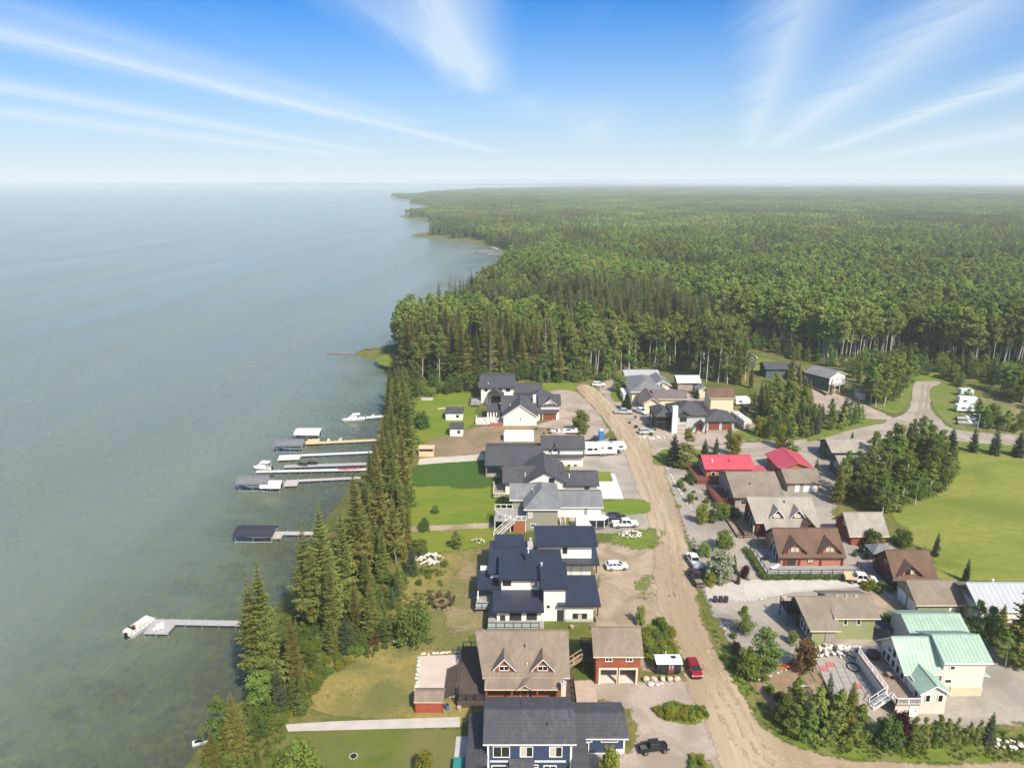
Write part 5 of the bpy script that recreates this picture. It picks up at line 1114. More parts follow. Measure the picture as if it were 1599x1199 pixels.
gable_walls(h, 58.5, 62.2, 87.5, 91.35, 0, 3.6, 5.0, 'y', W_CREAM, oh=.35, name='bay_wall'); gable_roof(h, 58.1, 62.6, 87.1, 92.6, 3.6, 5.0, 'y', M_GREEN, TRIM_W, name='bay_roof', seams=.6); window(h, 'S', 87.5, 59.5, 2.1, .6, 1.1); window(h, 'S', 87.5, 61.3, 2.1, .6, 1.1); window(h, 'W', 58.5, 88.6, 2.1, .7, 1.1); door(h, 'W', 58.5, 90.2, 2.0, .9, 1.9, DOOR_W, glass=True)
deck(h, 54.7, 58.25, 86.9, 99.0, 2.0, mat('brown_deck', (.24, .17, .13), (.31, .23, .18), 1.5, .85), TRIM_W); mb = MB(); mb.box(54.74, 54.8, 89.8, 98.9, .1, 1.82); mb.box(54.74, 58.2, 86.92, 86.98, .1, 1.82); mb.build('skirting', mat('white_lattice', (.58, .55, .49), (.64, .61, .55), 2, .85), h)
railing(h, [(58.2, 98.9), (54.8, 98.9), (54.8, 89.6)], 2.0, 1.0, TRIM_W, 1.6, .22); railing(h, [(54.8, 88.2), (54.8, 87.0), (58.3, 87.0)], 2.0, 1.0, TRIM_W, 1.6, .22); steps(h, (52.4, 88.9), (54.7, 88.9), 0, 2.0, 1.3, TRIM_W, TRIM_W)
door(h, 'S', 86.92, 57.3, 0, .9, 1.7, DOOR_W)
t_ = thing('hot_tub', 'black covered hot tub on the mint roofed house deck', 'hot tub', (56.6, 97.6, 2.0), local=True); q = MB(); q.prism([(math.cos(a * .785) * .95, math.sin(a * .785) * .95) for a in range(8)], 'z', 0, .75); q.build('tub', FENCE_B, t_); q = MB(); q.prism([(math.cos(a * .785) * 1.0, math.sin(a * .785) * 1.0) for a in range(8)], 'z', .76, .86); q.build('cover', mat('tub_cover', (.05, .05, .06), rough=.7), t_)
t_ = thing('patio_table', 'small wooden table on the mint roofed house deck', 'table', (57.0, 92.8, 2.0), local=True); q = MB(); q.box(-.6, .6, -.4, .4, .68, .74); q.build('tabletop', DECK, t_); [MB().box(a - .05, a + .05, b - .05, b + .05, 0, .68).build('leg', DECK, t_) for a in (-.5, .5) for b in (-.3, .3)]
# sage house with sandy roof
h = thing('house', 'sage green two-level house with sandy shingle roofs and tall white framed west windows', 'house', (55, 107, 0), group=GB)
gable_walls(h, 49.4, 53.3, 103.5, 112.6, 0, 3.1, 6.3, 'x', W_GREEN); gable_roof(h, 48.8, 53.9, 102.9, 113.2, 3.1, 6.3, 'x', SH_TAN2, TRIM_C, pr0=1.0)
mb = MB(); mb.prism([(103.45, 0), (112.65, 0), (112.65, 3.2), (108.05, 6.0), (103.45, 3.2)], 'x', 49.3, 49.38); mb.build('gable_shade', W_DGREEN, h)  # dark sheet over the west gable: its shade put into the colour
for y in (104.7, 106.0, 107.3): window(h, 'W', 49.3, y, .7, .85, 1.7, fm=TRIM_W)
for y in (107.3, 108.6): window(h, 'W', 49.3, y, 3.2, .85, 1.6, fm=TRIM_W)
gable_walls(h, 53.7, 60.3, 105.0, 112.4, 0, 4.4, 6.35, 'x', W_GREEN, name='rear_wall'); gable_roof(h, 53.2, 60.9, 104.4, 113.0, 4.4, 6.35, 'x', SH_TAN2, TRIM_C, name='rear_roof'); window(h, 'S', 105.0, 55.4, 2.9, .5, 1.0); window(h, 'S', 105.0, 57.6, 2.9, .5, 1.0); mb = MB(); mb.box(51.6, 53.2, 103.4, 103.49, 0, 3.1); mb.build('stone_panel', STONE, h)
for x in (55, 56.6, 58.2): vent(h, x, 108.2, 6.1, .1, .25, TRIM_C)
shed_roof(h, 60.4, 63.4, 104.6, 109, (2.5, 2.2, 2.2, 2.5), SH_DARK, TRIM_D, .12, name='lean_to_roof'); pts_posts(h, [(63.2, 104.8), (63.2, 108.8)], 0, 2.1, .08, TRIM_D); deck(h, 47.2, 49.2, 108.5, 112.5, 2.6, DECK_D); railing(h, [(49.2, 108.6), (47.3, 108.6), (47.3, 112.4)], 2.6, 1.0, FENCE_B, 1.3, .3)
# sage garage
h = thing('garage', 'sage green garage with sandy roof and two white doors in its shaded gable', 'garage', (74, 114, 0))
gable_walls(h, 70.9, 78.3, 111.1, 118.2, 0, 3.0, 5.45, 'x', W_GREEN); gable_roof(h, 70.2, 78.9, 110.5, 118.8, 3.0, 5.45, 'x', SH_TAN2, TRIM_C); garage_door(h, 'W', 70.9, 112.9, 0, 2.4, 2.2, DOOR_W); garage_door(h, 'W', 70.9, 116.2, 0, 2.4, 2.2, DOOR_W); door(h, 'S', 111.1, 76.9, 0, .9, 2.0, DOOR_W); window(h, 'W', 70.9, 114.6, 3.4, .8, .9)
# ribbed pale metal shop
h = thing('workshop', 'long workshop with ribbed pale metal roof at the right edge beside the sage garage', 'workshop', (84, 110, 0))
walls(h, 79.4, 95, 107.1, 115.2, 0, 4.1, W_CREAM); gable_roof(h, 78.5, 96, 106.5, 115.9, 4.4, 7.0, 'x', M_WHITE, TRIM_W, seams=.9)
for x in (81.5, 86): door(h, 'S', 107.1, x, 0, 2.6, 2.6, DOOR_D, TRIM_W, name='bay_door')
vent(h, 83.3, 111.4, 6.9, .15, .5, TRIM_W)
# brown log house with dormers
h = thing('house', 'pinkish log house with brown roof and two wide dormers above a railed terrace', 'house', (59, 132, 0), group=GB)
gable_walls(h, 53.3, 65.4, 128.7, 137.9, 0, 2.3, 6.15, 'x', LOG_P, .6); gable_roof(h, 52.6, 66.0, 128.1, 138.5, 2.3, 6.15, 'x', SH_BROWN, TRIM_B); log_courses(h, 53.3, 65.4, 128.7, 137.9, .1, 2.3, LOG_P, 'SW')
rf = lambda y: 2.3 + (y - 128.1) * .74
for x in (56.0, 62.9): dormer(h, x, 128.9, 2.85, 1.5, 5.35, rf, LOG_P, SH_BROWN, TRIM_B, .95, pm=GLASS_L, log=LOG_D, ww=1.7, wh=1.05, wz=.5)
door(h, 'S', 128.6, 55.4, .05, 1.6, 2.0, DOOR_D, LOG_D, glass=True); window(h, 'S', 128.6, 59.2, 1.0, 1.1, .8, fm=LOG_D, pm=GLASS_L, mull=2); pts_posts(h, [(54.1, 128.55), (57.0, 128.55), (61.2, 128.55), (65.5, 128.55)], 0, 2.2, .16, LOG_D)
for y in (130.2, 131.9, 133.6): window(h, 'W', 53.2, y, .5, 1.3, 2.0, fm=TRIM_W)
for y in (132.4, 134.2): window(h, 'W', 53.2, y, 3.0, 1.3, 1.5, fm=TRIM_W)
mb = MB(); mb.box(49.4, 53.2, 125.0, 135.6, 0, .35); mb.box(53.2, 68.5, 125.0, 128.5, 0, .34); mb.build('terrace', DECK_G, h); railing(h, [(52.6, 135.5), (49.5, 135.5), (49.5, 125.1), (68.4, 125.1), (68.4, 128.4)], .35, 1.05, FENCE_B, 2.0, .0); gable_roof(h, 61, 64.5, 138, 142, 3.2, 5.0, 'y', SH_BROWN, TRIM_B, name='rear_roof')
t_ = thing('sun_lounger', 'white sun lounger on the railed log house terrace', 'lounger', (51.8, 127.4, .35), .4, local=True); q = MB(); q.box(-1, .3, -.35, .35, .3, .38); q.build('seat', TRIM_W, t_); q = MB(); q.hexa([(.3, -.35, .3), (1, -.35, .75), (1, .35, .75), (.3, .35, .3), (.3, -.35, .38), (1, -.35, .83), (1, .35, .83), (.3, .35, .38)]); q.build('backrest', TRIM_W, t_); [MB().box(a - .04, a + .04, b - .04, b + .04, 0, .3).build('leg', TRIM_W, t_) for a in (-.9, .8) for b in (-.3, .3)]
t_ = thing('terrace_table', 'dark round table on the railed log house terrace', 'table', (51.2, 130.6, .35), local=True); q = MB(); q.tube((0, 0, .68), (0, 0, .73), .7, n=12); q.build('tabletop', FENCE_B, t_); q = MB(); q.tube((0, 0, 0), (0, 0, .68), .07); q.build('pedestal', FENCE_B, t_)
# weathered roof log house
h = thing('house', 'dark red log house with pale weathered roof, two white trimmed dormers and porch', 'house', (58.5, 145, 0), group=GB)
gable_walls(h, 52.6, 64.6, 141.0, 149.4, 0, 3.8, 7.6, 'x', LOG_D); gable_roof(h, 51.9, 65.3, 140.3, 150.1, 3.8, 7.6, 'x', SH_GREYTAN, TRIM_C, pr0=.8); log_courses(h, 52.6, 64.6, 141.0, 149.4, .1, 3.8, LOG_D, 'SW'); shed_roof(h, 53.6, 65.3, 138.7, 140.4, (2.9, 2.9, 3.85, 3.85), SH_GREYTAN, TRIM_C, .2, name='porch_roof')
pts_posts(h, [(53.9, 139.0), (57.6, 139.0), (61, 139.0), (64.9, 139.0), (51.9, 141.2)], 0, 2.8, .11, TRIM_C); rf = lambda y: 3.8 + (y - 140.3) * .775
for x in (56.6, 61.0): dormer(h, x, 141.1, 4.4, 1.05, 6.6, rf, LOG_D, SH_GREYTAN, TRIM_W, .5, pm=GLASS_L)
for y in (142.5, 144.3, 146.1): window(h, 'W', 52.5, y, .6, 1.4, 2.3, fm=TRIM_C)
door(h, 'S', 140.9, 58, 0, 1.0, 2.0, DOOR_D, TRIM_C); vent(h, 59, 144, 6.7, .1, .4, TRIM_D); vent(h, 54, 142.2, 5.0, .12, .3, TRIM_C); deck(h, 48.4, 52.4, 140.5, 148.5, .5, DECK, posts=False); railing(h, [(52.4, 140.6), (48.5, 140.6)], .5, 1.0, FENCE_B, 1.6, .3)
h = thing('garage', 'red log garage with pale weathered roof at the field corner', 'garage', (75, 141, 0))
gable_walls(h, 71.4, 78.3, 137.5, 145, 0, 2.3, 5.8, 'x', LOG_D, .5); gable_roof(h, 70.6, 79.0, 137, 145.5, 2.3, 5.8, 'x', SH_GREYTAN, TRIM_C); log_courses(h, 71.4, 78.3, 137.5, 145, .1, 2.3, LOG_R, 'SW'); window(h, 'W', 71.3, 141.2, 2.9, 1.0, 1.1); mb = MB(); mb.box(75.5, 76.6, 137.38, 137.42, 0, 2.0); mb.build('door', LOG_D, h)
h = thing('garage', 'red log garage with brown roof and a single wide dormer', 'garage', (75, 124, 0))
gable_walls(h, 71.6, 78.6, 119.9, 128.0, 0, 2.4, 6.3, 'x', LOG_D, .6); gable_roof(h, 70.9, 79.3, 119.3, 128.5, 2.4, 6.3, 'x', SH_BROWN, TRIM_B); log_courses(h, 71.6, 78.6, 119.9, 128.0, .1, 2.4, LOG_D, 'SW'); dormer(h, 74.1, 120.15, 3.0, 1.5, 5.3, lambda y: 2.4 + (y - 119.3) * .848, LOG_P, SH_BROWN, TRIM_B, .9, pm=[GLASS, GLASS_L], log=LOG_D, ww=1.6, wh=1.0)
garage_door(h, 'W', 71.5, 122.2, 0, 2.4, 2.1, DOOR_D, TRIM_B); garage_door(h, 'W', 71.5, 125.4, 0, 2.4, 2.1, DOOR_D, TRIM_B); window(h, 'W', 71.5, 124, 3.2, 1.3, 1.2, fm=TRIM_B, mull=2)
h = thing('gazebo', 'small hip roofed gazebo behind the single dormer garage', 'gazebo', (74, 131.5, 0))
hip_roof(h, 72, 76.4, 129.6, 133.6, 2.3, 3.6, SH_GREY, TRIM_D, .12, ins=2.0); pts_posts(h, [(72.4, 130), (76, 130), (72.4, 133.2), (76, 133.2)], 0, 2.2, .09, TRIM_B)
# sandy roofs further up
h = thing('house', 'taupe house with mottled sandy roof and dark west deck by the red roofed cabin', 'house', (57, 160, 0), group=GB)
gable_walls(h, 52.2, 62.8, 155.3, 170, 0, 3.0, 6.2, 'x', W_TAUPE, .6); gable_roof(h, 51.5, 63.5, 154.6, 170.7, 3.0, 6.2, 'x', SH_TAN2, TRIM_B); vent(h, 56.4, 158.6, 4.8, .1, .3, TRIM_D); window(h, 'S', 155.3, 54, 1.0, 1.0, 1.0); window(h, 'W', 52.2, 161, .8, 2.2, 1.8, mull=2)
deck(h, 48.0, 52.15, 156.5, 165, .9, mat('maroon_deck', (.13, .05, .04), (.18, .075, .06), 1.5, .85), skirt=LOG_D); railing(h, [(52.1, 156.6), (48.1, 156.6), (48.1, 164.8)], .9, 1.0, LOG_D, 1.5, .25)
h = thing('garage', 'low taupe garage with sandy roof behind the leafy tree clump', 'garage', (71.5, 168, 0)); gable_walls(h, 67.9, 75.6, 164.6, 172.4, 0, 2.5, 4.6, 'x', W_TAUPE); gable_roof(h, 67.2, 76.2, 164.0, 173.0, 2.5, 4.6, 'x', SH_TAN2, TRIM_B); door(h, 'S', 164.6, 70.2, 0, .9, 1.9, DOOR_W); garage_door(h, 'S', 164.6, 73.4, 0, 3, 2.0, DOOR_W)
# red roofs
h = thing('house', 'orange log cabin with long bright red metal roof and red deck', 'house', (56, 176, 0), group=GB)
gable_walls(h, 49.9, 61.4, 172.4, 181, 0, 3.0, 5.0, 'x', LOG_O, .6); gable_roof(h, 49.2, 62.2, 171.7, 181.7, 3.0, 5.0, 'x', M_RED, mat('red_trim', (.36, .03, .05), rough=.6), seams=.8); log_courses(h, 49.9, 61.4, 172.4, 181, .1, 2.9, LOG_O, 'SW')
window(h, 'S', 172.3, 51.6, 1.0, .9, 1.0); window(h, 'S', 172.3, 53.3, 1.0, .9, 1.1); door(h, 'S', 172.3, 54.9, .5, .95, 2.0, DOOR_W); window(h, 'S', 172.3, 57.0, 1.4, .7, .7)
for y in (174, 176.7, 179.3): window(h, 'W', 49.8, y, .8, 1.5, 1.9, mull=2)
vent(h, 51.6, 174.2, 4.2, .15, .4, TRIM_W); vent(h, 56, 174.4, 4.2, .1, .3, FENCE_B)
deck(h, 46.6, 49.8, 169.0, 180, .6, mat('maroon_deck', (.13, .05, .04)), posts=False, skirt=LOG_R); deck(h, 49.82, 55.8, 169.0, 172.2, .6, mat('maroon_deck', (.13, .05, .04)), posts=False, skirt=LOG_R); railing(h, [(46.7, 179.8), (46.7, 169.1), (55.6, 169.1)], .6, .9, LOG_R, 1.6, .3); shed_roof(h, 62.3, 65.4, 172.4, 176, (2.5, 2.3, 2.3, 2.5), M_RED, LOG_O, .12, name='carport_roof'); pts_posts(h, [(65.2, 172.6), (65.2, 175.8)], 0, 2.2, .08, LOG_O)
h = thing('garage', 'orange log garage with bright red roof and its gable to the street', 'garage', (73, 178, 0)); gable_walls(h, 69.0, 76.9, 172.6, 182.6, 0, 2.9, 4.7, 'y', LOG_O, .6); gable_roof(h, 68.3, 77.6, 172.0, 183.2, 2.9, 4.7, 'y', M_RED, LOG_O, seams=.8); log_courses(h, 69.0, 76.9, 172.6, 182.6, .1, 2.7, LOG_O, 'SW'); garage_door(h, 'S', 172.5, 73, 0, 4.4, 2.2, DOOR_R, LOG_O); window(h, 'W', 68.9, 178, 1.0, 1.2, .9)
# slate pair
h = thing('house', 'slate blue house with weathered roof partly hidden by the tree clump', 'house', (90, 175, 0), group=GB); gable_walls(h, 84.2, 97.4, 171.2, 178.9, 0, 3.3, 5.5, 'x', W_TEAL); gable_roof(h, 83.5, 98, 170.5, 179.6, 3.3, 5.5, 'x', SH_GREYTAN, TRIM_D); window(h, 'W', 84.2, 174, 2.3, .8, 1.2); window(h, 'W', 84.2, 175.6, 2.3, .8, 1.2)
h = thing('house', 'slate blue cottage with weathered roof on the gravel cross road', 'house', (93, 188, 0), group=GB); gable_walls(h, 87.2, 98.8, 184, 192.6, 0, 3.0, 5.2, 'x', W_TEAL); gable_roof(h, 86.5, 99.4, 183.3, 193.3, 3.0, 5.2, 'x', SH_GREYTAN, TRIM_D); window(h, 'S', 184, 96, 1.0, 1.0, 1.0); window(h, 'W', 87.2, 188, 1.0, 1.2, 1.1)
# grey stucco villa
h = thing('house', 'grey stucco villa with charcoal hip roofs, white chimney and two brown garage doors', 'house', (57, 214, 0), group=GB)
walls(h, 49.4, 58.6, 208.6, 219, 0, 5.4, W_GREY); hip_roof(h, 48.6, 59.4, 207.9, 220, 5.5, 8.2, SH_DARK, TRIM_D, ins=4.8, ax='y'); chimney(h, 49.2, 207.9, 0, 8.3, 1.5, 1.2, W_WHITE, TRIM_W)
window(h, 'S', 208.6, 52.0, 3.4, 1.9, 1.3, fm=TRIM_D, mull=2); window(h, 'S', 208.6, 51.8, .6, 2.0, 1.5, fm=TRIM_D, pm=GLASS_L, mull=3); window(h, 'S', 208.6, 57.2, 4.0, 1.2, .8, fm=TRIM_W, pm=GLASS_L, mull=2); gable_roof(h, 50.3, 54.0, 207.7, 212.0, 5.5, 6.7, 'y', SH_DARK, TRIM_D, name='wall_dormer_roof')
gable_roof(h, 55.4, 58.9, 206.6, 208.55, 2.7, 4.1, 'y', SH_DARK, TRIM_D, name='entry_roof'); pts_posts(h, [(55.7, 206.9), (58.6, 206.9)], 0, 2.6, .14, TRIM_D); door(h, 'S', 208.55, 57.1, .3, 1.6, 2.2, DOOR_R, TRIM_D)
walls(h, 58.65, 68.2, 210.4, 219.6, 0, 2.9, W_GREY, 'garage_wall'); hip_roof(h, 58.4, 68.9, 209.7, 220.3, 3.0, 5.2, SH_DARK, TRIM_D, name='garage_roof', ins=4.6); garage_door(h, 'S', 210.4, 62.0, 0, 2.9, 2.3, DOOR_R, TRIM_D); garage_door(h, 'S', 210.4, 66.0, 0, 2.6, 2.3, DOOR_R, TRIM_D)
walls(h, 44.8, 49.3, 212, 219, 0, 2.8, W_DGREEN, 'porch_wall'); hip_roof(h, 43.6, 49.3, 209.5, 220, 4.6, 6.2, SH_DARK, TRIM_D, name='porch_roof', ins=2.4, ax='y'); pts_posts(h, [(44, 210), (46.5, 210), (44, 214.6), (44, 219.4)], 0, 4.5, .16, TRIM_D); deck(h, 43.8, 49.2, 209.8, 211.9, 2.9, DECK_D); railing(h, [(49.1, 209.9), (43.9, 209.9), (43.9, 219)], 2.9, 1.0, FENCE_B, 1.4, .3)
# cream hall
h = thing('garage', 'tall cream workshop with rust brown roof behind the stucco villa', 'garage', (69, 232, 0)); gable_walls(h, 65.7, 73.2, 228.5, 236.3, 0, 4.9, 7.4, 'x', W_YCREAM, .4); gable_roof(h, 65.1, 73.7, 228.0, 236.8, 4.9, 7.4, 'x', SH_BROWN, TRIM_C)
for y in (230.5, 232.4, 234.3): window(h, 'W', 65.7, y, 2.6, 1.0, 1.1)
# mauve, grey, white roofs
h = thing('house', 'cream house with two mauve roofs at right angles', 'house', (51, 234, 0), group=GB); gable_walls(h, 48.3, 58.0, 231.6, 240, 0, 3.7, 5.5, 'x', W_YCREAM, .6); gable_roof(h, 47.4, 58.7, 230.9, 240.7, 3.7, 5.5, 'x', SH_PURPLE, TRIM_C); gable_walls(h, 43.5, 48.25, 227.2, 238, 0, 3.4, 5.4, 'y', W_YCREAM, .6, name='front_wall'); gable_roof(h, 42.8, 49.0, 226.5, 238.7, 3.4, 5.4, 'y', SH_PURPLE, TRIM_C, name='front_roof'); window(h, 'W', 43.5, 231, 1.0, 1.4, 1.2, mull=2); window(h, 'S', 227.2, 46, 1.0, 1.2, 1.1)
h = thing('house', 'cream house with broad grey roof and a small gable with one white window', 'house', (47, 248, 0), group=GB); walls(h, 41.2, 52.4, 238.5, 257, 0, 4.1, W_YCREAM); hip_roof(h, 40.4, 53.2, 237.6, 257.8, 4.2, 6.7, SH_GREY, TRIM_W, ax='y'); gable_walls(h, 49.5, 55.2, 244.0, 254, 0, 4.7, 6.6, 'y', W_YCREAM, .6, name='gable_wall'); gable_roof(h, 48.8, 56.0, 243.4, 255, 4.7, 6.6, 'y', SH_GREY, TRIM_W, name='gable_roof'); window(h, 'S', 244.0, 52.3, 4.4, .8, 1.0); window(h, 'S', 238.5, 44.3, 1.2, 1.6, 1.4, mull=2); walls(h, 38.6, 41.1, 240, 248, 0, 2.6, W_WHITE, 'porch_wall'); window(h, 'S', 240, 40, .8, 1.4, 1.2)
h = thing('workshop', 'long shed with bright white metal roof at the forest edge', 'workshop', (48, 262, 0), group='white roofed sheds'); gable_walls(h, 42.2, 54.0, 256.4, 268, 0, 4.0, 5.6, 'x', W_TAUPE, .6); gable_roof(h, 41.5, 54.7, 255.8, 268.6, 4.0, 5.6, 'x', M_WHITE, TRIM_W, seams=1.2); door(h, 'S', 256.4, 45, 0)
h = thing('shed', 'brown shed with pale metal roof and dark open bay at the forest edge', 'shed', (64, 257, 0), group='white roofed sheds'); gable_walls(h, 60.6, 68.2, 253.8, 261, 0, 3.2, 4.8, 'x', W_TAUPE, .6); gable_roof(h, 60, 68.9, 253.1, 261.7, 3.2, 4.8, 'x', M_SILVER, TRIM_W, seams=1.0); door(h, 'S', 253.8, 67, 0, 1.8, 2.2, DOOR_D, TRIM_D)
h = thing('shed', 'small cream shed with grey gable roof beside the brown shed', 'shed', (67.5, 247, 0)); gable_walls(h, 65.8, 69.2, 245, 249.5, 0, 2.6, 3.7, 'y', W_YCREAM, .3); gable_roof(h, 65.3, 69.7, 244.6, 250, 2.6, 3.7, 'y', SH_GREY, TRIM_W)
# far houses at the forest edge
h = thing('house', 'small dark slate house between tall spruces, farthest of the houses', 'house', (95.5, 289, 0), group=GB); gable_walls(h, 92, 99.2, 286, 293, 0, 4.6, 7.0, 'y', W_TEAL, .5); gable_roof(h, 91.4, 99.8, 285.4, 293.6, 4.6, 7.0, 'y', SH_DARK, TRIM_W); window(h, 'S', 286, 97.6, 3.2, 1.2, 1.2, mull=2); window(h, 'S', 286, 94.2, 3.2, 1.0, 1.2)
h = thing('house', 'low house with charcoal roof and an open brown truss gable', 'house', (104, 274, 0), group=GB); gable_walls(h, 98.6, 106.4, 271.4, 279, 0, 3.6, 5.4, 'x', W_TEAL, .6); gable_roof(h, 98, 107, 270.7, 279.7, 3.6, 5.4, 'x', SH_DARK, TRIM_D); gable_walls(h, 107.2, 112.8, 268.5, 276, 0, 3.0, 5.0, 'y', mat('tan_wall', (.45, .35, .25), (.5, .4, .3), 1, .9), .6, name='gable_wall'); gable_roof(h, 106.4, 113.6, 265.2, 276.6, 3.0, 5.0, 'y', SH_DARK, TRIM_C, name='gable_roof'); pts_posts(h, [(107, 265.8), (113, 265.8)], 0, 2.9, .15, LOG_D)
mb = MB(); mb.bar((106.8, 265.7, 2.9), (113.2, 265.7, 2.9), .2, .25); mb.bar((110, 265.7, 2.9), (110, 265.7, 4.7), .2, .2); mb.bar((107.4, 265.7, 3.0), (110, 265.7, 4.6), .18, .2); mb.bar((112.6, 265.7, 3.0), (110, 265.7, 4.6), .18, .2); mb.build('truss', LOG_D, h); door(h, 'S', 268.5, 110, 0, 1, 2.1, DOOR_R, TRIM_C)
h = thing('house', 'dark green two-storey house turned at an angle with a white gable front', 'house', (114.6, 251.8, 0), R(33), GB, local=True); gable_walls(h, 0, 9.4, 0, 9.6, 0, 5.4, 7.4, 'y', W_PINE, .5); gable_roof(h, -.5, 9.9, -.6, 10.2, 5.4, 7.4, 'y', SH_GREY, TRIM_W); mb = MB(); mb.prism([(.02, 0), (9.38, 0), (9.38, 5.2), (4.7, 7.0), (.02, 5.2)], 'y', -.06, -.02); mb.build('front_cladding', W_WHITE, h)
for x in (1.9, 4.7, 7.5): window(h, 'S', -.06, x, 3.4, 1.6, 1.4, fm=TRIM_W, pm=GLASS_L, mull=2)
for x in (5.2, 7.6): window(h, 'S', -.06, x, .7, 1.3, 1.1, fm=TRIM_W)
deck(h, 0, 9.4, -2.4, -.1, 2.8, DECK_G, TRIM_W); railing(h, [(0, -2.3), (9.4, -2.3)], 2.8, .9, TRIM_W, 1.8)
# tiny pale shed half hidden right of the green house
h = thing('shed', 'tiny pale shed half hidden by the leafy clump near the gravel fork', 'shed', (122, 243, 0)); walls(h, 121, 123.5, 242, 245, 0, 2.3, W_GREY); shed_roof(h, 120.7, 123.8, 241.7, 245.3, (2.4, 2.4, 2.8, 2.8), SH_GREY, TRIM_W, .12)
# fences
def board_fence(name, label, p, q, ht, m, z=0, step=.22):
    p, q = Vector((*p, 0)), Vector((*q, 0)); t_ = thing(name, label, 'fence', ((p.x + q.x) / 2, (p.y + q.y) / 2, z)); ln = (q - p).length; d = (q - p) / ln; b = MB(); n_ = int(ln / step)
    for i in range(n_):
        c = p + d * (i + .5) * step; e = d * step * .46; b.bar((c - e + Vector((0, 0, z + ht / 2))), (c + e + Vector((0, 0, z + ht / 2))), .03, ht + rnd.uniform(-.02, .02))
    tag(b.build('fence_board', m, t_), kind='stuff')
    k = max(1, int(ln / 2.4))
    for i in range(k + 1): c = p + d * (ln * i / k); g = MB(); g.box(c.x - .07, c.x + .07, c.y - .07 + .08, c.y + .07 + .08, z, z + ht + .1); g.build('fence_post', m, t_)
    return t_
FB = mat('maroon_boards', (.14, .05, .035), (.20, .075, .05), 2, .85)
board_fence('board_fence', 'dark red board fence left of the weathered roof log house', P(1140, 808).to_2d(), P(1162, 841).to_2d(), 1.3, FB)
board_fence('board_fence', 'short grey board fence behind the sandy roof taupe house deck', P(1165, 790).to_2d(), P(1185, 794).to_2d(), 1.4, mat('grey_boards', (.16, .14, .12), (.22, .2, .17), 2, .9))
board_fence('board_fence', 'low timber fence along the bare lot north of the upper lawn', P(706, 609).to_2d(), P(746, 606).to_2d(), 1.3, mat('tan_boards', (.30, .20, .12), (.36, .26, .16), 2, .9))
board_fence('board_fence', 'low brown fence beside the angled green house', P(1268, 606).to_2d(), P(1290, 618).to_2d(), 1.0, mat('brown_boards', (.20, .14, .09), (.26, .19, .13), 2, .9))
# ------------------------------------------------------------------ trees, shrubs and hedges one can pick out
def T(key, px, py, top, label, group=None, cat='tree', wide=1.0, name=None, hmin=.5):
    g = P(px, py); return tree(key, (g.x, g.y, -.05), max(hmin, height_at(px, py, top)), label, group, cat, name, wide)
SG = 'spruces along the lake shore'
for key, px, py, top, wide, lab in [
    ('bare_spruce', 405, 1085, 893, 1.15, 'tall olive spruce at the water edge beside the near dock'), ('spruce', 424, 1082, 875, 1.1, 'tallest full spruce of the group beside the near dock'),
    ('spruce', 463, 1070, 963, 1.3, 'mid-height olive spruce in front of the near dock group'), ('young_spruce', 440, 1112, 1035, .8, 'short spruce low in the near dock group'),
    ('bare_spruce', 486, 990, 811, 1.25, 'lone tall spruce with bare white trunk left of the shore stand'), ('spruce', 515, 978, 784, 1.0, 'very tall narrow spruce in the shore stand, left of the bare twins'),
    ('spruce', 541, 950, 790, 1.05, 'tall dense spruce in the middle of the shore stand'), ('bare_spruce', 505, 980, 843, 1.1, 'spruce with a long bare lower trunk in the shore stand'),
    ('spruce', 520, 1012, 875, 1.0, 'spruce standing forward of the shore stand towards the camera'), ('spruce', 565, 905, 733, 1.05, 'highest spruce behind the long grey boat lift dock'),
    ('bare_spruce', 580, 892, 800, 1.2, 'pale ragged spruce right of the highest shore spruce'), ('bare_spruce', 592, 892, 811, 1.4, 'broad ragged spruce with two bare stems at its foot'),
    ('bare_spruce', 619, 882, 771, 1.15, 'thin bare-stemmed spruce beside the mown lawn edge'), ('spruce', 595, 852, 693, 1.0, 'dark tall spruce facing the striped lawn'),
    ('spruce', 615, 800, 670, 1.0, 'dark spruce at the lake end of the watered lawn'), ('spruce', 632, 766, 667, .95, 'narrow dark spruce at the corner of the pale path'),
    ('spruce', 613, 716, 624, 1.0, 'spruce left of the timber box on the bare soil'), ('spruce', 637, 722, 600, .95, 'tall spruce between the yellow dock and the upper lawn'),
    ('spruce', 620, 652, 575, 1.15, 'rounded spruce at the far end of the shore row'), ('spruce', 583, 995, 904, 1.3, 'broad yellow-green spruce in front of the shore stand'),
    ('young_spruce', 643, 896, 853, .9, 'small dark spruce below the white stone heap'), ('spruce', 556, 980, 912, 1.2, 'small spruce in the gap of the shore stand'),
    ('young_spruce', 620, 932, 900, .8, 'young spruce beside the pale wood pile'), ('spruce', 522, 1024, 962, 1.5, 'low broad spruce at the lower end of the shore stand'),
    ('spruce', 374, 1188, 1080, 1.35, 'broad spruce at the lower left lake edge'), ('spruce', 335, 1222, 1140, 1.4, 'spruce cut by the bottom edge beside the beached jet ski'),
    ('spruce', 556, 860, 760, 1.0, 'dark spruce behind the shore stand nearest the black boat canopy'), ('spruce', 634, 690, 610, 1.0, 'dark spruce beside the far white shed lawn'),
    ('spruce', 604, 690, 640, 1.1, 'short spruce by the foot of the yellow dock'), ('spruce', 600, 740, 655, 1.0, 'spruce at the land end of the white docks'),
    ('spruce', 578, 770, 700, 1.1, 'spruce leaning over the docks with red kayaks'), ('bare_spruce', 628, 840, 745, 1.0, 'thin spruce on the bank beside the mown lawn')]:
    T(key, px, py, top, lab, SG, wide=wide)
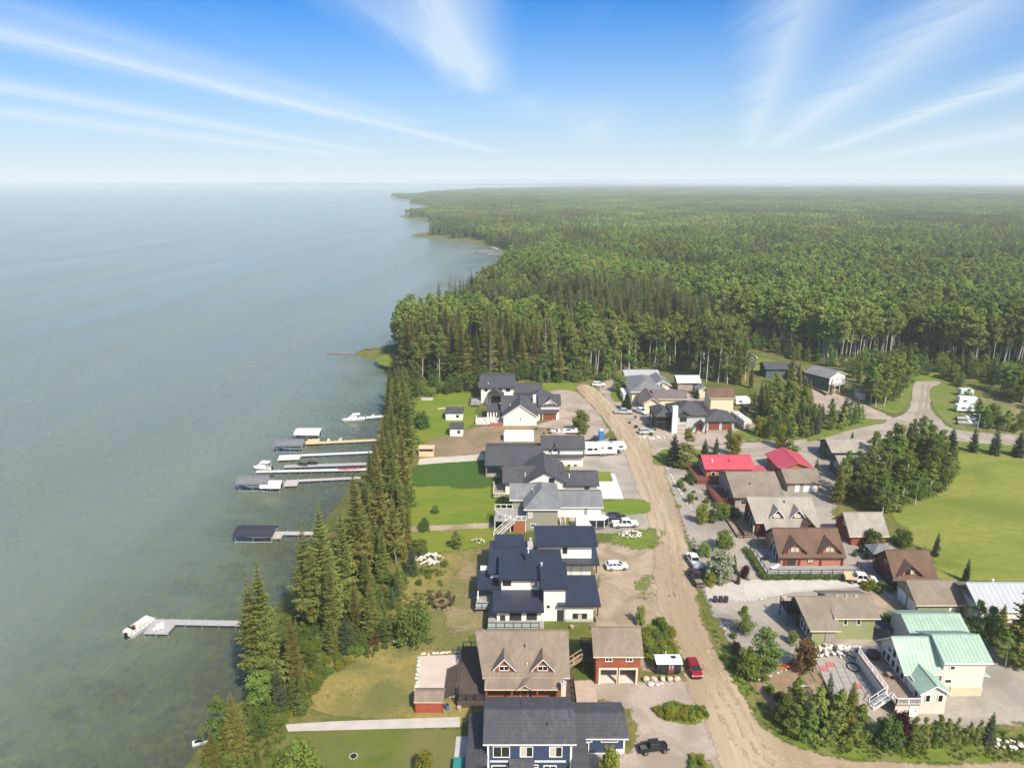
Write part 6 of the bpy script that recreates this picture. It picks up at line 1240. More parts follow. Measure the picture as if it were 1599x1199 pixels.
for key, px, py, top, wide, lab, nm in [
    ('dark_leaf_tree', 346, 1170, 1084, 1.25, 'yellow-green leafy tree at the lower left lake edge', None), ('green_shrub', 468, 1225, 1160, 1.0, 'pale leafy shrub on the back lawn at the bottom edge', 'shrub'),
    ('shrub', 645, 1003, 945, .85, 'big round dark shrub beside the dry grass', 'shrub'), ('dark_leaf_tree', 605, 1002, 960, 1.5, 'dark leafy tree left of the big round shrub', None), ('dark_leaf_tree', 715, 857, 826, 1.6, 'bushy dark shrub below the sandy path', None),
    ('aspen', 408, 1108, 1046, 1.5, 'light green leafy tree at the foot of the near dock spruces', None), ('shrub', 655, 868, 840, .9, 'rounded shrub at the lawn corner below the sand path', 'shrub'), ('shrub', 663, 828, 808, .8, 'low dark shrub on the mown lawn edge', 'shrub'), ('green_shrub', 680, 802, 788, .8, 'small round shrub on the mown lawn', 'shrub'), ('shrub', 660, 668, 642, .9, 'dark rounded shrub beside the upper lawn', 'shrub'),
    ('yellow_shrub', 664, 1212, 1175, .7, 'bright yellow-green shrub at the bottom edge on the back lawn', 'shrub'), ('yellow_shrub', 950, 1215, 1165, .55, 'bright yellow-green conifer shrub below the navy garage wing', 'shrub'), ('green_shrub', 1000, 975, 945, .5, 'young green shrub beside the coach house roof', 'shrub'),
    ('dark_leaf_tree', 1162, 990, 945, 1.5, 'round dark green tree alone on the grey gravel yard', None), ('dark_leaf_tree', 1198, 1050, 976, 1.5, 'big dark leafy tree beside the road bend', None), ('green_shrub', 1168, 1055, 1012, .8, 'grey-green shrub at the road edge left of the big leafy tree', 'shrub'), ('russet_shrub', 1258, 1048, 1000, .75, 'rusty brown bush beside the orange kayak', 'shrub'),
    ('green_shrub', 1238, 1005, 985, .8, 'olive shrub at the dark gable of the sage house', 'shrub'), ('green_shrub', 1130, 858, 828, .9, 'bright bushy tree above the silver willow', 'shrub'), ('silver_tree', 1122, 905, 856, .95, 'silvery pale willow beside the parked pickups', 'tree'), ('young_spruce', 1146, 892, 864, 1.0, 'small blue spruce right of the silver willow', None), ('maroon_shrub', 1163, 902, 882, .85, 'dark maroon shrub at the hedge corner', 'shrub'), ('young_spruce', 1152, 912, 890, .8, 'rounded small conifer below the maroon shrub', None), ('green_shrub', 1098, 868, 846, .9, 'grey-green shrub behind the white pickup', 'shrub'), ('yellow_shrub', 1108, 915, 892, .7, 'yellow-green tall grass clump below the silver willow', 'shrub'),
    ('yellow_shrub', 1095, 818, 785, .6, 'yellow-green leafy shrub nearest the road in the roadside row', 'shrub'), ('dark_leaf_tree', 1112, 815, 782, 1.6, 'dark green tree in the roadside row', None), ('green_shrub', 1128, 812, 784, .8, 'mid green shrub in the roadside row', 'shrub'), ('shrub', 1146, 810, 790, .9, 'blue-green shrub at the end of the roadside row', 'shrub'), ('shrub', 1078, 785, 770, .8, 'grey ball shrub beside the road below the cabin', 'shrub'), ('green_shrub', 1062, 762, 748, .9, 'small dark shrub on the cabin corner', 'shrub'), ('shrub', 1077, 752, 735, .9, 'dark shrub below the red cabin deck', 'shrub'),
    ('young_spruce', 1052, 727, 676, 1.0, 'leftmost spruce of the trio left of the red cabin', None), ('sapling', 1070, 727, 668, 1.3, 'pale aspen between the spruces left of the red cabin', None), ('young_spruce', 1100, 715, 684, 1.3, 'bluish broad spruce behind the red cabin roof', None), ('bare_spruce', 1137, 710, 655, 1.2, 'thin half-bare tree behind the red cabin roof', None), ('yellow_shrub', 1148, 712, 676, .5, 'yellow-green aspen right of the half-bare tree', 'tree'), ('young_spruce', 1118, 712, 682, 1.2, 'second bluish spruce behind the red cabin roof', None),
    ('green_shrub', 907, 676, 638, .72, 'round green tree alone on the gravel by the dirt road', None), ('green_shrub', 968, 612, 585, .8, 'rounded tree left of the grey roofed cream house', 'tree'), ('young_spruce', 978, 640, 612, 1.4, 'broad dark spruce in front of the grey roofed cream house', None), ('young_spruce', 1088, 622, 605, 1.6, 'round dark spruce in the yard behind the mauve roofs', None),
    ('yellow_shrub', 1186, 680, 648, .6, 'yellow-topped small tree beside the motorhome', 'tree'), ('russet_shrub', 1197, 676, 650, .5, 'thin reddish tree beside the motorhome', 'tree'), ('sapling', 1234, 703, 655, 1.3, 'green aspen between the two red roofs and the road', None), ('yellow_shrub', 1218, 700, 660, .4, 'pale yellow aspen beside the second red roof', 'tree'), ('young_spruce', 1273, 745, 712, .8, 'narrow spruce right of the second red roof', None), ('young_spruce', 1213, 748, 730, .7, 'small spruce between the two red roofs', None), ('young_aspen', 1286, 712, 688, 1.3, 'small round tree on the gravel cross road', None),
    ('yellow_shrub', 1362, 860, 838, .7, 'bright lime shrub beside the red log garage', 'shrub'), ('shrub', 1362, 856, 826, .8, 'dark shrub against the red log garage wall', 'shrub'), ('shrub', 1408, 852, 826, 1.0, 'dark bush at the field edge behind the gazebo', 'shrub'), ('young_spruce', 1460, 868, 830, .9, 'slim blue spruce alone on the field', None), ('young_spruce', 1507, 908, 870, .8, 'dark cone spruce at the field edge above the workshop', None), ('shrub', 1385, 975, 955, .9, 'brown-red shrub beside the sage house lean-to', 'shrub'),
    ('dark_leaf_tree', 1515, 1000, 935, 1.3, 'dark leafy tree in front of the pale metal workshop', None), ('dark_leaf_tree', 1545, 1010, 950, 1.4, 'bushy green tree beside the mint green roof', None), ('spruce', 1592, 1040, 905, 1.6, 'tall spruce at the right edge in front of the workshop', None), ('aspen', 1570, 1040, 985, 1.5, 'leafy tree at the right edge behind the cream house', None), ('spruce', 1560, 995, 942, 1.6, 'dark spruce in front of the workshop bay doors', None),
    ('maroon_shrub', 1403, 1160, 1105, .55, 'dark maroon bush in front of the cream house bay', 'shrub'), ('shrub', 1385, 1165, 1118, .75, 'broad green bush left of the maroon bush', 'shrub'), ('young_spruce', 1541, 1163, 1110, .8, 'dark spruce at the right end of the front hedge', None)]:
    T(key, px, py, top, lab, cat='shrub' if nm == 'shrub' else 'tree', wide=wide, name=nm)
for i, (px, top, py) in enumerate([(1424, 1120, 1168), (1441, 1116, 1165), (1459, 1110, 1165), (1476, 1118, 1163), (1492, 1120, 1163), (1508, 1124, 1162), (1524, 1122, 1162)]):
    T('sapling', px, py, top, 'yellow-green sapling in the front hedge, %s from the maroon bush' % ('first second third fourth fifth sixth seventh'.split()[i]), 'saplings of the front hedge', wide=.9)
AG = 'young trees round the utility pole'
for key, px, py, top, wide, lab in [('dark_leaf_tree', 1222, 1128, 1078, 1.5, 'dark leafy tree left of the utility pole'), ('sapling', 1243, 1120, 1060, 1.2, 'pale aspen just left of the utility pole'), ('sapling', 1275, 1150, 1066, 1.0, 'tall aspen just right of the utility pole'), ('young_spruce', 1288, 1140, 1048, .6, 'narrow spruce behind the aspens by the utility pole'), ('sapling', 1303, 1155, 1078, 1.1, 'bright green aspen in the middle of the pole clump'),
                                    ('spruce', 1322, 1155, 1066, 1.6, 'reddish green spruce at the right of the pole clump'), ('young_aspen', 1262, 1158, 1105, 1.2, 'bushy sapling at the foot of the utility pole'), ('sapling', 1336, 1160, 1100, 1.2, 'leafy sapling at the right end of the pole clump'), ('sapling', 1290, 1160, 1108, 1.2, 'leafy sapling low in the pole clump'), ('dark_leaf_tree', 1240, 1150, 1100, 1.4, 'grey-green sapling left of the pole foot')]:
    T(key, px, py, top, lab, AG, wide=wide)
FG = 'spruces in a row along the field'
for i, (px, py, top, wd) in enumerate([(1330, 690, 673, .9), (1365, 692, 672, .9), (1418, 696, 660, 1.0), (1449, 700, 668, .7), (1484, 704, 668, 1.2), (1519, 706, 665, .9), (1553, 710, 664, 1.1), (1589, 713, 670, 1.2), (1397, 700, 682, 1.0)]):
    T('young_spruce', px, py, top, 'dark cone spruce in the field row, %s' % ('small one behind the slate cottage|small one right of the slate cottage|largest at the clump corner|narrow one beside the gravel fork|broad one below the gravel fork|narrow one next to the street lamp|tallest right of the street lamp|last at the right edge|low one over the slate cottage roof'.split('|')[i]), FG, wide=wd)
# clumps: many alike trees filling an area given in ground pixels
def clump(area, n, keys, hs, label, group, cat='tree', wide=(1.0, 1.4), min_d=1.8):
    poly = [P(*q).to_2d() for q in area]; x0, x1 = min(p.x for p in poly), max(p.x for p in poly); y0, y1 = min(p.y for p in poly), max(p.y for p in poly); got = []; tries = 0
    while len(got) < n and tries < n * 60:
        tries += 1; x, y = rnd.uniform(x0, x1), rnd.uniform(y0, y1)
        if inside(x, y, poly) and not any(a < x < b and c < y < d for a, b, c, d in FOOT) and all((x - a) ** 2 + (y - b) ** 2 > min_d ** 2 for a, b in got):
            got.append((x, y)); k = rnd.choice(keys); nm = {'spruce': 'spruce', 'young_spruce': 'young spruce', 'dark_leaf_tree': 'leafy tree', 'young_aspen': 'young aspen', 'sapling': 'light green young tree', 'aspen': 'aspen', 'shrub': 'shrub', 'green_shrub': 'light shrub', 'bare_spruce': 'ragged spruce', 'forest_spruce': 'dark spruce', 'forest_aspen': 'tall aspen', 'forest_birch': 'birch', 'russet_shrub': 'russet shrub', 'yellow_shrub': 'yellow shrub'}[k]
            tree(k, (x, y, -.05), rnd.uniform(*hs) * (.45 if 'shrub' in k else 1), '%s %s' % (nm, label), group, 'shrub' if 'shrub' in k else cat, wide=rnd.uniform(*wide), parts=cat == 'tree' and 'forest' not in k)
clump([(1310, 755), (1340, 735), (1420, 700), (1478, 710), (1482, 770), (1440, 800), (1395, 812), (1345, 800), (1295, 790)], 52, ['dark_leaf_tree', 'sapling', 'young_aspen', 'aspen', 'dark_leaf_tree', 'spruce'], (7, 11.5), 'in the leafy clump between the log houses and the field', 'trees of the field clump', min_d=2.6)
clump([(1345, 618), (1400, 606), (1412, 622), (1400, 640), (1370, 638)], 16, ['young_aspen', 'aspen', 'dark_leaf_tree', 'aspen'], (11, 15), 'in the leafy clump left of the gravel fork', 'trees left of the gravel fork', min_d=2.6)
clump([(1200, 678), (1260, 655), (1345, 650), (1350, 662), (1270, 680), (1190, 690)], 30, ['dark_leaf_tree', 'young_spruce', 'young_aspen', 'young_spruce', 'dark_leaf_tree'], (5, 8), 'in the dense row north of the gravel cross road', 'row north of the gravel cross road', min_d=2.4)
clump([(1175, 640), (1195, 618), (1235, 622), (1262, 632), (1262, 662), (1205, 674)], 26, ['spruce', 'spruce', 'young_aspen', 'spruce', 'sapling'], (7, 11), 'in the tall clump behind the motorhome', 'tall clump behind the motorhome', wide=(1.1, 1.4), min_d=3.0)
clump([(1462, 590), (1490, 588), (1530, 668), (1590, 680), (1600, 672), (1545, 656), (1505, 630), (1500, 600)], 30, ['dark_leaf_tree', 'green_shrub', 'dark_leaf_tree', 'young_aspen'], (3.5, 6.5), 'in the hedge between the gravel fork and the trailers', 'hedge right of the gravel fork', wide=(1.2, 1.6), min_d=2.0)
clump([(1540, 605), (1620, 625), (1620, 645), (1575, 628)], 14, ['forest_birch', 'forest_aspen', 'dark_leaf_tree'], (6, 12), 'behind the trailers at the right edge', 'trees behind the trailers', min_d=3)
clump([(1100, 585), (1160, 570), (1175, 592), (1150, 602), (1108, 600)], 12, ['spruce', 'spruce', 'aspen'], (13, 18), 'behind the rust brown roof', 'trees behind the rust brown roof', wide=(1.1, 1.4), min_d=3)
clump([(640, 610), (745, 603), (735, 612), (650, 622)], 22, ['dark_leaf_tree', 'shrub', 'green_shrub', 'dark_leaf_tree'], (4.5, 7.5), 'in the thicket above the upper lawn', 'thicket above the upper lawn', wide=(1.1, 1.5), min_d=2.4)
clump([(745, 600), (750, 592), (840, 588), (840, 594)], 16, ['dark_leaf_tree', 'young_aspen', 'dark_leaf_tree'], (5, 8.5), 'along the forest foot behind the white two-storey roof', 'understorey behind the white two-storey roof', wide=(1.1, 1.4), min_d=2.2)
for px, py, top, lab in [(851, 592, 497, 'tall bare'), (766, 596, 530, 'brown thin'), (868, 594, 520, 'ragged grey')]: T('dead_spruce', px, py, top, lab + ' dead spruce at the forest front behind the white houses', 'dead spruces at the forest front')
clump([(840, 598), (960, 594), (960, 588), (840, 590)], 18, ['dark_leaf_tree', 'young_aspen', 'shrub'], (4.5, 8), 'along the forest foot behind the road end', 'understorey behind the road end', min_d=2.4)
clump([(970, 578), (1100, 582), (1100, 578), (970, 570)], 12, ['dark_leaf_tree', 'young_aspen'], (5, 8), 'along the forest foot behind the white metal roof', 'understorey behind the white metal roof', min_d=2.4)
clump([(1385, 590), (1500, 583), (1600, 612), (1600, 600), (1500, 575), (1385, 582)], 30, ['dark_leaf_tree', 'young_aspen', 'dark_leaf_tree'], (5, 9), 'along the forest foot beyond the gravel fork', 'understorey beyond the gravel fork', wide=(1.2, 1.5), min_d=2.4)
for px, py, top, lab in [(1233, 606, 545, 'left of the low house with the truss gable'), (1243, 618, 562, 'in front of the truss gable'), (1256, 645, 588, 'in front of the pale drive of the far houses'), (1297, 616, 592, 'right before the angled green house'), (1340, 598, 560, 'right of the angled green house'), (1356, 606, 566, 'between the angled green house and the leafy clump'), (1172, 606, 566, 'left of the slate far house, in front'), (1150, 600, 540, 'behind the cream workshop roof')]:
    T('spruce', px, py, top, 'tall spruce ' + lab, 'spruces round the far houses', wide=1.15)
for i, (px, py, top) in enumerate([(1092, 594, 506), (1103, 597, 498), (1112, 592, 494), (1121, 598, 500), (1132, 596, 496), (1142, 598, 508), (1098, 588, 502), (1126, 590, 490)]):
    T('tall_aspen', px, py, top, 'tall white-stemmed aspen behind the rust brown roofed workshop', 'white-stemmed aspens behind the workshop')
clump([(440, 1085), (475, 1050), (520, 1030), (600, 1004), (640, 1003), (560, 1028), (500, 1062), (480, 1105), (450, 1128)], 30, ['green_shrub', 'shrub', 'yellow_shrub', 'green_shrub'], (1.6, 3.6), 'along the foot of the shore trees above the dry grass', 'shrubs at the foot of the shore trees', 'shrub', wide=(1.0, 1.4), min_d=1.2)
# the wooded bank between lawns and water
BANKG = 'undergrowth on the lake bank'
clump([(395, 1100), (470, 1075), (490, 1110), (460, 1125), (400, 1160), (385, 1140)], 22, ['shrub', 'dark_leaf_tree', 'shrub', 'spruce'], (2.5, 5), 'in the undergrowth below the near dock spruces', 'undergrowth below the near dock', wide=(1.1, 1.5), min_d=1.3)
clump([(480, 1010), (520, 950), (600, 900), (640, 905), (610, 960), (600, 1005), (520, 1030)], 34, ['shrub', 'dark_leaf_tree', 'young_spruce', 'spruce', 'shrub', 'russet_shrub'], (2.5, 6.5), 'in the undergrowth of the shore stand', 'undergrowth of the shore stand', wide=(1.0, 1.5), min_d=1.5)
clump([(530, 900), (570, 790), (615, 780), (638, 800), (640, 865), (610, 900), (560, 935)], 26, ['spruce', 'bare_spruce', 'spruce', 'dark_leaf_tree', 'shrub'], (4, 13), 'in the dense shore stand beside the mown lawn', 'dense shore stand beside the lawns', wide=(1.0, 1.3), min_d=1.9)
clump([(575, 785), (600, 690), (640, 690), (648, 760), (632, 790)], 24, ['spruce', 'spruce', 'bare_spruce', 'shrub'], (6, 14), 'in the dense shore stand beside the watered lawn', 'dense shore stand beside the lawns', wide=(1.0, 1.3), min_d=2.1)
clump([(598, 690), (608, 615), (640, 612), (652, 690)], 22, ['spruce', 'spruce', 'dark_leaf_tree', 'shrub'], (5, 14), 'in the shore stand beside the upper lawn', 'shore stand beside the upper lawn', wide=(1.0, 1.3), min_d=2.3)
clump([(425, 1010), (450, 965), (492, 950), (505, 1010), (472, 1075), (440, 1065)], 30, ['shrub', 'dark_leaf_tree', 'spruce', 'shrub', 'green_shrub'], (2.6, 6), 'on the bank between the near dock group and the shore stand', 'undergrowth between the shore groups', wide=(1.1, 1.5), min_d=1.4)
clump([(490, 950), (500, 890), (560, 830), (590, 760), (575, 850), (520, 960)], 26, ['spruce', 'dark_leaf_tree', 'shrub', 'bare_spruce'], (3, 9), 'on the water side of the shore stand', 'trees on the water side of the shore stand', wide=(1.1, 1.4), min_d=1.6)
clump([(310, 1235), (335, 1185), (400, 1165), (410, 1235)], 16, ['shrub', 'dark_leaf_tree', 'spruce'], (3, 6), 'at the lower left lake edge', 'undergrowth at the lower left lake edge', wide=(1.1, 1.4), min_d=1.2)
clump([(1140, 985), (1215, 1085), (1225, 1100), (1150, 1040)], 12, ['green_shrub', 'shrub', 'russet_shrub'], (2, 3.6), 'on the verge of the road bend', 'shrubs on the verge of the road bend', 'shrub', wide=(1.0, 1.3), min_d=1.4)
clump([(1060, 742), (1100, 755), (1110, 790), (1075, 785)], 8, ['shrub', 'green_shrub'], (1.4, 2.6), 'in the gravel garden below the red cabin', 'shrubs of the cabin garden', 'shrub', min_d=2.2)
clump([(985, 640), (1030, 676), (1010, 682), (975, 655)], 9, ['shrub', 'green_shrub'], (1.4, 2.4), 'in the stone garden beside the stucco villa', 'shrubs of the villa garden', 'shrub', min_d=2.2)
clump([(1340, 905), (1398, 918), (1396, 930), (1352, 924)], 9, ['yellow_shrub', 'yellow_shrub', 'green_shrub'], (2.6, 4.0), 'in the golden hedge below the flatbed pickup', 'golden hedge below the flatbed pickup', 'shrub', wide=(1.0, 1.3), min_d=1.2)
clump([(835, 668), (905, 672), (900, 682), (840, 678)], 8, ['shrub', 'green_shrub'], (1.0, 1.8), 'along the edging of the warm white house', 'shrubs along the warm white house', 'shrub', min_d=1.6)
clump([(1005, 985), (1035, 970), (1058, 1008), (1050, 1030), (1012, 1030)], 16, ['green_shrub', 'yellow_shrub', 'shrub', 'green_shrub'], (2.2, 4.6), 'in the weedy patch behind the black trailer', 'weeds behind the black trailer', 'shrub', wide=(1.0, 1.3), min_d=1.1)
clump([(1022, 1110), (1052, 1103), (1096, 1108), (1104, 1117), (1078, 1126), (1038, 1123)], 22, ['green_shrub', 'yellow_shrub', 'green_shrub'], (1.6, 2.8), 'in the tall grass island on the gravel', 'tall grass island on the gravel', 'shrub', wide=(1.1, 1.5), min_d=.8)
clump([(1078, 1186), (1098, 1184), (1106, 1215), (1082, 1215)], 8, ['green_shrub', 'yellow_shrub'], (1.6, 2.6), 'in the weedy corner at the bottom edge', 'weeds at the bottom edge', 'shrub', min_d=.8)
clump([(640, 870), (700, 866), (690, 905), (650, 920)], 9, ['green_shrub', 'yellow_shrub', 'shrub'], (1.5, 3.0), 'round the white stone heap', 'weeds round the stone heap', 'shrub', min_d=1.3)
# clipped hedge round the log house terrace
def hedge(name, label, pts, w_, ht):
    rr = np.random.RandomState(9); cs = []; rs = []
    for (a, b), (c, d) in zip(pts[:-1], pts[1:]):
        k = max(2, int(math.hypot(c - a, d - b) / .55))
        for i in range(k): f = i / k; cs.append((a + (c - a) * f + rr.uniform(-.15, .15), b + (d - b) * f + rr.uniform(-.15, .15), ht * rr.uniform(.42, .58))); rs.append(w_ * rr.uniform(.45, .6))
    V, Q = leaf_cloud(np.array(cs), rs, 90, .16, rr); me = np_mesh(name, V, quads=Q, mats=[LEAF_D]); o = bpy.data.objects.new(name, me); C.objects.link(o); return tag(o, label, 'hedge')
a, b, c, d = P(1172, 862), P(1194, 906), P(1330, 899), P(1176, 862)
hedge('hedge', 'low green hedge along the left and front of the railed terrace', [(48.4, 135), (48.4, 123.9), (66, 123.9)], 1.3, 1.2)
# long grass on verges and waste ground, too many blades to count
def grass(name, polys, dens, hs, m, seed=1):
    rr = np.random.RandomState(seed); pts_ = []
    for area in polys:
        poly = [P(*q).to_2d() for q in area]; x0, x1 = min(p.x for p in poly), max(p.x for p in poly); y0, y1 = min(p.y for p in poly), max(p.y for p in poly)
        for _ in range(int((x1 - x0) * (y1 - y0) * dens)):
            x, y = rr.uniform(x0, x1), rr.uniform(y0, y1)
            if inside(x, y, poly) and vnoise(x, y, 3.0, seed) > .34: s = rr.uniform(*hs); pts_.append((x, y, 0, (s, s, s * rr.uniform(.7, 1.4)), rr.uniform(0, 6.28), rr.randint(3)))
    return scatter(name, pts_, TUFTS[m.name])
def tuft(seed, m):
    rr = np.random.RandomState(seed); V = []; F = []; n_ = 0
    for i in range(14):
        a = rr.uniform(0, 6.28); r = rr.uniform(0, .5); b_ = np.array([math.cos(a) * r, math.sin(a) * r, 0]); t_ = b_ * rr.uniform(1.3, 2.2) + np.array([rr.uniform(-.2, .2), rr.uniform(-.2, .2), rr.uniform(.5, 1.1)]); s_ = np.array([-math.sin(a + 1), math.cos(a + 1), 0]) * .09
        V += [b_ - s_, b_ + s_, t_]; F.append((n_, n_ + 1, n_ + 2)); n_ += 3
    return np_mesh('grass_tuft', np.array(V), tris=np.array(F), mats=[m])
GT1 = leaf_mat('green_blades', (.075, .125, .02), (.16, .20, .04), .3, .5); GT2 = leaf_mat('dry_blades', (.19, .165, .06), (.32, .26, .11), .3, .5)
TUFTS = {m.name: [tuft(i, m) for i in range(3)] for m in (GT1, GT2)}
grass('long_grass', [[(1100, 950), (1150, 1045), (1190, 1090), (1225, 1125), (1320, 1150), (1640, 1140), (1640, 1190), (1420, 1188), (1300, 1178), (1240, 1161), (1195, 1132), (1130, 1040)], [(1020, 1108), (1050, 1101), (1095, 1106), (1105, 1118), (1080, 1127), (1035, 1124)], [(480, 1050), (560, 1008), (650, 1003), (660, 1015), (560, 1030), (490, 1075)],
                     [(620, 900), (700, 868), (690, 930), (640, 1000), (600, 1000)], [(390, 1150), (445, 1120), (440, 1200), (400, 1215)], [(1085, 838), (1110, 905), (1095, 905), (1075, 850)]], 2.2, (.35, .8), GT1, 3)
grass('dry_tall_grass', [[(480, 1105), (640, 1122), (650, 1095), (655, 1025), (735, 1015), (735, 990), (690, 985), (640, 1005), (560, 1012), (495, 1060)], [(690, 985), (760, 985), (745, 860), (700, 860), (650, 900)], [(1180, 1070), (1230, 1050), (1290, 1065), (1240, 1105)], [(1420, 850), (1460, 905), (1560, 905), (1480, 870)]], 1.0, (.12, .26), GT2, 4)
# ------------------------------------------------------------------ vehicles
def paint(name, c, rough=.3): return mat('paint_' + name, c, rough=rough, spec=.6)
TYRE = mat('tyre_rubber', (.018, .018, .018), rough=.9); RIM = mat('wheel_rim', (.35, .36, .37), rough=.35, metal=.8); CGL = mat('car_glass', (.012, .015, .018), rough=.05, spec=.9)
LAMP_W = mat('headlight_lens', (.75, .76, .74), rough=.15); LAMP_R = mat('taillight_lens', (.30, .01, .01), rough=.2); BLACKP = mat('black_plastic', (.02, .02, .022), rough=.6)
def ring(x, hw, z0, z1, top=.9): return [(x, -hw * .9, z0), (x, hw * .9, z0), (x, hw, z0 + .22), (x, hw, z1 - .18), (x, hw * top, z1), (x, -hw * top, z1), (x, -hw, z1 - .18), (x, -hw, z0 + .22)]
def wheels(t_, xs, hw, r=.36, wd=.24):
    for x in xs:
        for s in (-1, 1):
            m_ = MB(); m_.tube((x, s * (hw - wd), r), (x, s * (hw + .02), r), r, n=16); w_ = m_.build('wheel', TYRE, t_); q = MB(); q.tube((x, s * (hw + .01), r), (x, s * (hw + .035), r), r * .62, n=12); q.build('rim', RIM, w_)
def cabin(t_, b0, b1, r0, r1, zb, zr, hb, hr, pm, pill=(0, .5, 1), roofm=None):
    """glasshouse: dark panes on a frustum, pillars and a roof panel in body colour"""
    q = MB(); q.hexa([(b0, -hb, zb), (b1, -hb, zb), (b1, hb, zb), (b0, hb, zb), (r0, -hr, zr), (r1, -hr, zr), (r1, hr, zr), (r0, hr, zr)]); q.build('windows', CGL, t_)
    q = MB(); q.loft([[(x, -w_, z_), (x, w_, z_), (x, w_ * .86, z_ + .07), (x, -w_ * .86, z_ + .07)] for x, w_, z_ in ((r0 - .06, hr * .9, zr - .02), (r0 + .15, hr + .03, zr), (r1 - .2, hr + .03, zr), (r1 + .06, hr * .9, zr - .03))]); q.build('roof_panel', roofm or pm, t_)
    q = MB()
    for f in pill:
        for s in (-1, 1): q.bar((b0 + (b1 - b0) * f, s * (hb + .01), zb), (r0 + (r1 - r0) * f, s * (hr + .01), zr), .1, .1)
    q.build('pillar', pm, t_)
def lamps(t_, xf, xr, hw, zf, zr_):
    for s in (-1, 1):
        q = MB(); q.box(xf - .12, xf + .02, s * hw - .2, s * hw + .2, zf - .09, zf + .09); q.build('headlight', LAMP_W, t_); q = MB(); q.box(xr - .02, xr + .1, s * hw - .13, s * hw + .13, zr_ - .15, zr_ + .15); q.build('taillight', LAMP_R, t_)
def suv(label, loc, rot, pm, L_=4.6, h_=1.66, cat='car', name='parked_car'):
    t_ = thing(name, label, cat, loc, rot, local=True); k = L_ / 4.6
    q = MB(); q.loft([ring(x * k, w_, a, b) for x, w_, a, b in ((-2.3, .72, .5, .95), (-2.22, .86, .34, 1.08), (-1.4, .93, .27, 1.10), (.2, .93, .27, 1.06), (1.0, .92, .27, 1.02), (1.85, .88, .30, .94), (2.2, .78, .36, .82), (2.3, .6, .44, .7))]); q.build('body', pm, t_, smooth=False)
    cabin(t_, -2.1 * k, 1.15 * k, -1.75 * k, .25 * k, 1.03, h_, .85, .66, pm, (0, .33, .66, 1)); wheels(t_, (-1.38 * k, 1.42 * k), .92); lamps(t_, 2.2 * k, -2.28 * k, .62, .72, .85)
    q = MB(); q.box(2.05 * k, 2.32 * k, -.7, .7, .34, .5); q.box(-2.33 * k, -2.15 * k, -.75, .75, .36, .52); q.build('bumper', BLACKP, t_)
    for s in (-1, 1): q = MB(); q.box(.75 * k, .95 * k, s * 1.0 - .1, s * 1.0 + .1, 1.0, 1.14); q.build('wing_mirror', pm, t_)
    return t_
def pickup(label, loc, rot, pm, jeep=False, bedm=None, flat=None, cover=None, name='pickup_truck'):
    t_ = thing(name, label, 'pickup truck', loc, rot, local=True)
    if jeep:
        q = MB(); q.loft([ring(x, w_, a, b, .97) for x, w_, a, b in ((-.9, .78, .5, 1.12), (1.1, .78, .5, 1.12), (2.25, .66, .55, 1.1), (2.3, .6, .6, 1.05))]); q.build('body', pm, t_); cabin(t_, -.95, 1.05, -.9, .72, 1.1, 1.82, .76, .70, pm, (0, .5, 1), BLACKP)
        q = MB()
        for x in (1.65, -1.75):
            for s in (-1, 1): q.box(x - .52, x + .52, s * .86 - .16, s * .86 + .16, .82, .92)
        q.box(2.3, 2.5, -.85, .85, .5, .7); q.box(-2.75, -2.6, -.8, .8, .5, .68); q.build('fender', BLACKP, t_); wheels(t_, (-1.75, 1.65), .95, .43, .3); lamps(t_, 2.32, -2.62, .5, .92, .95)
        q = MB(); q.tube((-1.0, 0, 1.3), (-1.14, 0, 1.3), .38, n=14); 
    else:
        q = MB(); q.loft([ring(x, w_, a, b, .94) for x, w_, a, b in ((-.85, .95, .4, 1.16), (1.2, .95, .4, 1.14), (2.5, .92, .42, 1.08), (2.82, .84, .46, .98), (2.9, .7, .5, .85))]); q.build('body', pm, t_); cabin(t_, -.9, 1.35, -.75, .75, 1.12, 1.84, .86, .70, pm, (0, .5, 1)); wheels(t_, (-1.75, 1.9), .96, .4, .27); lamps(t_, 2.84, -2.82, .7, .85, .95)
        q = MB(); q.box(2.78, 2.98, -.85, .85, .42, .58); q.box(-2.98, -2.84, -.85, .85, .45, .6); q.build('bumper', RIM, t_)
        for s in (-1, 1): q = MB(); q.box(.95, 1.15, s * 1.05 - .12, s * 1.05 + .12, 1.12, 1.34); q.build('wing_mirror', BLACKP, t_)
    w_, xr = (.78, -2.6) if jeep else (.94, -2.85); xf = -.98
    if flat: q = MB(); q.box(xr - .2, xf, -1.02, 1.02, .9, 1.0); q.box(xr - .2, xf, -1.02, -.95, 1.0, 1.5); q.box(xr - .2, xf, .95, 1.02, 1.0, 1.5); q.box(xr - .2, xr - .12, -.94, .94, 1.0, 1.5); q.build('wooden_bed', flat, t_)
    else:
        q = MB(); q.box(xr, xf, -w_, w_, .5, .78); q.box(xr, xf, -w_, -w_ + .1, .78, 1.16); q.box(xr, xf, w_ - .1, w_, .78, 1.16); q.box(xr, xr + .08, -w_ + .1, w_ - .1, .78, 1.14); q.build('bed', pm, t_); q = MB(); q.box(xr + .1, xf, -w_ + .12, w_ - .12, .785, .80); q.build('bed_liner', bedm or BLACKP, t_)
        if cover: q = MB(); q.box(xr + .02, xf, -w_ + .02, w_ - .02, 1.17, 1.2); q.build('bed_cover', cover, t_)
    return t_
def spot(px, py, z=0): g = P(px, py, z); return (g.x, g.y, z + .055)
suv('red car with dark windows parked facing the camera on the dirt road edge', spot(1083.5, 1049), R(-88), paint('red', (.24, .010, .016)), 4.1, 1.45)
